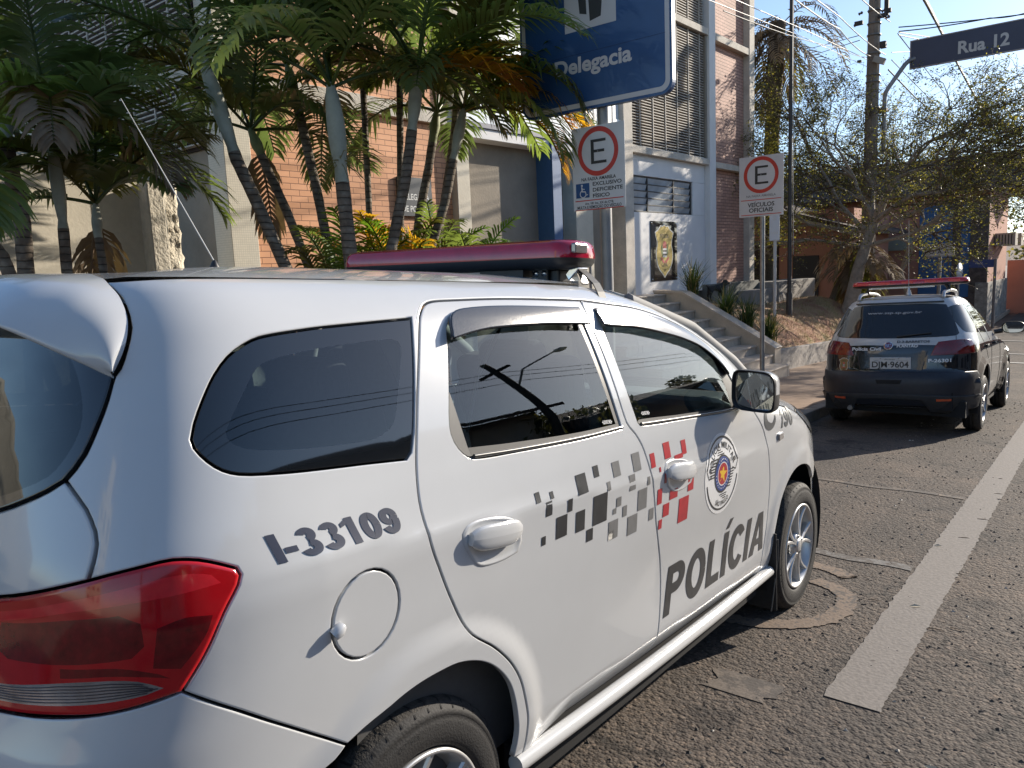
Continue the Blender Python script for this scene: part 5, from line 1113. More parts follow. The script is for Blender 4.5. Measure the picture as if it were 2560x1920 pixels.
gb = MB(); gb.grid([[(x, y, .20+.05*math.sin(x*3+y*2)) for x in np.linspace(-5.72, -2.7, 14)] for y in np.linspace(-8, 9.3, 40)]); gb.build('garden_bed', mat('garden_soil', (.10, .065, .04), .95, var=(3, .3), bump=(30, .5)))['kind'] = 'structure'

# ================================================================== SIGNS
SIGNW = mat('sign_white', (.62, .62, .63), .45, coat=.2, var=(7, .05)); SIGNR = mat('sign_red', (.55, .045, .03), .45, var=(9, .1)); SIGNK = mat('sign_black', (.03, .03, .03), .5); SIGNB = mat('sign_blue', (.012, .065, .20), .42, coat=.25, var=(2.5, .12)); SIGNG = mat('sign_grey_text', (.24, .24, .24), .5)
U, V = Vector((1, 0, 0)), Vector((0, 0, 1))
def psign(root, w_, h_, zc, rad, cz):
    MB().box(-w_/2, w_/2, -.004, 0, zc-h_/2, zc+h_/2).build('panel', SIGNW, root, .001)
    c = MB(); ringquads(c, 0, cz, rad*.80, rad, (0, -.0055, 0), U, V, 56); c.build('ring', SIGNR, root)
    e = MB(); s_ = rad*.95
    for q in ([(-.36, -.52), (-.20, -.52), (-.20, .52), (-.36, .52)], [(-.20, .40), (.42, .40), (.42, .52), (-.20, .52)], [(-.20, -.04), (.34, -.04), (.34, .08), (-.20, .08)], [(-.20, -.52), (.44, -.52), (.44, -.40), (-.20, -.40)]):
        poly_on(e, [(a*s_, cz+b*s_) for a, b in q], (0, -.0055, 0), U, V)
    e.build('letter', SIGNK, root)
    b = MB(); b.lathe([(.006, 0), (.006, -.005), (.0005, -.007)], (0, -.004, cz+.0), (0, 1, 0), 10); b.build('bolt', STEEL, root)
def lines(root, rows, y=-.0055):
    for k, (txt, x, z, hgt, wd, m_, cen) in enumerate(rows):
        t_ = MB(); flat_text(t_, txt, (x, y, z), U, V, hgt*1.06, wd, 0, .022, center=cen); t_.build('lettering', m_, root)
def bars(root, zs, w_):
    for z in zs: 
        t_ = MB(); poly_on(t_, [(-w_/2, z-.004), (w_/2, z-.004), (w_/2, z+.004), (-w_/2, z+.004)], (0, -.0055, 0), U, V); t_.build('red_rule', SIGNR, root)
s1 = thing('parking_sign', 'white E parking sign with wheelchair symbol on a thick grey post', 'road sign', Vector(PS_O)+GM@Vector((4.085, 4.84, 0)))
MB().tube([(.022, .065, .1), (.022, .065, 4.6)], .052, 20).build('post', mat('grey_post', (.27, .27, .27), .5, .4, var=(4, .2)), s1)
psign(s1, .53, .70, 2.43, .205, 2.565)
lines(s1, [('NA FAIXA AMARELA', 0, 2.328, .026, .35, SIGNK, True), ('EXCLUSIVO', -.06, 2.282, .029, .29, SIGNK, False), ('DEFICIENTE', -.06, 2.232, .029, .30, SIGNK, False), ('FÍSICO', -.06, 2.182, .029, .17, SIGNK, False), ('Art. 181 Inc. XX do CTB', 0, 2.126, .018, .29, SIGNK, True), ('MULTA E REMOÇÃO DO VEÍCULO', 0, 2.092, .023, .45, SIGNK, True)])
bars(s1, (2.162, 2.083), .49)
p_ = MB(); poly_on(p_, [(-.235, 2.165+.022), (-.095, 2.187), (-.095, 2.31), (-.235, 2.31)], (0, -.0052, 0), U, V, 0)
ringquads(p_, -.162, 2.220, .026, .034, (0, -.0058, 0), U, V, 28, 1, R(120), R(380)); poly_on(p_, ell(-.172, 2.292, .010, .010, 14), (0, -.0058, 0), U, V, 1)
for q in ([(-.180, 2.280), (-.168, 2.280), (-.163, 2.238), (-.176, 2.238)], [(-.176, 2.247), (-.140, 2.243), (-.140, 2.233), (-.176, 2.237)], [(-.146, 2.243), (-.136, 2.243), (-.122, 2.205), (-.131, 2.203)], [(-.172, 2.268), (-.144, 2.262), (-.144, 2.255), (-.170, 2.260)], [(-.131, 2.203), (-.122, 2.205), (-.110, 2.211), (-.112, 2.217), (-.126, 2.212)]): poly_on(p_, q, (0, -.0058, 0), U, V, 1)
p_.build('wheelchair_symbol', [SIGNB, SIGNW], s1)
s2 = thing('parking_sign', 'white E parking sign reading VEÍCULOS OFICIAIS on a thin steel pole', 'road sign', Vector(PS_O)+GM@Vector((4.45, 7.52, 0)))
MB().tube([(.005, .032, -.2), (.005, .032, 2.68)], .0255, 16).build('post', STEEL, s2)
psign(s2, .495, .645, 2.38, .195, 2.50)
lines(s2, [('NA FAIXA AMARELA', 0, 2.268, .022, .33, SIGNG, True), ('VEÍCULOS', 0, 2.163, .042, .30, SIGNK, True), ('OFICIAIS', 0, 2.105, .042, .27, SIGNK, True)]); bars(s2, (2.238, 2.078), .45)
s3 = thing('information_sign', 'big blue Delegacia sign with white border above the E sign', 'information sign', Vector(PS_O)+GM@Vector((4.055, 4.84, 2.92)))
def rrect(x0, x1, y0, y1, r_, n=8):
    o = []
    for cx_, cy_, a0 in ((x1-r_, y1-r_, 0), (x0+r_, y1-r_, 90), (x0+r_, y0+r_, 180), (x1-r_, y0+r_, 270)): o += [(cx_+r_*math.cos(R(a0+90*k/n)), cy_+r_*math.sin(R(a0+90*k/n))) for k in range(n+1)]
    return o
mb = MB(); mb.prism(rrect(-.745, .755, 0, 1.85, .10), (0, .03, 0), U, V, (0, -.055, 0)); mb.build('panel', SIGNB, s3)
o_, i_ = rrect(-.725, .735, .022, 1.83, .085), rrect(-.685, .695, .062, 1.79, .055); mb = MB(); n = len(o_)
mb.add([(a, -.0262, b) for a, b in o_]+[(a, -.0262, b) for a, b in i_], [(k, (k+1) % n, n+(k+1) % n, n+k) for k in range(n)]); mb.build('border', mat('border_white', (.55, .54, .55), .5), s3)
mb = MB(); poly_on(mb, [(-.255, .648), (.255, .648), (.255, 1.25), (-.255, 1.25)], (0, -.0262, 0), U, V); wp = mb.build('white_field', mat('border_white2', (.56, .55, .55), .5), s3)
mb = MB(); 
for q in ([(.0, .70), (.11, .72), (.15, 1.1), (-.02, 1.1)], [(.12, .86), (.155, .86), (.17, 1.1), (.10, 1.1)], [(-.10, .78), (-.03, .76), (-.04, 1.1), (-.13, 1.1)]): poly_on(mb, q, (0, -.027, 0), U, V)
mb.build('pictogram', SIGNK, wp)
mb = MB(); flat_text(mb, 'Delegacia', (-.375, -.0265, .315), U, V, .125, .77, 0, .03); mb.build('lettering', mat('sign_letter', (.58, .57, .58), .5), s3)
mb = MB(); mb.box(-.69, .70, -.0262, -.0258, .460, .463); mb.build('panel_joint', mat('joint_navy', (.006, .02, .08), .6), s3)
s4 = thing('small_sign', 'small pale information sign on a white pole by the tower', 'information sign', (-3.94, 15.92, 1.0))
MB().box(-.10, .12, -.015, .015, 1.77, 2.33).build('panel', mat('small_panel', (.62, .64, .68), .45), s4, .01); MB().tube([(.01, .03, -.2), (.01, .03, 1.8)], .035, 12).build('post', mat('white_post', (.55, .53, .5), .6), s4)
mb = MB(); flat_text(mb, 'Delegacia', (.01, -.016, 1.92), U, V, .05, .17, 0, .02, center=True); mb.build('lettering', SIGNW, s4); mb = MB(); poly_on(mb, [(-.02, 2.20), (.06, 2.20), (.06, 2.31), (-.02, 2.31)], (0, -.016, 0), U, V); mb.build('white_field', SIGNW, s4)
dp = thing('flag_pole', 'tall dark slim pole rising from the grassy bank', 'pole', (-3.93, 16.93, .9))
MB().tube([(0, 0, 0), (0, 0, 9.5)], [.05, .035], 14).build('shaft', mat('dark_pole', (.045, .043, .045), .5, .3), dp); MB().tube([(0, 0, -.1), (0, 0, .75)], .068, 14).build('sleeve', mat('dark_pole2', (.06, .058, .06), .6, .2), dp)
mb = MB(); mb.tube([(.10, -.05, 1.6), (.05, -.03, 7.6), (.02, 0, 9.4)], .006, 5); mb.build('halyard', mat('rope_pale', (.45, .43, .4), .8), dp)
# little black dog on the station landing
# ================================================================== PLANTS
def leafmat(name, col, tr=.35, rough=.42, var=(5, .35)): return mat(name, col, rough, var=var, trans=tr, spec=.45)
PG = leafmat('palm_green', (.125, .170, .050), .46, .33); PD = leafmat('palm_dark', (.082, .118, .046), .42, .33); PY = leafmat('palm_yellow', (.42, .24, .02), .45); PB = leafmat('palm_dead', (.19, .135, .085), .12, .85); PO = leafmat('palm_olive', (.10, .10, .025), .38); PR = leafmat('palm_rust', (.30, .12, .03), .35)
TRUNK = None
def ringtrunk():
    m, N, L, b = nodes_of('ringed_trunk', .9); tc = N.new('ShaderNodeTexCoord'); sp = N.new('ShaderNodeSeparateXYZ'); L.new(tc.outputs['Object'], sp.inputs[0])
    n = N.new('ShaderNodeTexNoise'); n.inputs['Scale'].default_value = 12; n.inputs['Detail'].default_value = 6; L.new(tc.outputs['Object'], n.inputs['Vector'])
    ad = N.new('ShaderNodeMath'); ad.operation = 'MULTIPLY_ADD'; ad.inputs[1].default_value = .02; L.new(n.outputs[0], ad.inputs[0]); L.new(sp.outputs['Z'], ad.inputs[2])
    fr = N.new('ShaderNodeMath'); fr.operation = 'PINGPONG'; fr.inputs[1].default_value = .028; L.new(ad.outputs[0], fr.inputs[0])
    r0 = ramp(N, [(0, (.25, .25, .25)), (.18, (.9, .9, .9)), (1, (1.05, 1.05, 1.05))]); mr = N.new('ShaderNodeMath'); mr.operation = 'MULTIPLY'; mr.inputs[1].default_value = 36; L.new(fr.outputs[0], mr.inputs[0]); L.new(mr.outputs[0], r0.inputs[0])
    r1 = ramp(N, [(.3, (.10, .075, .055)), (.55, (.17, .14, .11)), (.72, (.27, .24, .20))]); L.new(n.outputs[0], r1.inputs[0])
    mx = N.new('ShaderNodeMix'); mx.data_type = 'RGBA'; mx.blend_type = 'MULTIPLY'; mx.inputs[0].default_value = 1; L.new(r1.outputs[0], mx.inputs[6]); L.new(r0.outputs[0], mx.inputs[7]); L.new(mx.outputs[2], b.inputs['Base Color'])
    bp = N.new('ShaderNodeBump'); bp.inputs['Strength'].default_value = .8; bp.inputs['Distance'].default_value = .015; L.new(r0.outputs[0], bp.inputs['Height']); L.new(bp.outputs[0], b.inputs['Normal']); return m
TRUNK = ringtrunk(); SHAFT = mat('crownshaft', (.36, .37, .30), .6, var=(7, .25)); SHAFTG = mat('crownshaft_green', (.22, .24, .10), .6, var=(7, .3))
def frond(mb, o, az, el, L_, droop, rng, nl=34, ll=.48, mi=0, mtip=None, vee=.55, wd=.019, curl=0.0, stem=.16):
    """one arching pinnate leaf: midrib tube and two ranks of narrow drooping leaflets"""
    o = Vector(o); d = Vector((math.cos(az)*math.cos(el), math.sin(az)*math.cos(el), math.sin(el))); N_ = 22; pts = [o.copy()]; dirs = [d.copy()]; p = o.copy()
    for i in range(N_):
        p = p+d*(L_/N_); pts.append(p.copy()); d = (d+Vector((curl*math.sin(az), -curl*math.cos(az), -droop*(.35+1.3*i/N_)))/N_).normalized(); dirs.append(d.copy())
    mb.tube(pts, [.0135*(1-.8*i/N_)+.002 for i in range(N_+1)], 5, mi)
    for k in range(nl):
        t = stem+(1-stem)*(k+.5)/nl; f = t*N_; i = min(N_-1, int(f)); q = pts[i].lerp(pts[i+1], f-i); dd = dirs[i]
        sd = dd.cross(Vector((0, 0, 1))); sd = sd.normalized() if sd.length > .05 else Vector((1, 0, 0)); up = sd.cross(dd).normalized()
        ln = ll*(.45+.55*math.sin(math.pi*min(1, .12+.88*(t-stem)/(1-stem)))**.7)*(.9+.2*rng.random())*(1-.35*max(0, t-.8)/.2)
        for sg in (-1, 1):
            if rng.random() < .03: continue
            fw = .45+.75*t+.1*rng.random(); a = (sd*sg+dd*fw+up*(vee+.12*rng.gauss(0, 1))).normalized(); w_ = wd*(.85+.3*rng.random())
            s0 = q; m = mi if (mtip is None or rng.random() > (t-.35)*1.7) else mtip; ax = dd.cross(a).normalized() if dd.cross(a).length > .01 else up; wv = (dd*.75+ax*.3*sg).normalized()
            vs = []; g_ = Vector((0, 0, -1)); cur = s0.copy(); da = a.copy(); hang = (.55+.5*rng.random())*(1+.6*droop)
            for j, ww in enumerate((.45, 1.0, .8, .02)):
                wj = da.cross(up if abs(da.dot(up)) < .95 else sd).normalized()*w_*ww; vs += [cur-wj, cur+wj]
                cur = cur+da*(ln/3); da = (da+g_*hang*.33).normalized()
            mb.add(vs, [(0, 1, 3, 2), (2, 3, 5, 4), (4, 5, 7, 6)], m, True)
    return pts
def palm(name, label, pts, r0, seed, n=9, L_=1.7, shaft=.45, special=(), el=(.15, 1.35), dead=0, green=(0, 0, 1, 4), ll=.46, droop=(1.0, 2.2), group='slender palms in the station garden', azs=None, fruit=False, tr=1.0):
    rng = random.Random(seed); top = Vector(pts[0]); bot = Vector(pts[-1]); dn = (Vector(pts[-1])-Vector(pts[-2])).normalized(); g = bot+dn*((bot.z-.2)/max(.3, -dn.z)) if bot.z > .25 else bot
    t = thing(name, label, 'palm', (g.x, g.y, .2), group, grav=False); off = Vector((g.x, g.y, .2))
    P = [Vector(q)-off for q in pts]+[g-off]; up = (P[0]-P[1]).normalized()
    # resample
    Q = []; 
    for a, b in zip(P[:-1], P[1:]):
        for k in range(6): Q.append(a.lerp(b, k/6))
    Q.append(P[-1]); tot = sum((Q[i+1]-Q[i]).length for i in range(len(Q)-1)); acc = 0; rad = []; sh = []
    for i, q in enumerate(Q):
        if i: acc += (Q[i]-Q[i-1]).length
        s_ = acc; rad.append(r0*tr*(1.0 if s_ > shaft else (.72+.55*math.sin(math.pi*min(1, s_/shaft*.85+.12)))))
    k = max(2, next((i for i in range(len(Q)) if (Q[i]-Q[0]).length > shaft), 3))
    MB().tube(Q[k:], [r_*(1+.03*math.sin(i*2.1)) for i, r_ in enumerate(rad[k:])], 14, 0).build('trunk', TRUNK, t)
    MB().tube([Q[0]+up*.10]+Q[:k+1], [rad[0]*.55]+rad[:k+1], 14).build('crownshaft', SHAFT if seed % 2 else SHAFTG, t)
    c = MB(); o = Q[0]
    A0 = rng.random()*6.28
    for i in range(n):
        az = A0+i*2.399+rng.gauss(0, .15) if azs is None else azs[i % len(azs)]+rng.gauss(0, .12); e = el[0]+(el[1]-el[0])*(i+.5)/n
        frond(c, o+up*.06, az, e, L_*(.85+.3*rng.random()), droop[0]+(droop[1]-droop[0])*rng.random(), rng, mi=green[rng.randrange(len(green))], ll=ll)
    for (az, e, l_, dr, mi, mt) in special: frond(c, o+up*.04, az, e, l_, dr, rng, mi=mi, mtip=mt, ll=ll, nl=38)
    c.build('crown', [PG, PD, PY, PB, PO, PR], t)
    if dead:
        d_ = MB()
        for i in range(dead): frond(d_, o-up*.02, rng.random()*6.28, -.5-.5*rng.random(), .75+.3*rng.random(), 2.5, rng, nl=16, mi=0, ll=.35, vee=-.3)
        d_.build('dead_frond', PB, t)
    if fruit:
        f_ = MB()
        for i in range(46):
            a = rng.random()*6.28; e = rng.uniform(-.9, .5); l_ = .16+.16*rng.random(); q = Q[k-1]+up*.06; v = Vector((math.cos(a)*math.cos(e), math.sin(a)*math.cos(e), math.sin(e)))
            f_.tube([q, q+v*l_*.6, q+v*l_+Vector((0, 0, -.05))], [.004, .003, .002], 4)
        f_.build('flower_spray', mat('flower_stalk', (.20, .17, .05), .7), t)
    return t
palm('palm_tree', 'thick dark ringed palm trunk at the far left edge by the cream wall', [(-4.41,1.05,3.02),(-4.34,1.06,2.65),(-4.22,1.08,2.14),(-4.17,1.06,1.76)], .055, 1, n=5, L_=1.7, shaft=.3, green=(0,1,1,4))
palm('palm_tree', 'short stout palm stub leaning out of the left edge behind the van roof', [(-3.98,.70,2.25),(-3.92,.77,1.97),(-3.87,.81,1.88),(-3.81,.83,1.74)], .043, 2, n=4, L_=1.0, shaft=.2, green=(1,1,0), dead=0)
palm('palm_tree', 'palm with a smooth pale grey shaft in front of the cream wall', [(-4.29,1.35,2.67),(-4.25,1.35,2.45),(-4.21,1.35,2.18),(-4.15,1.33,1.79)], .039, 3, n=8, L_=1.4, shaft=.5, green=(0,4,1), special=[(.35, .45, 1.3, 2.4, 4, 3), (5.9, .6, 1.35, 2.3, 4, 3)])
palm('palm_tree', 'small thin palm with bronze withered fronds beside the rough pier', [(-4.43,1.70,2.29),(-4.41,1.69,2.13),(-4.35,1.69,1.82)], .032, 5, n=7, L_=1.15, shaft=.2, green=(4,4,1), dead=2)
palm('palm_tree', 'tall leaning palm with pale crownshaft before the grey side wall', [(-4.0,2.45,3.51),(-3.87,2.5,3.09),(-3.75,2.54,2.72),(-3.63,2.6,2.44),(-3.38,2.7,1.85)], .050, 7, n=8, L_=2.0, shaft=.75, green=(0,1,1))
palm('palm_tree', 'leaning ringed palm with a small dark crown at the brick corner', [(-4.19,3.01,3.04),(-4.1,3.04,2.83),(-3.91,3.13,2.37),(-3.75,3.19,1.95)], .040, 8, n=8, L_=1.3, shaft=.18, green=(1,0,4), dead=1)
palm('palm_tree', 'slim palm with sunlit edge standing before the salmon bricks', [(-4.14,3.39,3.67),(-4.03,3.41,3.25),(-3.88,3.44,2.63),(-3.75,3.46,2.03)], .043, 10, n=7, L_=1.7, shaft=.2, green=(0,1,4))
palm('palm_tree', 'stout palm with swollen pale shaft and yellowish flower sprays', [(-3.0,2.93,3.19),(-2.97,2.93,3.0),(-2.91,2.92,2.62),(-2.8,2.9,1.87)], .056, 11, n=9, L_=1.9, shaft=.62, green=(0,1,1), fruit=True, dead=0)
palm('palm_tree', 'palm with a long grey crownshaft and a yellowing frond', [(-2.77,3.66,3.45),(-2.77,3.62,3.17),(-2.78,3.56,2.81),(-2.79,3.52,2.59),(-2.85,3.38,1.96)], .046, 13, n=9, L_=1.7, shaft=.42, green=(0,1,0), special=[(.85, .42, 1.05, 1.5, 0, 2), (.60, .22, .95, 1.3, 2, 5), (1.1, .6, 1.1, 1.5, 0, 2)], dead=0, droop=(1.2, 2.4))
palm('palm_tree', 'dark rough palm trunk leaning right before the notice board', [(-3.32,4.48,3.33),(-3.35,4.39,2.84),(-3.39,4.3,2.43),(-3.41,4.23,1.99)], .042, 14, n=8, L_=1.6, shaft=.2, green=(1,1,0))
palm('palm_tree', 'palm with bright orange drooping frond beside the E sign', [(-2.85,4.33,3.25),(-2.89,4.24,2.85),(-2.93,4.16,2.46),(-3.01,4.03,2.01)], .041, 15, n=9, L_=1.5, shaft=.35, green=(0,4,1), special=[(.42, .45, 1.45, 2.9, 2, 5), (.75, .6, 1.45, 2.7, 0, 2), (.2, .7, 1.5, 2.8, 0, 4), (.6, .25, 1.25, 2.8, 4, 2)])
palm('palm_tree', 'thin tall palm stem running up between the pale palms', [(-4.23,4.37,4.84),(-4.13,4.28,3.64),(-4.02,4.21,2.55),(-3.98,4.17,2.01)], .032, 16, n=6, L_=1.8, shaft=.3, green=(0,1))
palm('palm_tree', 'slender straight palm stem behind the long grey crownshaft', [(-3.9,4.61,4.55),(-3.85,4.52,3.78),(-3.79,4.44,2.9),(-3.73,4.36,2.01)], .034, 18, n=7, L_=1.9, shaft=.3, green=(0,1,1))
# palms whose heads hang into the top of the view
palm('palm_tree', 'palm whose dark fronds arch across the blue sign', [(-3.31,4.95,4.78),(-3.31,4.83,3.95),(-3.31,4.73,3.23),(-3.37,4.53,2.16)], .036, 20, n=9, L_=2.1, shaft=.3, azs=(-.5, -.2, .3, -.9, 5.0, 2.6), green=(0,1), el=(.0, 1.0), dead=0)
# low bushy palms (clumps of stemless fronds) at the foot of the bricks
def clump(label, loc, seed, n, L_, mis, ll=.24):
    rng = random.Random(seed); t = thing('bush_palm', label, 'shrub', loc, 'low palm bushes below the brick wall', grav=False); c = MB()
    for k in range(n): frond(c, (rng.gauss(0, .10), rng.gauss(0, .10), 0), rng.random()*6.28, .75+.6*rng.random(), L_*(.7+.5*rng.random()), 1.1+rng.random(), rng, nl=24, ll=ll, mi=mis[rng.randrange(len(mis))], wd=.011, mtip=2 if rng.random() < .2 else None)
    c.build('foliage', [PG, PD, PY, PB, PO, leafmat('fresh_green', (.09, .17, .02), .45)], t)
for lab, loc, sd, n, l_ in (('low bushy palm at the foot of the first leaning brick-wall palms', (-3.55, 3.45, 1.52), 31, 15, .95), ('fresh green low palm clump between the pale palm stems', (-3.2, 3.9, 1.52), 32, 17, 1.0), ('low palm clump catching sun beside the cream column', (-2.75, 4.05, 1.55), 33, 14, .85), ('small palm clump just above the van light bar', (-3.3, 4.6, 1.55), 34, 12, .95)): clump(lab, loc, sd, n, l_, (0, 5, 5, 4, 0))
# strap leaved clumps beside the steps
def straps(label, loc, seed, n, L_):
    rng = random.Random(seed); t = thing('strap_plant', label, 'plant', loc, 'strap leaved plants beside the steps'); c = MB()
    for k in range(n):
        a = rng.random()*6.28; lean = abs(rng.gauss(0, .42)); l_ = L_*(.55+.55*rng.random()); d = Vector((math.cos(a)*math.sin(lean), math.sin(a)*math.sin(lean), math.cos(lean))); p = Vector((rng.gauss(0, .05), rng.gauss(0, .05), 0)); s_ = Vector((-math.sin(a), math.cos(a), 0)); vs = []
        for j in range(6):
            w_ = .0085*(1, 1.1, 1, .85, .55, .08)[j]; vs += [p-s_*w_, p+s_*w_]; p = p+d*l_/5; d = (d+Vector((math.cos(a)*.10, math.sin(a)*.10, -.10-.30*lean*j/5))).normalized()
        c.add(vs, [(2*j, 2*j+1, 2*j+3, 2*j+2) for j in range(5)], 0 if rng.random() < .8 else 1, True)
    c.build('foliage', [leafmat('strap_green', (.045, .075, .022), .25), leafmat('strap_straw', (.22, .18, .07), .3)], t)
for lab, loc, sd, n in (('topmost strap leaved clump against the white emblem wall', (-4.72, 13.42, 1.62), 41, 130), ('strap leaved clump halfway down the steps parapet', (-4.05, 13.5, 1.12), 42, 130), ('dense strap leaved clump left of the thin sign pole', (-3.66, 13.6, .90), 43, 150), ('lowest strap leaved clump right of the thin sign pole', (-3.28, 13.78, .66), 44, 120)): straps(lab, loc, sd, n, .78)
# dog: one continuous skinned body
def dog():
    t = thing('dog', 'small black dog with pale muzzle standing by the tower plinth', 'dog', (-4.86, 14.95, 1.47)); me = bpy.data.meshes.new('body')
    V_ = [(0, -.16, .30), (0, -.03, .285), (0, .10, .30), (0, .18, .345), (0, .235, .395), (0, .30, .385), (0, .35, .365), (0, -.23, .33), (0, -.29, .36)]
    E_ = [(0, 1), (1, 2), (2, 3), (3, 4), (4, 5), (5, 6), (0, 7), (7, 8)]; rad = [.062, .060, .075, .05, .052, .032, .022, .016, .010]
    for sx in (-1, 1):
        o = len(V_); V_ += [(sx*.045, .11, .22), (sx*.045, .105, .12), (sx*.045, .115, .015), (sx*.045, .135, .010)]; E_ += [(2, o), (o, o+1), (o+1, o+2), (o+2, o+3)]; rad += [.032, .022, .017, .018]
        o = len(V_); V_ += [(sx*.045, -.165, .21), (sx*.045, -.20, .125), (sx*.045, -.175, .015), (sx*.045, -.155, .010)]; E_ += [(0, o), (o, o+1), (o+1, o+2), (o+2, o+3)]; rad += [.040, .022, .017, .018]
        o = len(V_); V_ += [(sx*.045, .22, .455)]; E_ += [(4, o)]; rad += [.014]
    me.from_pydata(V_, E_, []); o = bpy.data.objects.new('body', me); COL.objects.link(o); o.parent = t; o.rotation_euler = (0, 0, R(-28))
    m1 = o.modifiers.new('skin', 'SKIN'); sv = me.skin_vertices[0].data
    for i, r_ in enumerate(rad): sv[i].radius = (r_, r_)
    sv[1].use_root = True; m2 = o.modifiers.new('sub', 'SUBSURF'); m2.levels = m2.render_levels = 2; me.materials.append(mat('black_fur', (.012, .011, .012), .7, bump=(120, .4)))
    mb = MB(); c = Matrix.Rotation(R(-28), 3, 'Z')@Vector((0, .345, .37)); mb.lathe([(.001, -.03), (.024, -.012), (.026, .008), (.014, .024), (.001, .028)], c, Matrix.Rotation(R(-28), 3, 'Z')@Vector((0, .95, -.2)), 12); mb.build('muzzle', mat('pale_fur', (.5, .46, .4), .8), t)
dog()

# ---- small-leaved street tree behind the bank
def tree(name, label, base, trunk, forks, seed, leaves, cr, cc, mats, group=None, twigr=.006, depth=5, spread=.55, leafs=.035, flat=.55, twigs=0):
    rng = random.Random(seed); t = thing(name, label, 'tree', base, group); tb = MB(); lb = MB(); tips = []
    P = [Vector(q) for q in trunk]
    tb.tube(P, forks[0], 12)
    def grow(p, d, L_, r_, k):
        n = 4; pts = [p]; q = p.copy()
        for i in range(n):
            d = (d+Vector((rng.gauss(0, .16), rng.gauss(0, .16), rng.gauss(.015, .10)))).normalized(); q = q+d*L_/n; pts.append(q.copy())
        tb.tube(pts, [max(.003, r_*(1-.45*i/n)) for i in range(n+1)], 6 if r_ > .02 else 4, 0 if r_ > .02 else 1, caps=False)
        if k <= 2: tips.extend(pts[1:])
        if k == 0: return
        m = 3 if rng.random() < .75 else 2
        for i in range(m):
            a = d.orthogonal().normalized(); a.rotate(Matrix.Rotation(rng.random()*6.28, 3, d)); nd = (d+a*(spread+.35*rng.random())); nd.z *= flat; nd.z += .10; grow(q, nd.normalized(), L_*(.68+.2*rng.random()), r_*.58, k-1)
        if k >= 2:
            a = d.orthogonal().normalized(); a.rotate(Matrix.Rotation(rng.random()*6.28, 3, d)); grow(pts[2], (d*.4+a*.9+Vector((0, 0, .15))).normalized(), L_*.6, r_*.4, k-2)
    for d, L_, r_, st in forks[1]: grow(P[st], Vector(d).normalized(), L_, r_, depth)
    if twigs:
        new = []
        for k in range(twigs):
            q = tips[rng.randrange(len(tips))]; v = Vector((rng.gauss(0, 1), rng.gauss(0, 1), rng.gauss(.15, .7))).normalized(); l_ = .18+.30*rng.random(); m_ = q+v*l_*.5+Vector((0, 0, .02)); e_ = q+v*l_+Vector((rng.gauss(0, .05), rng.gauss(0, .05), rng.gauss(0, .05)))
            tb.tube([q, m_, e_], [.006, .0045, .003], 3, 1, caps=False); new += [m_, e_, q.lerp(e_, .75)]
        tips = new
    tb.build('trunk', [mats[0], mat('twig_brown', (.10, .07, .045), .9)], t)
    for k in range(leaves):
        q = tips[rng.randrange(len(tips))]; q = q+Vector((rng.gauss(0, .07), rng.gauss(0, .07), rng.gauss(0, .06))); a = Vector((rng.gauss(0, 1), rng.gauss(0, 1), rng.gauss(0, .6))).normalized(); b = a.orthogonal().normalized(); b.rotate(Matrix.Rotation(rng.random()*6.28, 3, a)); s_ = leafs*(.6+.8*rng.random())
        lb.add([q, q+a*s_*.5+b*s_*.30, q+a*s_, q+a*s_*.5-b*s_*.30], [(0, 1, 2, 3)], 1 if rng.random() < .22 else (0 if rng.random() < .7 else 2))
    lb.build('crown', mats[1:], t); return t
BARK = mat('grey_bark', (.30, .25, .20), .9, var=(9, .35), bump=(30, .6)); TL = leafmat('tree_leaf', (.105, .105, .034), .38, .5); TL2 = leafmat('tree_leaf_yellow', (.27, .23, .055), .4, .5); TL3 = leafmat('tree_leaf_dark', (.055, .060, .022), .3, .5)  # olive, yellowish and dark leaf tones, mixed at random over the crowns
tree('street_tree', 'spreading small leaved street tree on the bank behind the black car', (-3.24, 19.52, 1.2), [(-.1, 0, -.3), (0, .02, .2), (.10, .10, .9), (.22, .30, 1.55), (.30, .42, 1.9), (.36, .48, 2.15)],
     ([.26, .19, .155, .14, .13, .12], [((.9, .45, .35), 1.35, .085, 4), ((-.85, -.3, .45), 1.4, .08, 4), ((.1, -.5, 1.0), 1.3, .075, 5), ((.6, .3, .8), 1.35, .07, 5), ((-.5, -.1, .9), 1.25, .07, 5), ((-.95, .1, .12), 1.5, .06, 4), ((.2, .5, .9), 1.25, .085, 5), ((.75, -.35, .5), 1.3, .07, 5), ((-.4, .6, .7), 1.2, .07, 5), ((-.9, .3, .25), 1.35, .06, 3), ((1.0, .1, .2), 1.5, .06, 3)]), 77, 64000, 3, 0, [BARK, TL, TL2, TL3], leafs=.050, flat=.62, twigs=6500)
# two sparse small trees seen behind it
tree('street_tree', 'thin forked sapling trunk leaning behind the light bar of the black car', (-2.75, 23.2, .5), [(0, 0, -.3), (.1, .1, 1.0), (-.15, .2, 1.7), (.05, .2, 2.4)], ([.09, .075, .06, .05], [((.7, .3, .7), .9, .04, 2), ((-.6, .3, .8), .9, .04, 3), ((.4, .2, .9), .9, .04, 3)]), 5, 1800, 2, 0, [BARK, TL, TL2, TL3], depth=3, leafs=.06)
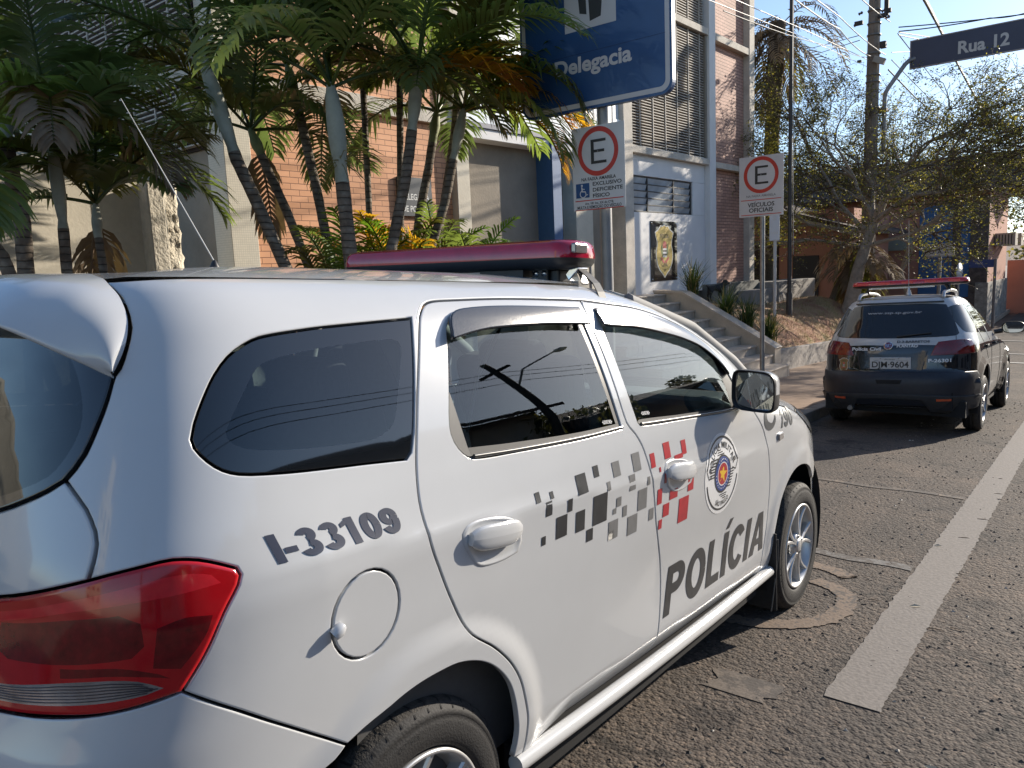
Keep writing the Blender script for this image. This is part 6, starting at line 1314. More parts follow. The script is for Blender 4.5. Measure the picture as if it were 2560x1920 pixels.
# palm with a skirt of dead fronds behind the tower
def deadpalm(label, pts, r_, seed, n, L_, green, base):
    rng = random.Random(seed); t = thing('palm_tree', label, 'palm', base, None, grav=False); off = Vector(base); P = [Vector(q)-off for q in pts]
    MB().tube(P, r_, 12).build('trunk', mat('fibrous_trunk', (.13, .10, .07), .95, var=(7, .4), bump=(25, .8)), t); c = MB()
    for k in range(n): frond(c, P[-1]+Vector((rng.gauss(0, .1), rng.gauss(0, .1), -.5*rng.random())), rng.random()*6.28, rng.uniform(-1.3, .35), L_*(.7+.5*rng.random()), 1.5+rng.random(), rng, nl=20, ll=.5, mi=0 if rng.random() > green else 1, wd=.022)
    c.build('crown', [PB, PO, PG], t)
deadpalm('tall palm with a shaggy skirt of brown dead fronds beside the tower', [(-5.75, 20.4, .8), (-5.75, 20.5, 3.5), (-5.72, 20.5, 6.0), (-5.65, 20.5, 8.9)], [.20, .19, .20, .22], 61, 40, 2.2, .08, (-5.75, 20.4, .8))
deadpalm('small leaning palm with a drooping brown crown in front of the salmon house', [(-3.95, 20.1, 1.15), (-3.80, 20.2, 1.7), (-3.55, 20.3, 2.3), (-3.3, 20.4, 2.95)], [.12, .10, .09, .08], 62, 22, 1.3, .25, (-3.95, 20.1, 1.15))
def vine(): 
    rng = random.Random(8); mb = MB()
    for k in range(2600):
        z = rng.uniform(-.2, 3.4); s_ = .3+.25*math.sin(z*2.1)+.1; q = Vector((rng.gauss(-.1, .30*s_+.12), rng.gauss(0, .22), z)); a = Vector((rng.gauss(0, 1), rng.gauss(0, 1), rng.gauss(0, 1))).normalized(); b = a.orthogonal(); l_ = .05*(.6+.8*rng.random())
        mb.add([q, q+a*l_*.5+b*l_*.35, q+a*l_, q+a*l_*.5-b*l_*.35], [(0, 1, 2, 3)], 0 if rng.random() < .6 else 1)
    o = mb.build('climbing_vine', [TL, TL2], None, matrix=plumb((-5.35, 19.9, 3.1))); tag(o, 'sparse climbing vine hanging off the shaggy palm by the tower', 'vine')
vine()
# ================================================================== BLACK AND WHITE ESTATE POLICE CAR
def build_estate():
    car = thing('police_car', 'black and white estate police car parked ahead with roof rails and a red light bar', 'police car', (.06, 9.13, 0), grav=False)
    def bumps(y, z):
        o = 0
        for cy, r_ in ((0, .37), (2.42, .37)):
            d = np.sqrt((y-cy)**2+(z-.36)**2)-r_; o = o+.030*np.clip(1-np.clip((d-.085)/.012, 0, 1), 0, 1)*(z < .86)
        return o
    S = Surf(W=pchip([.2,.30,.45,.6,.75,.88,.98,1.05,1.15,1.3,1.42,1.50,1.545,1.575], [.74,.785,.815,.83,.835,.832,.815,.79,.755,.69,.63,.575,.51,.41]),
             YR=pchip([.2,.32,.45,.58,.66,.70,.85,.98,1.05,1.2,1.35,1.48,1.545,1.575], [-.70,-.80,-.86,-.87,-.85,-.80,-.775,-.745,-.715,-.61,-.50,-.38,-.30,-.2]),
             YF=pchip([.2,.4,.6,.75,.85,.95,1.0,1.05,1.2,1.35,1.48,1.545,1.575], [3.05,3.15,3.15,3.08,2.9,2.3,1.95,1.75,1.5,1.2,.9,.7,.5]), LF=pchip([.2,.8,1.0,1.2,1.575], [.9,.9,.7,.6,.6]), YC=-.05, NR=3.2, y0=0, bumps=bumps, ym=.9)
    def ux(x, z):
        c = min(1, abs(x)/float(S.W(z))); ph = math.acos(c**(S.NR/2)); u = S.YC-.62*(ph/(math.pi/2))**(2/S.NR); un = S.YC-.62; return u if x >= 0 else 2*un-u
    UN = S.YC-.62; mir = lambda P_: [(2*UN-u, z) for u, z in P_[::-1]]
    def Q(P_): return [(ux(a, b), b) for a, b in P_]                 # rear features given by x, z
    WH = mat('white_car_paint', (.48, .49, .50), .25, coat=.6, var=(4, .06)); BK = mat('black_car_paint', (.012, .013, .016), .12, coat=.8, var=(4, .2)); NV = mat('navy_plastic', (.018, .021, .03), .5, var=(18, .2)); SG = mat('side_glass', (.035, .040, .042), .03, spec=.8)
    parts = []
    def pn(*a, **k): o = panel(S, *a, conv=False, **k); parts.append(o); return o
    arch1 = [(.40*math.cos(a), .36+.385*math.sin(a)) for a in np.linspace(-.35, math.pi+.35, 26)]
    arch2 = [(2.42+x, z) for x, z in arch1]
    uu = lambda P_: [(float(S.uy(y, z)), z) for y, z in P_]
    # flank and tail in one skin: white above, black below
    half = [(2.9, .26), (2.9, .70), (2.55, .90), (1.95, .99), (1.72, 1.04), (1.42, 1.22), (1.15, 1.36), (.86, 1.47), (.60, 1.535), (.2, 1.545), (-.25, 1.52)]
    lowf = [(.47, .26), (1.95, .26)]
    right = [(2.85, .26)]+half[1:]
    R0 = uu(arch1[::-1]); F0 = uu(arch2[::-1])
    loop = uu(half)+[(ux(.40, 1.53), 1.53), (UN, 1.535)]+mir(uu(half)+[(ux(.40, 1.53), 1.53)])
    lo = [(ux(-.3, .30), .30), (UN, .30), (ux(.3, .30), .30)]
    botR = uu([(-.36, .30)])+uu(arch1[::-1])+uu([(.5, .27), (1.9, .27)])+uu(arch2[::-1])
    bot = mir(botR)+lo+botR
    bl = [(UN, .2), (ux(.5, .2), .2)]+uu([(-.3, .2), (3.1, .2), (3.1, .90), (1.6, .955), (.3, .985), (-.25, .985)])+[(ux(.70, .99), .99), (ux(.45, 1.0), 1.0), (ux(.2, 1.005), 1.005), (UN, 1.0)]
    bl = bl+mir(bl[1:-1])
    body = pn('body', loop+bot, [WH, BK], car, inner=[(bl, 1)], h=.05, gap=.001, sm=False)
    # side glass, three a side
    wins = ([(-.40, 1.40), (-.30, 1.435), (-.14, 1.445), (-.04, 1.42), (.06, 1.13), (.03, 1.105), (-.42, 1.13), (-.46, 1.17)], [(.02, 1.445), (.40, 1.45), (.56, 1.20), (.61, 1.085), (.14, 1.10), (.10, 1.16)], [(.46, 1.45), (.70, 1.42), (1.0, 1.32), (1.30, 1.16), (1.40, 1.075), (.70, 1.085), (.64, 1.20)])
    for wd in wins:
        pn('side_window', uu(wd), [SG], car, off=.002, gap=.001, lip=.002, flange=.005, h=.05); pn('side_window', mir(uu(wd)), [SG], car, off=.002, gap=.001, lip=.002, flange=.005, h=.06)
    # rear window, lamps, bumper
    rwh = [(0, 1.462), (.30, 1.462), (.495, 1.445), (.575, 1.30), (.655, 1.12), (.62, 1.098), (.3, 1.083), (0, 1.078)]
    rw = Q(rwh); pn('rear_window', rw+mir(rw)[1:-1], [mat('estate_rear_glass', (.010, .011, .013), .05, coat=.6)], car, off=.003, gap=.001, lip=.003, flange=.008, h=.05)
    lamp = Q([(.40, .885), (.44, .98), (.47, 1.035), (.60, 1.05)])+uu([(-.52, 1.055), (-.42, 1.04), (-.40, .99), (-.43, .90)])+Q([(.72, .895)])
    lampd = Q([(.38, .88), (.42, .965), (.62, .93), (.74, .90), (.70, .88)])
    for P_ in (lamp, mir(lamp)):
        pn('tail_light', P_, [mat('estate_lamp', (.16, .006, .008), .08, coat=.8, var=(9, .5)), REDD], car, inner=[(Q([(.39, .87), (.40, .92), (.60, .915), (.78, .91), (.8, .86)]) if P_ is lamp else mir(Q([(.39, .87), (.40, .92), (.60, .915), (.78, .91), (.8, .86)])), 1)], off=.006, gap=.001, lip=.005, flange=.012, h=.03)
    bmp = Q([(0, .705), (.4, .705), (.70, .70)])+uu([(-.42, .70), (-.38, .66), (-.375, .46)])+uu([(-.36, .42), (-.35, .40)])+Q([(.72, .37), (.4, .33), (0, .33)])
    bumper = pn('rear_bumper', bmp+mir(bmp)[1:-1], [NV], car, off=.018, gap=.001, lip=.012, flange=.035, h=.05)
    lipb = Q([(0, .46), (.45, .455), (.72, .44)])+uu([(-.38, .44), (-.37, .30)])+Q([(.6, .26), (.40, .27), (.33, .40), (0, .41)])
    pn('bumper_skirt', lipb+mir(lipb)[1:-1], [mat('grey_skirt', (.032, .034, .038), .6, var=(20, .2))], car, off=.030, gap=.001, lip=.008, flange=.03, h=.05)
    pn('bumper_pull', Q([(-.14, .615), (.14, .615), (.12, .575), (-.12, .575)]), [DARK], car, off=.021, gap=0, lip=.002, flange=.002, h=.05)
    for sg in (-1, 1):
        P_ = Q([(sg*.47, .418), (sg*.60, .418), (sg*.60, .396), (sg*.47, .396)]); pn('reflector', P_, [mat('orange_reflector', (.62, .10, .035), .3, coat=.5)], car, off=.034, gap=0, lip=.002, flange=.006, h=.04, sm=False)
    rec = pn('plate_recess', Q([(-.38, .935), (.38, .935), (.33, .72), (-.33, .72)]), [mat('recess_black', (.006, .006, .008), .25, coat=.4)], car, off=.003, gap=0, lip=.003, flange=.003, h=.05, sm=False)
    pcx = S.pn(UN, .80); y_ = float(pcx[1])-.012
    pl = MB(); pl.box(-.215, .215, y_-.004, y_+.01, .735, .868); plo = pl.build('licence_plate', mat('plate_grey', (.50, .50, .50), .35, var=(8, .05)), car, .004); parts.append(plo)
    t_ = MB(); flat_text(t_, 'DJM·9604', (-.192, y_-.0055, .755), (1, 0, 0), (0, 0, 1), .066, .385, 0, .02); t_.build('plate_number', SIGNK, plo)
    t_ = MB(); flat_text(t_, 'SÃO PAULO', (-.06, y_-.0055, .838), (1, 0, 0), (0, 0, 1), .013, .11, 0, .01); poly_on(t_, [(-.165, .829), (-.12, .829), (-.12, .832), (-.165, .832)], (0, y_-.0055, 0), U, V); poly_on(t_, [(.06, .829), (.19, .829), (.19, .831), (.06, .831)], (0, y_-.0055, 0), U, V); t_.build('plate_state', SIGNK, plo)
    bt = MB()
    for x in (-.10, .09):
        for z in (.855, .748): bt.lathe([(.006, 0), (.006, -.003), (.0005, -.004)], (x, y_-.004, z), (0, 1, 0), 8)
    bt.build('bolt', STEEL, plo)
    def rt(txt, x0, x1, z, hgt, m_, off=.004, bold=.03):
        v, f, wd = text2d(txt, bold, 0, 1.0); k = (x1-x0)/wd; vs = []
        for a, b in v:
            zz = z+b*hgt; u_ = ux(x0+a*k, zz); q = S.pn(u_, zz)+S.nrm(u_, zz)*off; vs.append(q)
        mb = MB(); mb.add(vs, f); o = mb.build('lettering', m_, car); parts.append(o)
    rt('P-26301', .385, .60, .812, .036, INKW); rt('Polícia Civil', -.425, -.105, .944, .036, INKW); rt('D.3-BARRETOS', .06, .39, 1.028, .024, INKD); rt('PLANTÃO', .06, .275, .978, .030, INKW, off=.0045); rt('www.ssp.sp.gov.br', -.31, .27, 1.352, .026, mat('faded_white_vinyl', (.40, .40, .40), .5), off=.006, bold=.01)
    q = S.pn(ux(-.03, .995), .995); n_ = Vector(S.nrm(ux(-.03, .995), .995)); lg = MB(); lg.lathe([(.048, 0), (.048, .008), (.041, .010)], Vector(q), n_, 28, 0); lg.lathe([(.041, .010), (.0005, .011)], Vector(q), n_, 28, 1)
    lo_ = lg.build('maker_badge', [CHROME, mat('badge_wine', (.13, .012, .03), .3, coat=.6)], car); parts.append(lo_)
    t_ = MB(); e1 = Vector((1, 0, 0)); e2 = n_.cross(e1); e2 = e2 if e2.z > 0 else -e2
    flat_text(t_, 'FIAT', Vector(q)+n_*.0125-e2*.022, e1, e2, .044, .058, 0, .0, center=True); t_.build('lettering', CHROME, lo_)
    q = S.pn(ux(-.52, .775), .775); n_ = Vector(S.nrm(ux(-.52, .775), .775)); e1 = Vector((0, 0, 1)).cross(n_).normalized(); e2 = n_.cross(e1); so_ = shield(car, .083, .002, mat('dull_gold', (.26, .19, .09), .45, .3), True, n_, e1, e2, Vector(q)); parts.append(so_)
    wp = MB(); a_ = Vector(S.pn(ux(.05, 1.10), 1.10))+Vector((0, -.02, 0)); b_ = Vector(S.pn(ux(.40, 1.135), 1.135))+Vector((0, -.02, 0)); wp.tube([a_, a_.lerp(b_, .5)+Vector((0, -.004, .0)), b_], [.012, .009, .006], 6); parts.append(wp.build('rear_wiper', BLACKP, car))
    # shut lines of doors and tailgate as fine dark seams
    for P_ in (uu([(-.06, 1.46), (.05, 1.13), (.12, 1.0), (.20, .92), (.36, .76), (.45, .60), (.50, .30)]), uu([(.43, 1.46), (.62, 1.10), (.66, .95), (.64, .6), (.62, .3)]), uu([(1.45, 1.06), (1.50, .9), (1.50, .6), (1.46, .3)])):
        sm_ = MB(); d = np.array(P_); t = np.linspace(0, 1, 30); cu = np.r_[0, np.cumsum(np.linalg.norm(np.diff(d, axis=0), axis=1))]; cu /= cu[-1]
        sm_.tube([Vector(S.pn(np.interp(s_, cu, d[:, 0]), np.interp(s_, cu, d[:, 1])))+Vector((.0003, 0, 0)) for s_ in t], .0028, 4); parts.append(sm_.build('shut_line', DARK, car))
    for sg in (1, -1):
        sm_ = MB(); d = np.array([(.545, 1.42), (.625, 1.11), (.64, 1.0), (.645, .9), (.62, .72)]); cu = np.linspace(0, 1, 5)
        sm_.tube([Vector(S.pn(ux(sg*np.interp(s_, cu, d[:, 0]), np.interp(s_, cu, d[:, 1])), np.interp(s_, cu, d[:, 1]))) for s_ in np.linspace(0, 1, 24)], .003, 4); parts.append(sm_.build('shut_line', DARK, car))
    for y in (.27, 1.0):
        h_ = MB(); q = Vector(S.pn(float(S.uy(y, .945)), .945)); h_.obox(q+Vector((.014, 0, 0)), (.010, 0, 0), (0, .085, 0), (0, 0, .014)); parts.append(h_.build('door_handle', NV, car, .006))
    # roof, glass-house front, bonnet, nose
    hw = [S.pn(float(S.uy(y, 1.545)), 1.545) for y in np.linspace(-.2, .62, 24)]; rr = [S.pn(ux(x, 1.535), 1.535) for x in np.linspace(.02, .46, 10)]
    ring = [np.array((q[0], q[1], 1.535)) for q in rr]+[np.array((q[0], q[1], 1.538)) for q in hw]+[np.array((x, .62+.18*(1-(x/.5)**2), 1.53)) for x in np.linspace(.48, .02, 8)]
    ring += [np.array((-q[0], q[1], q[2])) for q in ring[::-1]]; rows = []
    for s_ in (1, .97, .92, .85, .7, .5, .3, .1, .001): rows.append([Vector((q[0]*s_, .2+(q[1]-.2)*s_, q[2]+.035*(1-s_**3))) for q in ring]+[None]); rows[-1][-1] = rows[-1][0]
    parts.append(MB().grid(rows, 0, True).build('roof', mat('dusty_white_roof', (.50, .46, .41), .5, coat=.2, var=(3, .15)), car))
    fg = lambda zs, ybf, nn=16: [[Vector(S.front(p_, z)) for p_ in np.linspace(S.phi_of(float(ybf(z)), z), math.pi-S.phi_of(float(ybf(z)), z), nn)] for z in zs]
    parts.append(MB().grid(fg(np.linspace(1.53, 1.05, 8), lambda z: np.interp(z, [1.05, 1.22, 1.36, 1.47, 1.535], [1.70, 1.42, 1.15, .86, .60])), 0, True).build('windscreen', SG, car))
    parts.append(MB().grid(fg(np.linspace(1.045, .905, 6), lambda z: np.interp(z, [.90, .99, 1.04], [2.55, 1.95, 1.72])), 0, True).build('bonnet', WH, car))
    parts.append(MB().grid(fg(np.linspace(.90, .26, 8), lambda z: 2.85), 0, True).build('front_bumper', NV, car))
    # rear lip spoiler edge over the window
    lp_ = MB(); lp_.tube([Vector(S.pn(ux(x, 1.475), 1.475))+Vector((0, -.012, .006)) for x in np.linspace(-.47, .47, 17)], .013, 8, flat=.7); parts.append(lp_.build('roof_lip', BK, car))
    # roof rails and light bar
    SIL = mat('silver_rail', (.45, .45, .46), .35, .6)
    for sg in (1, -1):
        r_ = MB(); r_.tube([(sg*.455, -.30, 1.525), (sg*.452, -.25, 1.575), (sg*.450, -.17, 1.592), (sg*.455, .2, 1.612), (sg*.45, .55, 1.60), (sg*.445, .68, 1.575), (sg*.44, .74, 1.54)], [.018, .021, .020, .019, .019, .018, .016], 10); parts.append(r_.build('roof_rail', SIL, car))
    RB = mat('bright_red_dome', (.55, .012, .014), .12, coat=.8, var=(10, .3))
    b = MB(); c0 = (.02, .12)
    def rr_(ins, z): return [(x, y+c0[1], z) for x, y in [(a+c0[0], b_) for a, b_ in rrect(-.64+ins, .64-ins, -.13+ins, .13-ins, .09, 6)]]
    rs = [rr_(.03, 1.675), rr_(.005, 1.688), rr_(0, 1.702)]; [r_.append(r_[0]) for r_ in rs]; b.grid(rs, 0, True); b.add(rs[0][:-1], [tuple(range(len(rs[0])-1))[::-1]]); lb = b.build('light_bar', BLACKP, car); parts.append(lb)
    d = MB(); rs = [rr_(.001, 1.702), rr_(.002, 1.725), rr_(.012, 1.747), rr_(.035, 1.755)]; [r_.append(r_[0]) for r_ in rs]; d.grid(rs, 0, True); d.add(rs[-1][:-1], [tuple(range(len(rs[0])-1))]); d.build('dome', RB, lb)
    for k in range(5):
        m_ = MB(); m_.obox((c0[0]-.5+.25*k, c0[1]-.1285, 1.722), (.06, 0, 0), (0, .002, 0), (0, 0, .012))
        m_.build('lamp_module', mat('module_bright_red', (.75, .05, .05), .3), lb)  # plain brighter red blocks along the dome
    f_ = MB(); f_.box(-.42, .30, .03, .09, 1.655, 1.672); f_.build('cross_rail', SIL, lb)
    for sg in (1, -1): k_ = MB(); k_.tube([(sg*.42, .08, 1.68), (sg*.44, .08, 1.65), (sg*.452, .09, 1.60)], [.022, .018, .03], 8); k_.build('bar_foot', BLACKP, lb)
    an = MB(); an.lathe([(.035, 0), (.030, .02), (.012, .085), (.010, .10)], (.06, -.12, 1.563), (0, 0, 1), 12); an.tube([(.06, -.12, 1.66), (.055, -.10, 2.45)], [.004, .002], 5, 1); parts.append(an.build('aerial', [SIL, STEEL], car))
    # mirror
    mm = MB(); c = Vector((.99, 1.36, 1.115)); rows = []
    for t, s_ in ((0, 1), (.15, 1.03), (.6, .9), (1, .4)): rows.append([c+Vector((s_*.125*math.copysign(abs(math.cos(a))**.7, math.cos(a)), -.04+.12*t, s_*.075*math.copysign(abs(math.sin(a))**.8, math.sin(a)))) for a in np.linspace(0, 2*math.pi, 25)])
    mm.grid(rows, 0, True); mm.add(rows[-1][:-1], [tuple(range(24))]); mm.tube([(.78, 1.34, 1.06), (.87, 1.36, 1.075)], .03, 8); mo = mm.build('door_mirror', BLACKP, car); parts.append(mo)
    g_ = MB(); g_.add([c+(q-c)*.9+Vector((0, .002, 0)) for q in rows[0][:-1]], [tuple(range(24))[::-1]]); g_.build('mirror_glass', MATS['mirror_silver'], mo)
    ub = MB(); ub.box(-.74, .74, -.68, 2.9, .22, .40); ub.box(-.62, .62, -.76, -.4, .30, .5)
    for sg in (1, -1):
        for cy in (0, 2.42):
            prof = [(.40*math.cos(a), .36+.40*math.sin(a)) for a in np.linspace(-.3, math.pi+.3, 18)]; ub.grid([[(sg*x, cy+a, z) for a, z in prof] for x in (.82, .5)], 0, True); ub.add([(sg*.5, cy+a, z) for a, z in prof], [tuple(range(18))])
    ub.build('underbody', DARK, car)
    ex = MB(); ex.tube([(-.42, -.66, .28), (-.42, -.84, .265)], .03, 12); ex.build('exhaust', STEEL, car)
    for y in (0, 2.42):
        for sd in (1, -1):
            wh = bpy.data.objects.new('wheel', None); COL.objects.link(wh); wh.parent = car; wh.location = (sd*.832, y, .325); wh.empty_display_size = .1
            wheel('wheel', wh, (0, 0, 0), .325, .19, .215, sd, 6, .4+y, detail=False, twin=False, alloy=mat('dull_alloy', (.42, .42, .43), .35, .7))
    for o in parts:
        o.rotation_euler = (0, R(-2.2), 0); o.location = Vector((0, 0, .3))-Matrix.Rotation(R(-2.2), 3, 'Y')@Vector((0, 0, .3))
    return car
build_estate()
# ================================================================== UTILITY POLE, STREET NAME SIGN, CABLES
up_ = thing('utility_pole', 'tapering concrete utility pole hung with brackets and cables', 'utility pole', (-3.30, 21.30, .5))
CPOLE = mat('concrete_pole', (.235, .19, .155), .9, var=(3, .25), var2=(25, .15), bump=(30, .25))
MB().tube([(0, 0, -.6), (.02, 0, 4), (.04, 0, 7), (.06, 0, 10.5)], [.22, .175, .155, .125], 10, smooth=False).build('shaft', CPOLE, up_)
mb = MB()
for z in (5.9, 6.55, 6.72, 7.25, 7.7, 7.98, 8.3, 8.65): mb.lathe([(.178-.008*(z-5.9), -.02), (.185-.008*(z-5.9), -.02), (.185-.008*(z-5.9), .02), (.178-.008*(z-5.9), .02)], (.045, 0, z), (0, 0, 1), 12)
mb.build('pole_band', mat('band_steel', (.20, .19, .18), .5, .6), up_)
IRON = mat('dark_iron', (.04, .036, .033), .7)
for (x, y, z, a, b, c) in ((.30, -.10, 7.40, .07, .07, .08), (.36, -.1, 8.35, .05, .05, .26), (.33, -.1, 8.75, .06, .06, .14), (-.26, -.12, 7.10, .05, .05, .03), (.27, -.14, 8.10, .10, .05, .05), (-.30, -.1, 8.05, .10, .05, .05), (-.20, -.16, 9.1, .05, .05, .06), (.42, -.1, 8.2, .05, .05, .05)):
    q = MB(); q.obox((x, y, z), (a, 0, 0), (0, b, 0), (0, 0, c)); q.build('bracket', IRON, up_, .01)
q = MB(); q.obox((.33, -.08, 8.95), (.06, 0, .05), (0, .06, 0), (-.13, 0, .19)); q.build('streetlight_bracket', IRON, up_, .01)
q = MB(); q.obox((.24, -.2, 7.02), (.13, 0, -.06), (0, .06, 0), (.03, 0, .07)); q.build('junction_box', mat('box_grey', (.36, .33, .29), .7), up_, .01)
q = MB()
for (x, z) in ((.30, 8.22), (-.25, 8.28), (-.36, 8.02), (.40, 8.04)): q.lathe([(.02, -.06), (.045, -.04), (.02, -.01), (.045, .02), (.02, .05)], (x, -.12, z), (1, 0, .3), 8)
q.build('insulator', mat('insulator_brown', (.06, .035, .025), .3, coat=.4), up_)
sn = thing('street_name_sign', 'long dark blue Rua 12 street name sign on a bent grey arm', 'street sign', (-2.52, 22.08, 0))
MB().box(0, 3.0, -.02, .02, 7.42, 8.08).build('panel', mat('street_navy', (.035, .042, .085), .45, var=(2, .12)), sn, .004)
fr = MB()
for a in ((0, 3.0, 7.395, 7.42), (0, 3.0, 8.08, 8.105), (-.025, 0, 7.395, 8.105)): fr.box(a[0], a[1], -.028, .028, a[2], a[3])
fr.build('frame', mat('frame_pale', (.36, .32, .31), .5), sn)
q = MB(); flat_text(q, 'Rua 12', (1.08, -.0225, 7.57), U, V, .29, 1.10, 0, .03); q.build('lettering', mat('reflective_letters', (.52, .50, .49), .5), sn)
q = MB(); q.tube([(-.50, -.45, 5.3), (-.50, -.45, 6.70), (-.48, -.43, 6.85), (-.42, -.4, 6.97), (-.10, -.15, 7.52), (-.02, -.06, 7.62), (.12, .035, 7.66), (2.4, .035, 7.72)], .055, 10); q.build('arm', mat('arm_grey', (.27, .26, .27), .5, .4, var=(4, .2)), sn)
q = MB(); q.box(-.95, -.40, -.62, -.55, 6.36, 6.42); q.box(-.95, -.40, -.40, -.36, 6.36, 6.42); q.build('clamp', mat('clamp_rust', (.22, .17, .15), .6, .4), sn)
CAB = mat('black_cable', (.03, .03, .032), .5); CABG = mat('grey_cable', (.36, .35, .34), .35, .5); CABT = mat('twisted_cable', (.09, .075, .065), .6)
def ext(P, n):
    P = [Vector(q) for q in P]; d = P[0]-P[1]; return [P[0]+d.normalized()*n]+P
def cable(label, P, r_, m_, sag=.0, twist=False, e=0):
    P = ext(P, e) if e else [Vector(q) for q in P]; pts = []
    for a, b in zip(P[:-1], P[1:]):
        for k in range(8): t = k/8; pts.append(a.lerp(b, t)-Vector((0, 0, sag*4*t*(1-t))))
    pts.append(P[-1]); mb = MB()
    if twist:
        L_ = [0]; [L_.append(L_[-1]+(pts[i+1]-pts[i]).length) for i in range(len(pts)-1)]; fine = []
        N_ = int(L_[-1]/.12); 
        for s_ in range(3):
            ph = s_*2.09; q = []
            for i in range(N_+1):
                l_ = L_[-1]*i/N_; j = min(len(pts)-2, max(0, next((k for k in range(len(L_)-1) if L_[k+1] >= l_), 0))); c = pts[j].lerp(pts[j+1], (l_-L_[j])/max(1e-6, L_[j+1]-L_[j])); a = l_*9+ph
                q.append(c+Vector((math.cos(a)*r_, 0, math.sin(a)*r_)))
            mb.tube(q, r_*.9, 5, s_ % 2)
    else: mb.tube(pts, r_, 5)
    o = mb.build('overhead_cable', [m_, CAB], None); tag(o, label, 'cable', 'overhead cables strung to the utility pole'); return o
cable('thick pale cable running up left from the middle of the utility pole', [(-2.8,16.08,7.0),(-3.34,21.11,7.71)], .012, CABG, .1, e=9)
cable('thick dark cable running down right from the junction box', [(-3.11,21.76,7.49),(-3.26,25.98,7.62),(-3.54,32.19,8.04),(-3.13,49.08,8.31)], .020, CABT)
cable('pale cable just above the thickest one on the left of the pole', [(-2.81,16.11,7.25),(-3.12,21.42,7.79)], .011, CABG, .05, e=9)
cable('pale cable reaching the top bracket of the pole from upper left', [(-3.03,18.63,8.35),(-3.08,21.56,8.65)], .013, CABG, .02, e=9)
cable('thick twisted cable passing behind the Rua 12 sign', [(-1.01,14.9,6.83),(-2.04,21.96,8.49),(-2.51,26.77,9.1),(-2.65,30.48,9.14),(-2.52,34.33,8.64),(-2.51,39.4,8.43),(-2.48,49.58,8.31)], .021, CABT, twist=True, e=6)
cable('upper cable crossing to the right above the Rua 12 sign', [(-2.94,21.92,8.57),(-.29,23.35,8.70),(4.5,26,8.9)], .016, CAB, .02)
cable('lower slack cable crossing to the right above the Rua 12 sign', [(-2.93,21.91,8.46),(-1.01,23.04,8.68),(-.29,23.35,8.72),(4.5,26,9.1)], .016, CAB, .03)
cable('upper thin cable dropping right behind the Rua 12 sign', [(-2.95,22.02,8.47),(-2.73,26.65,9.39),(-2.58,34.63,11.16)], .014, CAB)
cable('lower thin cable dropping right behind the Rua 12 sign', [(-2.95,22.02,8.40),(-2.73,26.65,9.25),(-2.58,34.63,10.96)], .014, CAB)
cable('thin level cable from the pole to the left end of the Rua 12 sign', [(-3.04,21.74,7.91),(-3.1,28.94,9.67)], .012, CAB)
cable('upper thin cable leaving the pole to the left over the tree', [(-5.19,24.73,9.37),(-3.8,21.48,8.43)], .012, CAB, e=8)
cable('lower thin cable leaving the pole to the left over the tree', [(-5.18,24.72,9.19),(-3.79,21.47,8.30)], .012, CAB, e=8)
cable('thin grey cable meeting the pole below the thick pale one', [(-2.77,16.05,6.62),(-3.45,21.15,7.73)], .007, CAB, .05, e=9)
cable('thin pale double cable crossing before the tower corner', [(-2.47,9.8,5.73),(-3.04,14.57,6.66),(-3.36,21.2,7.6)], .008, CABG, .0, e=7)
cable('thin grey cable close under the double cable by the tower corner', [(-2.47,9.9,5.60),(-3.04,14.57,6.52),(-3.36,21.2,7.42)], .006, CABG, .0, e=7)
cable('thin straight cable falling right past the end of the Rua 12 sign', [(-2.97,22.0,8.44),(-3.34,26.1,8.89),(-3.65,37.35,9.14)], .014, CAB)
cable('thin cable from the small box down through the tree crown', [(-3.06,21.84,7.75),(-3.18,29.91,7.91)], .012, CAB)
# ================================================================== HOUSES BEYOND THE CROSS STREET
SALM = mat('salmon_paint', (.44, .215, .15), .85, var=(1.2, .12), bump=(30, .1)); BLUEP = mat('blue_paint', (.045, .14, .32), .7, var=(1.5, .15)); STONE = mat('stone_cladding', (.12, .095, .08), .9, var=(7, .5), bump=(14, 1.0)); RTILE = None
def rooftile():
    m, N, L, b = nodes_of('clay_roof_tiles', .9); tc = N.new('ShaderNodeTexCoord'); w_ = N.new('ShaderNodeTexWave'); w_.bands_direction = 'X'; w_.inputs['Scale'].default_value = 1.6; w_.inputs['Distortion'].default_value = .2; L.new(tc.outputs['Object'], w_.inputs['Vector'])
    n = N.new('ShaderNodeTexNoise'); n.inputs['Scale'].default_value = 4; n.inputs['Detail'].default_value = 6; L.new(tc.outputs['Object'], n.inputs['Vector']); r_ = ramp(N, [(.3, (.06, .045, .038)), (.7, (.16, .105, .08))]); L.new(n.outputs[0], r_.inputs[0]); L.new(r_.outputs[0], b.inputs['Base Color'])
    bp = N.new('ShaderNodeBump'); bp.inputs['Strength'].default_value = 1; bp.inputs['Distance'].default_value = .08; L.new(w_.outputs[0], bp.inputs['Height']); L.new(bp.outputs[0], b.inputs['Normal']); return m
RTILE = rooftile(); DOORD = mat('dark_door', (.03, .028, .03), .6)
h1 = thing('corner_house', 'salmon corner house with blue panels, stone piers and a tiled gable roof', 'house', (-1.42, 29.0, .58))
def hb(name, m_, x0, x1, y0, y1, z0, z1, par=h1, bevel=.01): return MB().box(x0, x1, y0, y1, z0, z1).build(name, m_, par, bevel)
hb('wall', SALM, -9.0, 0, 0, 4.2, -.5, 4.6); hb('blue_panel', BLUEP, -2.05, -1.02, -.04, .002, .9, 4.0); hb('blue_panel', BLUEP, -.78, -.50, -.04, .002, .9, 4.0)
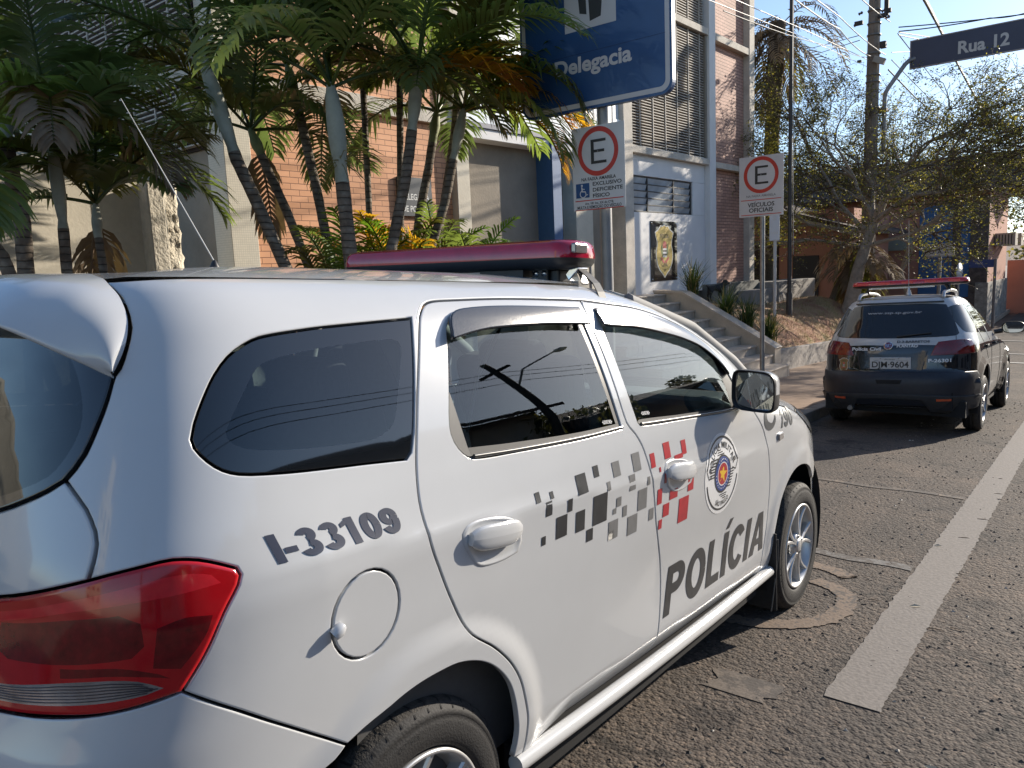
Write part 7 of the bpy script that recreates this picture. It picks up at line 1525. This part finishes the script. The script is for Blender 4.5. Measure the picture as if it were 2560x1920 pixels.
hb('stone_pier', STONE, -1.019, -.781, -.10, .001, -.5, 4.2); hb('stone_pier', STONE, -.499, .03, -.10, .001, .78, 4.2); hb('stone_base', STONE, -6.2, -.02, -.12, .002, -.5, .88); hb('stone_base', mat('pale_rubble', (.33, .30, .26), .95, var=(6, .5), bump=(9, 1.0)), -.3, .07, -.14, 4.25, -.5, 1.38)
for z in (1.6, 1.3): hb('meter_box', IRON, -3.42, -3.24, -.06, 0, z, z+.22)
hb('sign_board', mat('pale_board', (.30, .32, .26), .7), -3.1, -2.2, -.08, 0, 2.55, 3.0)
for y in (1.5, 3.0):
    a = MB(); a.box(.02, .62, y-.32, y+.32, 2.55, 2.98); ac = a.build('air_conditioner', mat('ac_beige', (.42, .36, .29), .6), h1, .01); b = MB()
    for k in range(6): b.box(.05+.09*k, .08+.09*k, y-.325, y-.321, 2.60, 2.93)
    b.build('grille', IRON, ac)
rf = MB(); rf.prism([(-.45, 4.45), (1.95, 5.75), (4.6, 4.45), (4.6, 4.33), (1.95, 5.62), (-.45, 4.33)], (-9.6, 0, 0), (0, 1, 0), (0, 0, 1), (10.5, 0, 0)); rf.build('roof', RTILE, h1)
gb_ = MB(); gb_.prism([(0, 4.6), (4.2, 4.6), (1.95, 5.6)], (-.08, 0, 0), (0, 1, 0), (0, 0, 1), (.08, 0, 0)); gb_.build('gable', SALM, h1)
brg = MB(); brg.prism([(-.48, 4.40), (1.95, 5.72), (4.6, 4.40), (4.6, 4.18), (1.95, 5.50), (-.48, 4.18)], (.90, 0, 0), (0, 1, 0), (0, 0, 1), (.04, 0, 0)); brg.build('barge_board', mat('weathered_board', (.45, .42, .38), .8), h1)
h2 = thing('porch_house', 'dark salmon house with a tiled porch and iron gate beyond the bank', 'house', (-7.6, 23.9, 1.05))
def h2b(name, m_, *a, bevel=.01): return MB().box(*a).build(name, m_, h2, bevel)
h2b('wall', SALM, -4, 3.3, 0, 4, -.5, 3.1); h2b('porch_shade_sheet', mat('painted_porch_shade', (.05, .032, .028), .9), -.6, 1.05, -.02, .001, .0, 2.3); h2b('door', DOORD, 1.5, 2.3, -.05, .001, -.1, 1.75); gt = MB()  # thin dark sheet paints the porch's shade onto the flat wall
for k in range(9): gt.tube([(-.5+.12*k, -.25, -.1), (-.5+.12*k, -.25, .95)], .012, 5)
for z in (.0, .5, .95): gt.tube([(-.5, -.25, z), (.55, -.25, z)], .014, 5)
gt.build('gate', mat('gate_grey', (.12, .12, .13), .6), h2)
q = MB(); q.tube([(1.2, -.1, .75), (1.2, -.16, .75), (1.2, -.16, .55), (1.30, -.16, .62)], .015, 5); q.build('door_handle', CHROME, h2)
rf = MB(); rf.prism([(-4.6, 2.35), (-.9, 3.9), (3.8, 2.45), (3.8, 2.33), (-.9, 3.78), (-4.6, 2.23)], (0, -1.1, 0), (1, 0, 0), (0, 0, 1), (0, 5.5, 0)); rf.build('roof', RTILE, h2)
ev = MB(); ev.prism([(-4.6, 2.23), (-.9, 3.78), (3.8, 2.33), (3.8, 2.21), (-.9, 3.66), (-4.6, 2.11)], (0, -1.14, 0), (1, 0, 0), (0, 0, 1), (0, .06, 0)); ev.build('fascia', mat('porch_fascia', (.40, .36, .32), .8), h2)
gw = thing('yard_wall', 'salmon yard wall with a dark gate gap at the right edge beyond the corner house', 'wall', (-.95, 34.2, .75))
for (x0, x1) in ((-.4, .42), (1.05, 2.2)): MB().box(x0, x1, 0, .25, -.4, 2.1).build('wall', SALM, gw, .01)
MB().box(.42, 1.05, .08, .16, -.4, 1.9).build('gate', DOORD, gw); MB().box(2.2, 9, 0, .25, -.4, 2.0).build('wall', SALM, gw)
ob = thing('street_board', 'white O. A. B. board on a grey post before the blue panel', 'sign', (-2.33, 25.95, .30))
MB().box(-.42, .40, -.02, .02, 2.42, 2.82).build('panel', SIGNW, ob, .004); MB().tube([(0, .05, -.3), (0, .05, 2.6)], .055, 10).build('post', mat('board_post', (.36, .33, .30), .7), ob)
q = MB(); flat_text(q, 'O. A. B.', (0, -.022, 2.52), U, V, .12, .56, 0, .02, center=True); q.build('lettering', SIGNK, ob); q = MB(); flat_text(q, 'ADVOGADOS', (0, -.022, 2.70), U, V, .05, .40, 0, 0, center=True); q.build('lettering', SIGNG, ob); fr = MB()
for a in ((-.40, .38, 2.435, 2.445), (-.40, .38, 2.795, 2.805)): fr.box(a[0], a[1], -.023, -.021, a[2], a[3])
fr.build('frame_line', SIGNK, ob)
ss = thing('street_sign', 'small dark blue street sign on a thin pole at the house corner', 'street sign', (-1.10, 28.2, .50))
MB().tube([(0, 0, -.3), (0, 0, 2.2)], .045, 10).build('post', mat('old_post', (.20, .17, .16), .7), ss); MB().box(-.75, -.02, -.015, .015, 1.93, 2.18).build('panel', mat('street_blue', (.03, .055, .18), .5), ss); q = MB(); flat_text(q, 'Rua 12', (-.55, -.017, 2.05), U, V, .05, .2); q.build('lettering', SIGNW, ss)
rs = thing('traffic_sign', 'round traffic sign seen edge-on from behind near the stone pier', 'road sign', (-1.98, 27.2, .45)); MB().tube([(0, 0, -.3), (0, 0, 2.2)], .035, 10).build('post', STEEL, rs); MB().lathe([(.26, -.008), (.26, .008), (.0005, .009)], (.03, -.02, 1.85), (.97, -.15, 0), 24).build('disc', SIGNW, rs)
# dark trees behind the right-hand houses
for k, (lab, b, h_, r_, sd) in enumerate((('dark leafy tree behind the yard wall at the right edge', (1.5, 37.5, .9), 4.2, 2.2, 91), ('dark tree rising behind the gable of the corner house', (-4.5, 36, .9), 5.0, 2.0, 92))):
    rng = random.Random(sd); t = thing('broad_tree', lab, 'tree', b); MB().tube([(0, 0, -.4), (.1, 0, h_*.5), (0, .1, h_*.8)], [.22, .16, .08], 8).build('trunk', BARK, t); c = MB(); cl = [(Vector((rng.gauss(0, r_*.5), rng.gauss(0, r_*.5), h_*.62+rng.gauss(0, h_*.16))), rng.uniform(.5, 1.0)) for _ in range(26)]
    for i in range(5200):
        o, s_ = cl[rng.randrange(len(cl))]; v = Vector((rng.gauss(0, 1), rng.gauss(0, 1), rng.gauss(0, 1))).normalized()*s_*rng.random()**.4; q = o+v; a = Vector((rng.gauss(0, 1), rng.gauss(0, 1), rng.gauss(0, .6))).normalized(); bb = a.orthogonal(); l_ = .16*(.6+.8*rng.random()); c.add([q, q+a*l_*.5+bb*l_*.3, q+a*l_, q+a*l_*.5-bb*l_*.3], [(0, 1, 2, 3)], rng.randrange(3))
    c.build('crown', [TL, TL2, TL3], t)
# ================================================================== THE OTHER SIDE OF THE STREET (seen in the glass)
OS = [(9.6, -11, 7.5, 3.3, 'cream'), (9.8, -2.4, 6.6, 2.9, 'tan'), (9.7, 5.5, 8.0, 4.4, 'white'), (9.9, 14.6, 9.0, 4.0, 'ochre')]
for k, (x, y, l_, h_, cn) in enumerate(OS):
    t = thing('street_house', f'{cn} one storey house across the street mirrored in the van windows', 'house', (x, y, 0)); m_ = mat('house_'+cn, {'cream': (.5, .45, .35), 'tan': (.38, .28, .2), 'white': (.6, .58, .55), 'ochre': (.45, .3, .15)}[cn], .85, var=(1, .1))
    MB().box(0, 7, 0, l_, -.5, h_).build('wall', m_, t); rf = MB(); rf.prism([(-.7, h_-.05), (3.4, h_+1.35), (7.4, h_-.05), (7.4, h_-.2), (3.4, h_+1.2), (-.7, h_-.2)], (0, -.3, 0), (1, 0, 0), (0, 0, 1), (0, l_+.6, 0)); rf.build('roof', RTILE, t)
    for q in (.22, .62): MB().box(-.03, .05, l_*q, l_*q+1.2, 1.0, 2.2).build('window', DGLASS, t); 
    MB().box(-.03, .05, l_*.45, l_*.45+.9, 0, 2.15).build('door', DOORD, t)
for k, (x, y, h_, r_) in enumerate(((11.5, 2.8, 5.2, 1.5), (10.8, 14.0, 5.2, 2.2), (12.5, 26, 6.0, 3.0))):
    rng = random.Random(200+k); t = thing('broad_tree', ('bushy tree between the tan and white houses across the street', 'round tree by the white house across the street', 'big dark tree past the ochre house across the street')[k], 'tree', (x, y, 0)); MB().tube([(0, 0, -.3), (0, .1, h_*.75)], [.2, .1], 8).build('trunk', BARK, t); c = MB()
    cl = [(Vector((rng.gauss(0, r_*.5), rng.gauss(0, r_*.5), h_*.7+rng.gauss(0, h_*.13))), rng.uniform(.5, .9)) for _ in range(16)]
    for i in range(6000):
        o, s_ = cl[rng.randrange(len(cl))]; v = Vector((rng.gauss(0, 1), rng.gauss(0, 1), rng.gauss(0, 1))).normalized()*s_*rng.random()**.4; q = o+v; a = Vector((rng.gauss(0, 1), rng.gauss(0, 1), rng.gauss(0, .6))).normalized(); bb = a.orthogonal(); l_ = .2*(.6+.8*rng.random()); c.add([q, q+a*l_*.5+bb*l_*.3, q+a*l_, q+a*l_*.5-bb*l_*.3], [(0, 1, 2, 3)], rng.randrange(3))
    c.build('crown', [TL, TL2, TL3], t)
for k, (x, y) in enumerate(((8.6, 12.0), (8.6, -9.5))):
    t = thing('utility_pole', ('slim wooden pole with a lamp arm across the street from the van door', 'slim wooden pole with a lamp arm across the street behind the viewer')[k], 'utility pole', (x, y, 0)); MB().tube([(0, 0, -.3), (-.02, 0, 7.2)], [.13, .09], 10).build('shaft', IRON, t); MB().box(-.5, .5, -.05, .05, 6.6, 6.7).build('crossarm', IRON, t); q = MB(); q.tube([(0, 0, 5.6), (-.5, .2, 6.3), (-1.5, .5, 6.5)], .03, 6); q.lathe([(.001, -.2), (.09, -.1), (.1, .1), (.001, .22)], (-1.65, .53, 6.47), (.9, -.3, 0), 10); q.build('lamp_arm', STEEL, t)
for z in (6.62, 6.3, 5.9): cable('cable hanging along the far side of the street', [(8.6+(6.62-z)*.4, -40, z), (8.6, -9.5, z), (8.6-(6.62-z)*.3, 12.0, z), (8.5, 30, z)], .012, CAB, .35)
g = MB(); g.box(8.2, 9.55, -30, 20, -.02, .13); g.build('pavement', PAVE)['kind'] = 'structure'
tw = thing('tower_block', 'pale tower block behind the viewer mirrored in the rear window', 'building', (4.5, -46, 0)); TWM = mat('tower_cream', (.55, .48, .36), .8, var=(.5, .1)); MB().box(-5, 3, -5, 5, 0, 20).build('wall', TWM, tw); MB().box(-2.5, 1, -4, 4, 20, 25).build('upper_storey', TWM, tw)
wm = MB()
for i in range(6):
    for j in range(3): wm.box(-4.3+2.6*j, -3.2+2.6*j, 5.0, 5.03, 2+3*i, 3.4+3*i)
wm.build('window', DGLASS, tw)
t = thing('street_lamp', 'curved street lamp behind the viewer mirrored in the rear window', 'street lamp', (1.2, -14, 0)); q = MB(); q.tube([(0, 0, 0), (0, 0, 6.2), (-.2, .2, 6.7), (-.9, .6, 7.0)], .05, 8); q.build('post', STEEL, t); q = MB(); q.lathe([(.001, -.25), (.12, -.1), (.12, .15), (.001, .28)], (-1.1, .72, 7.02), (-.8, .5, 0), 10); q.build('lamp_head', STEEL, t)
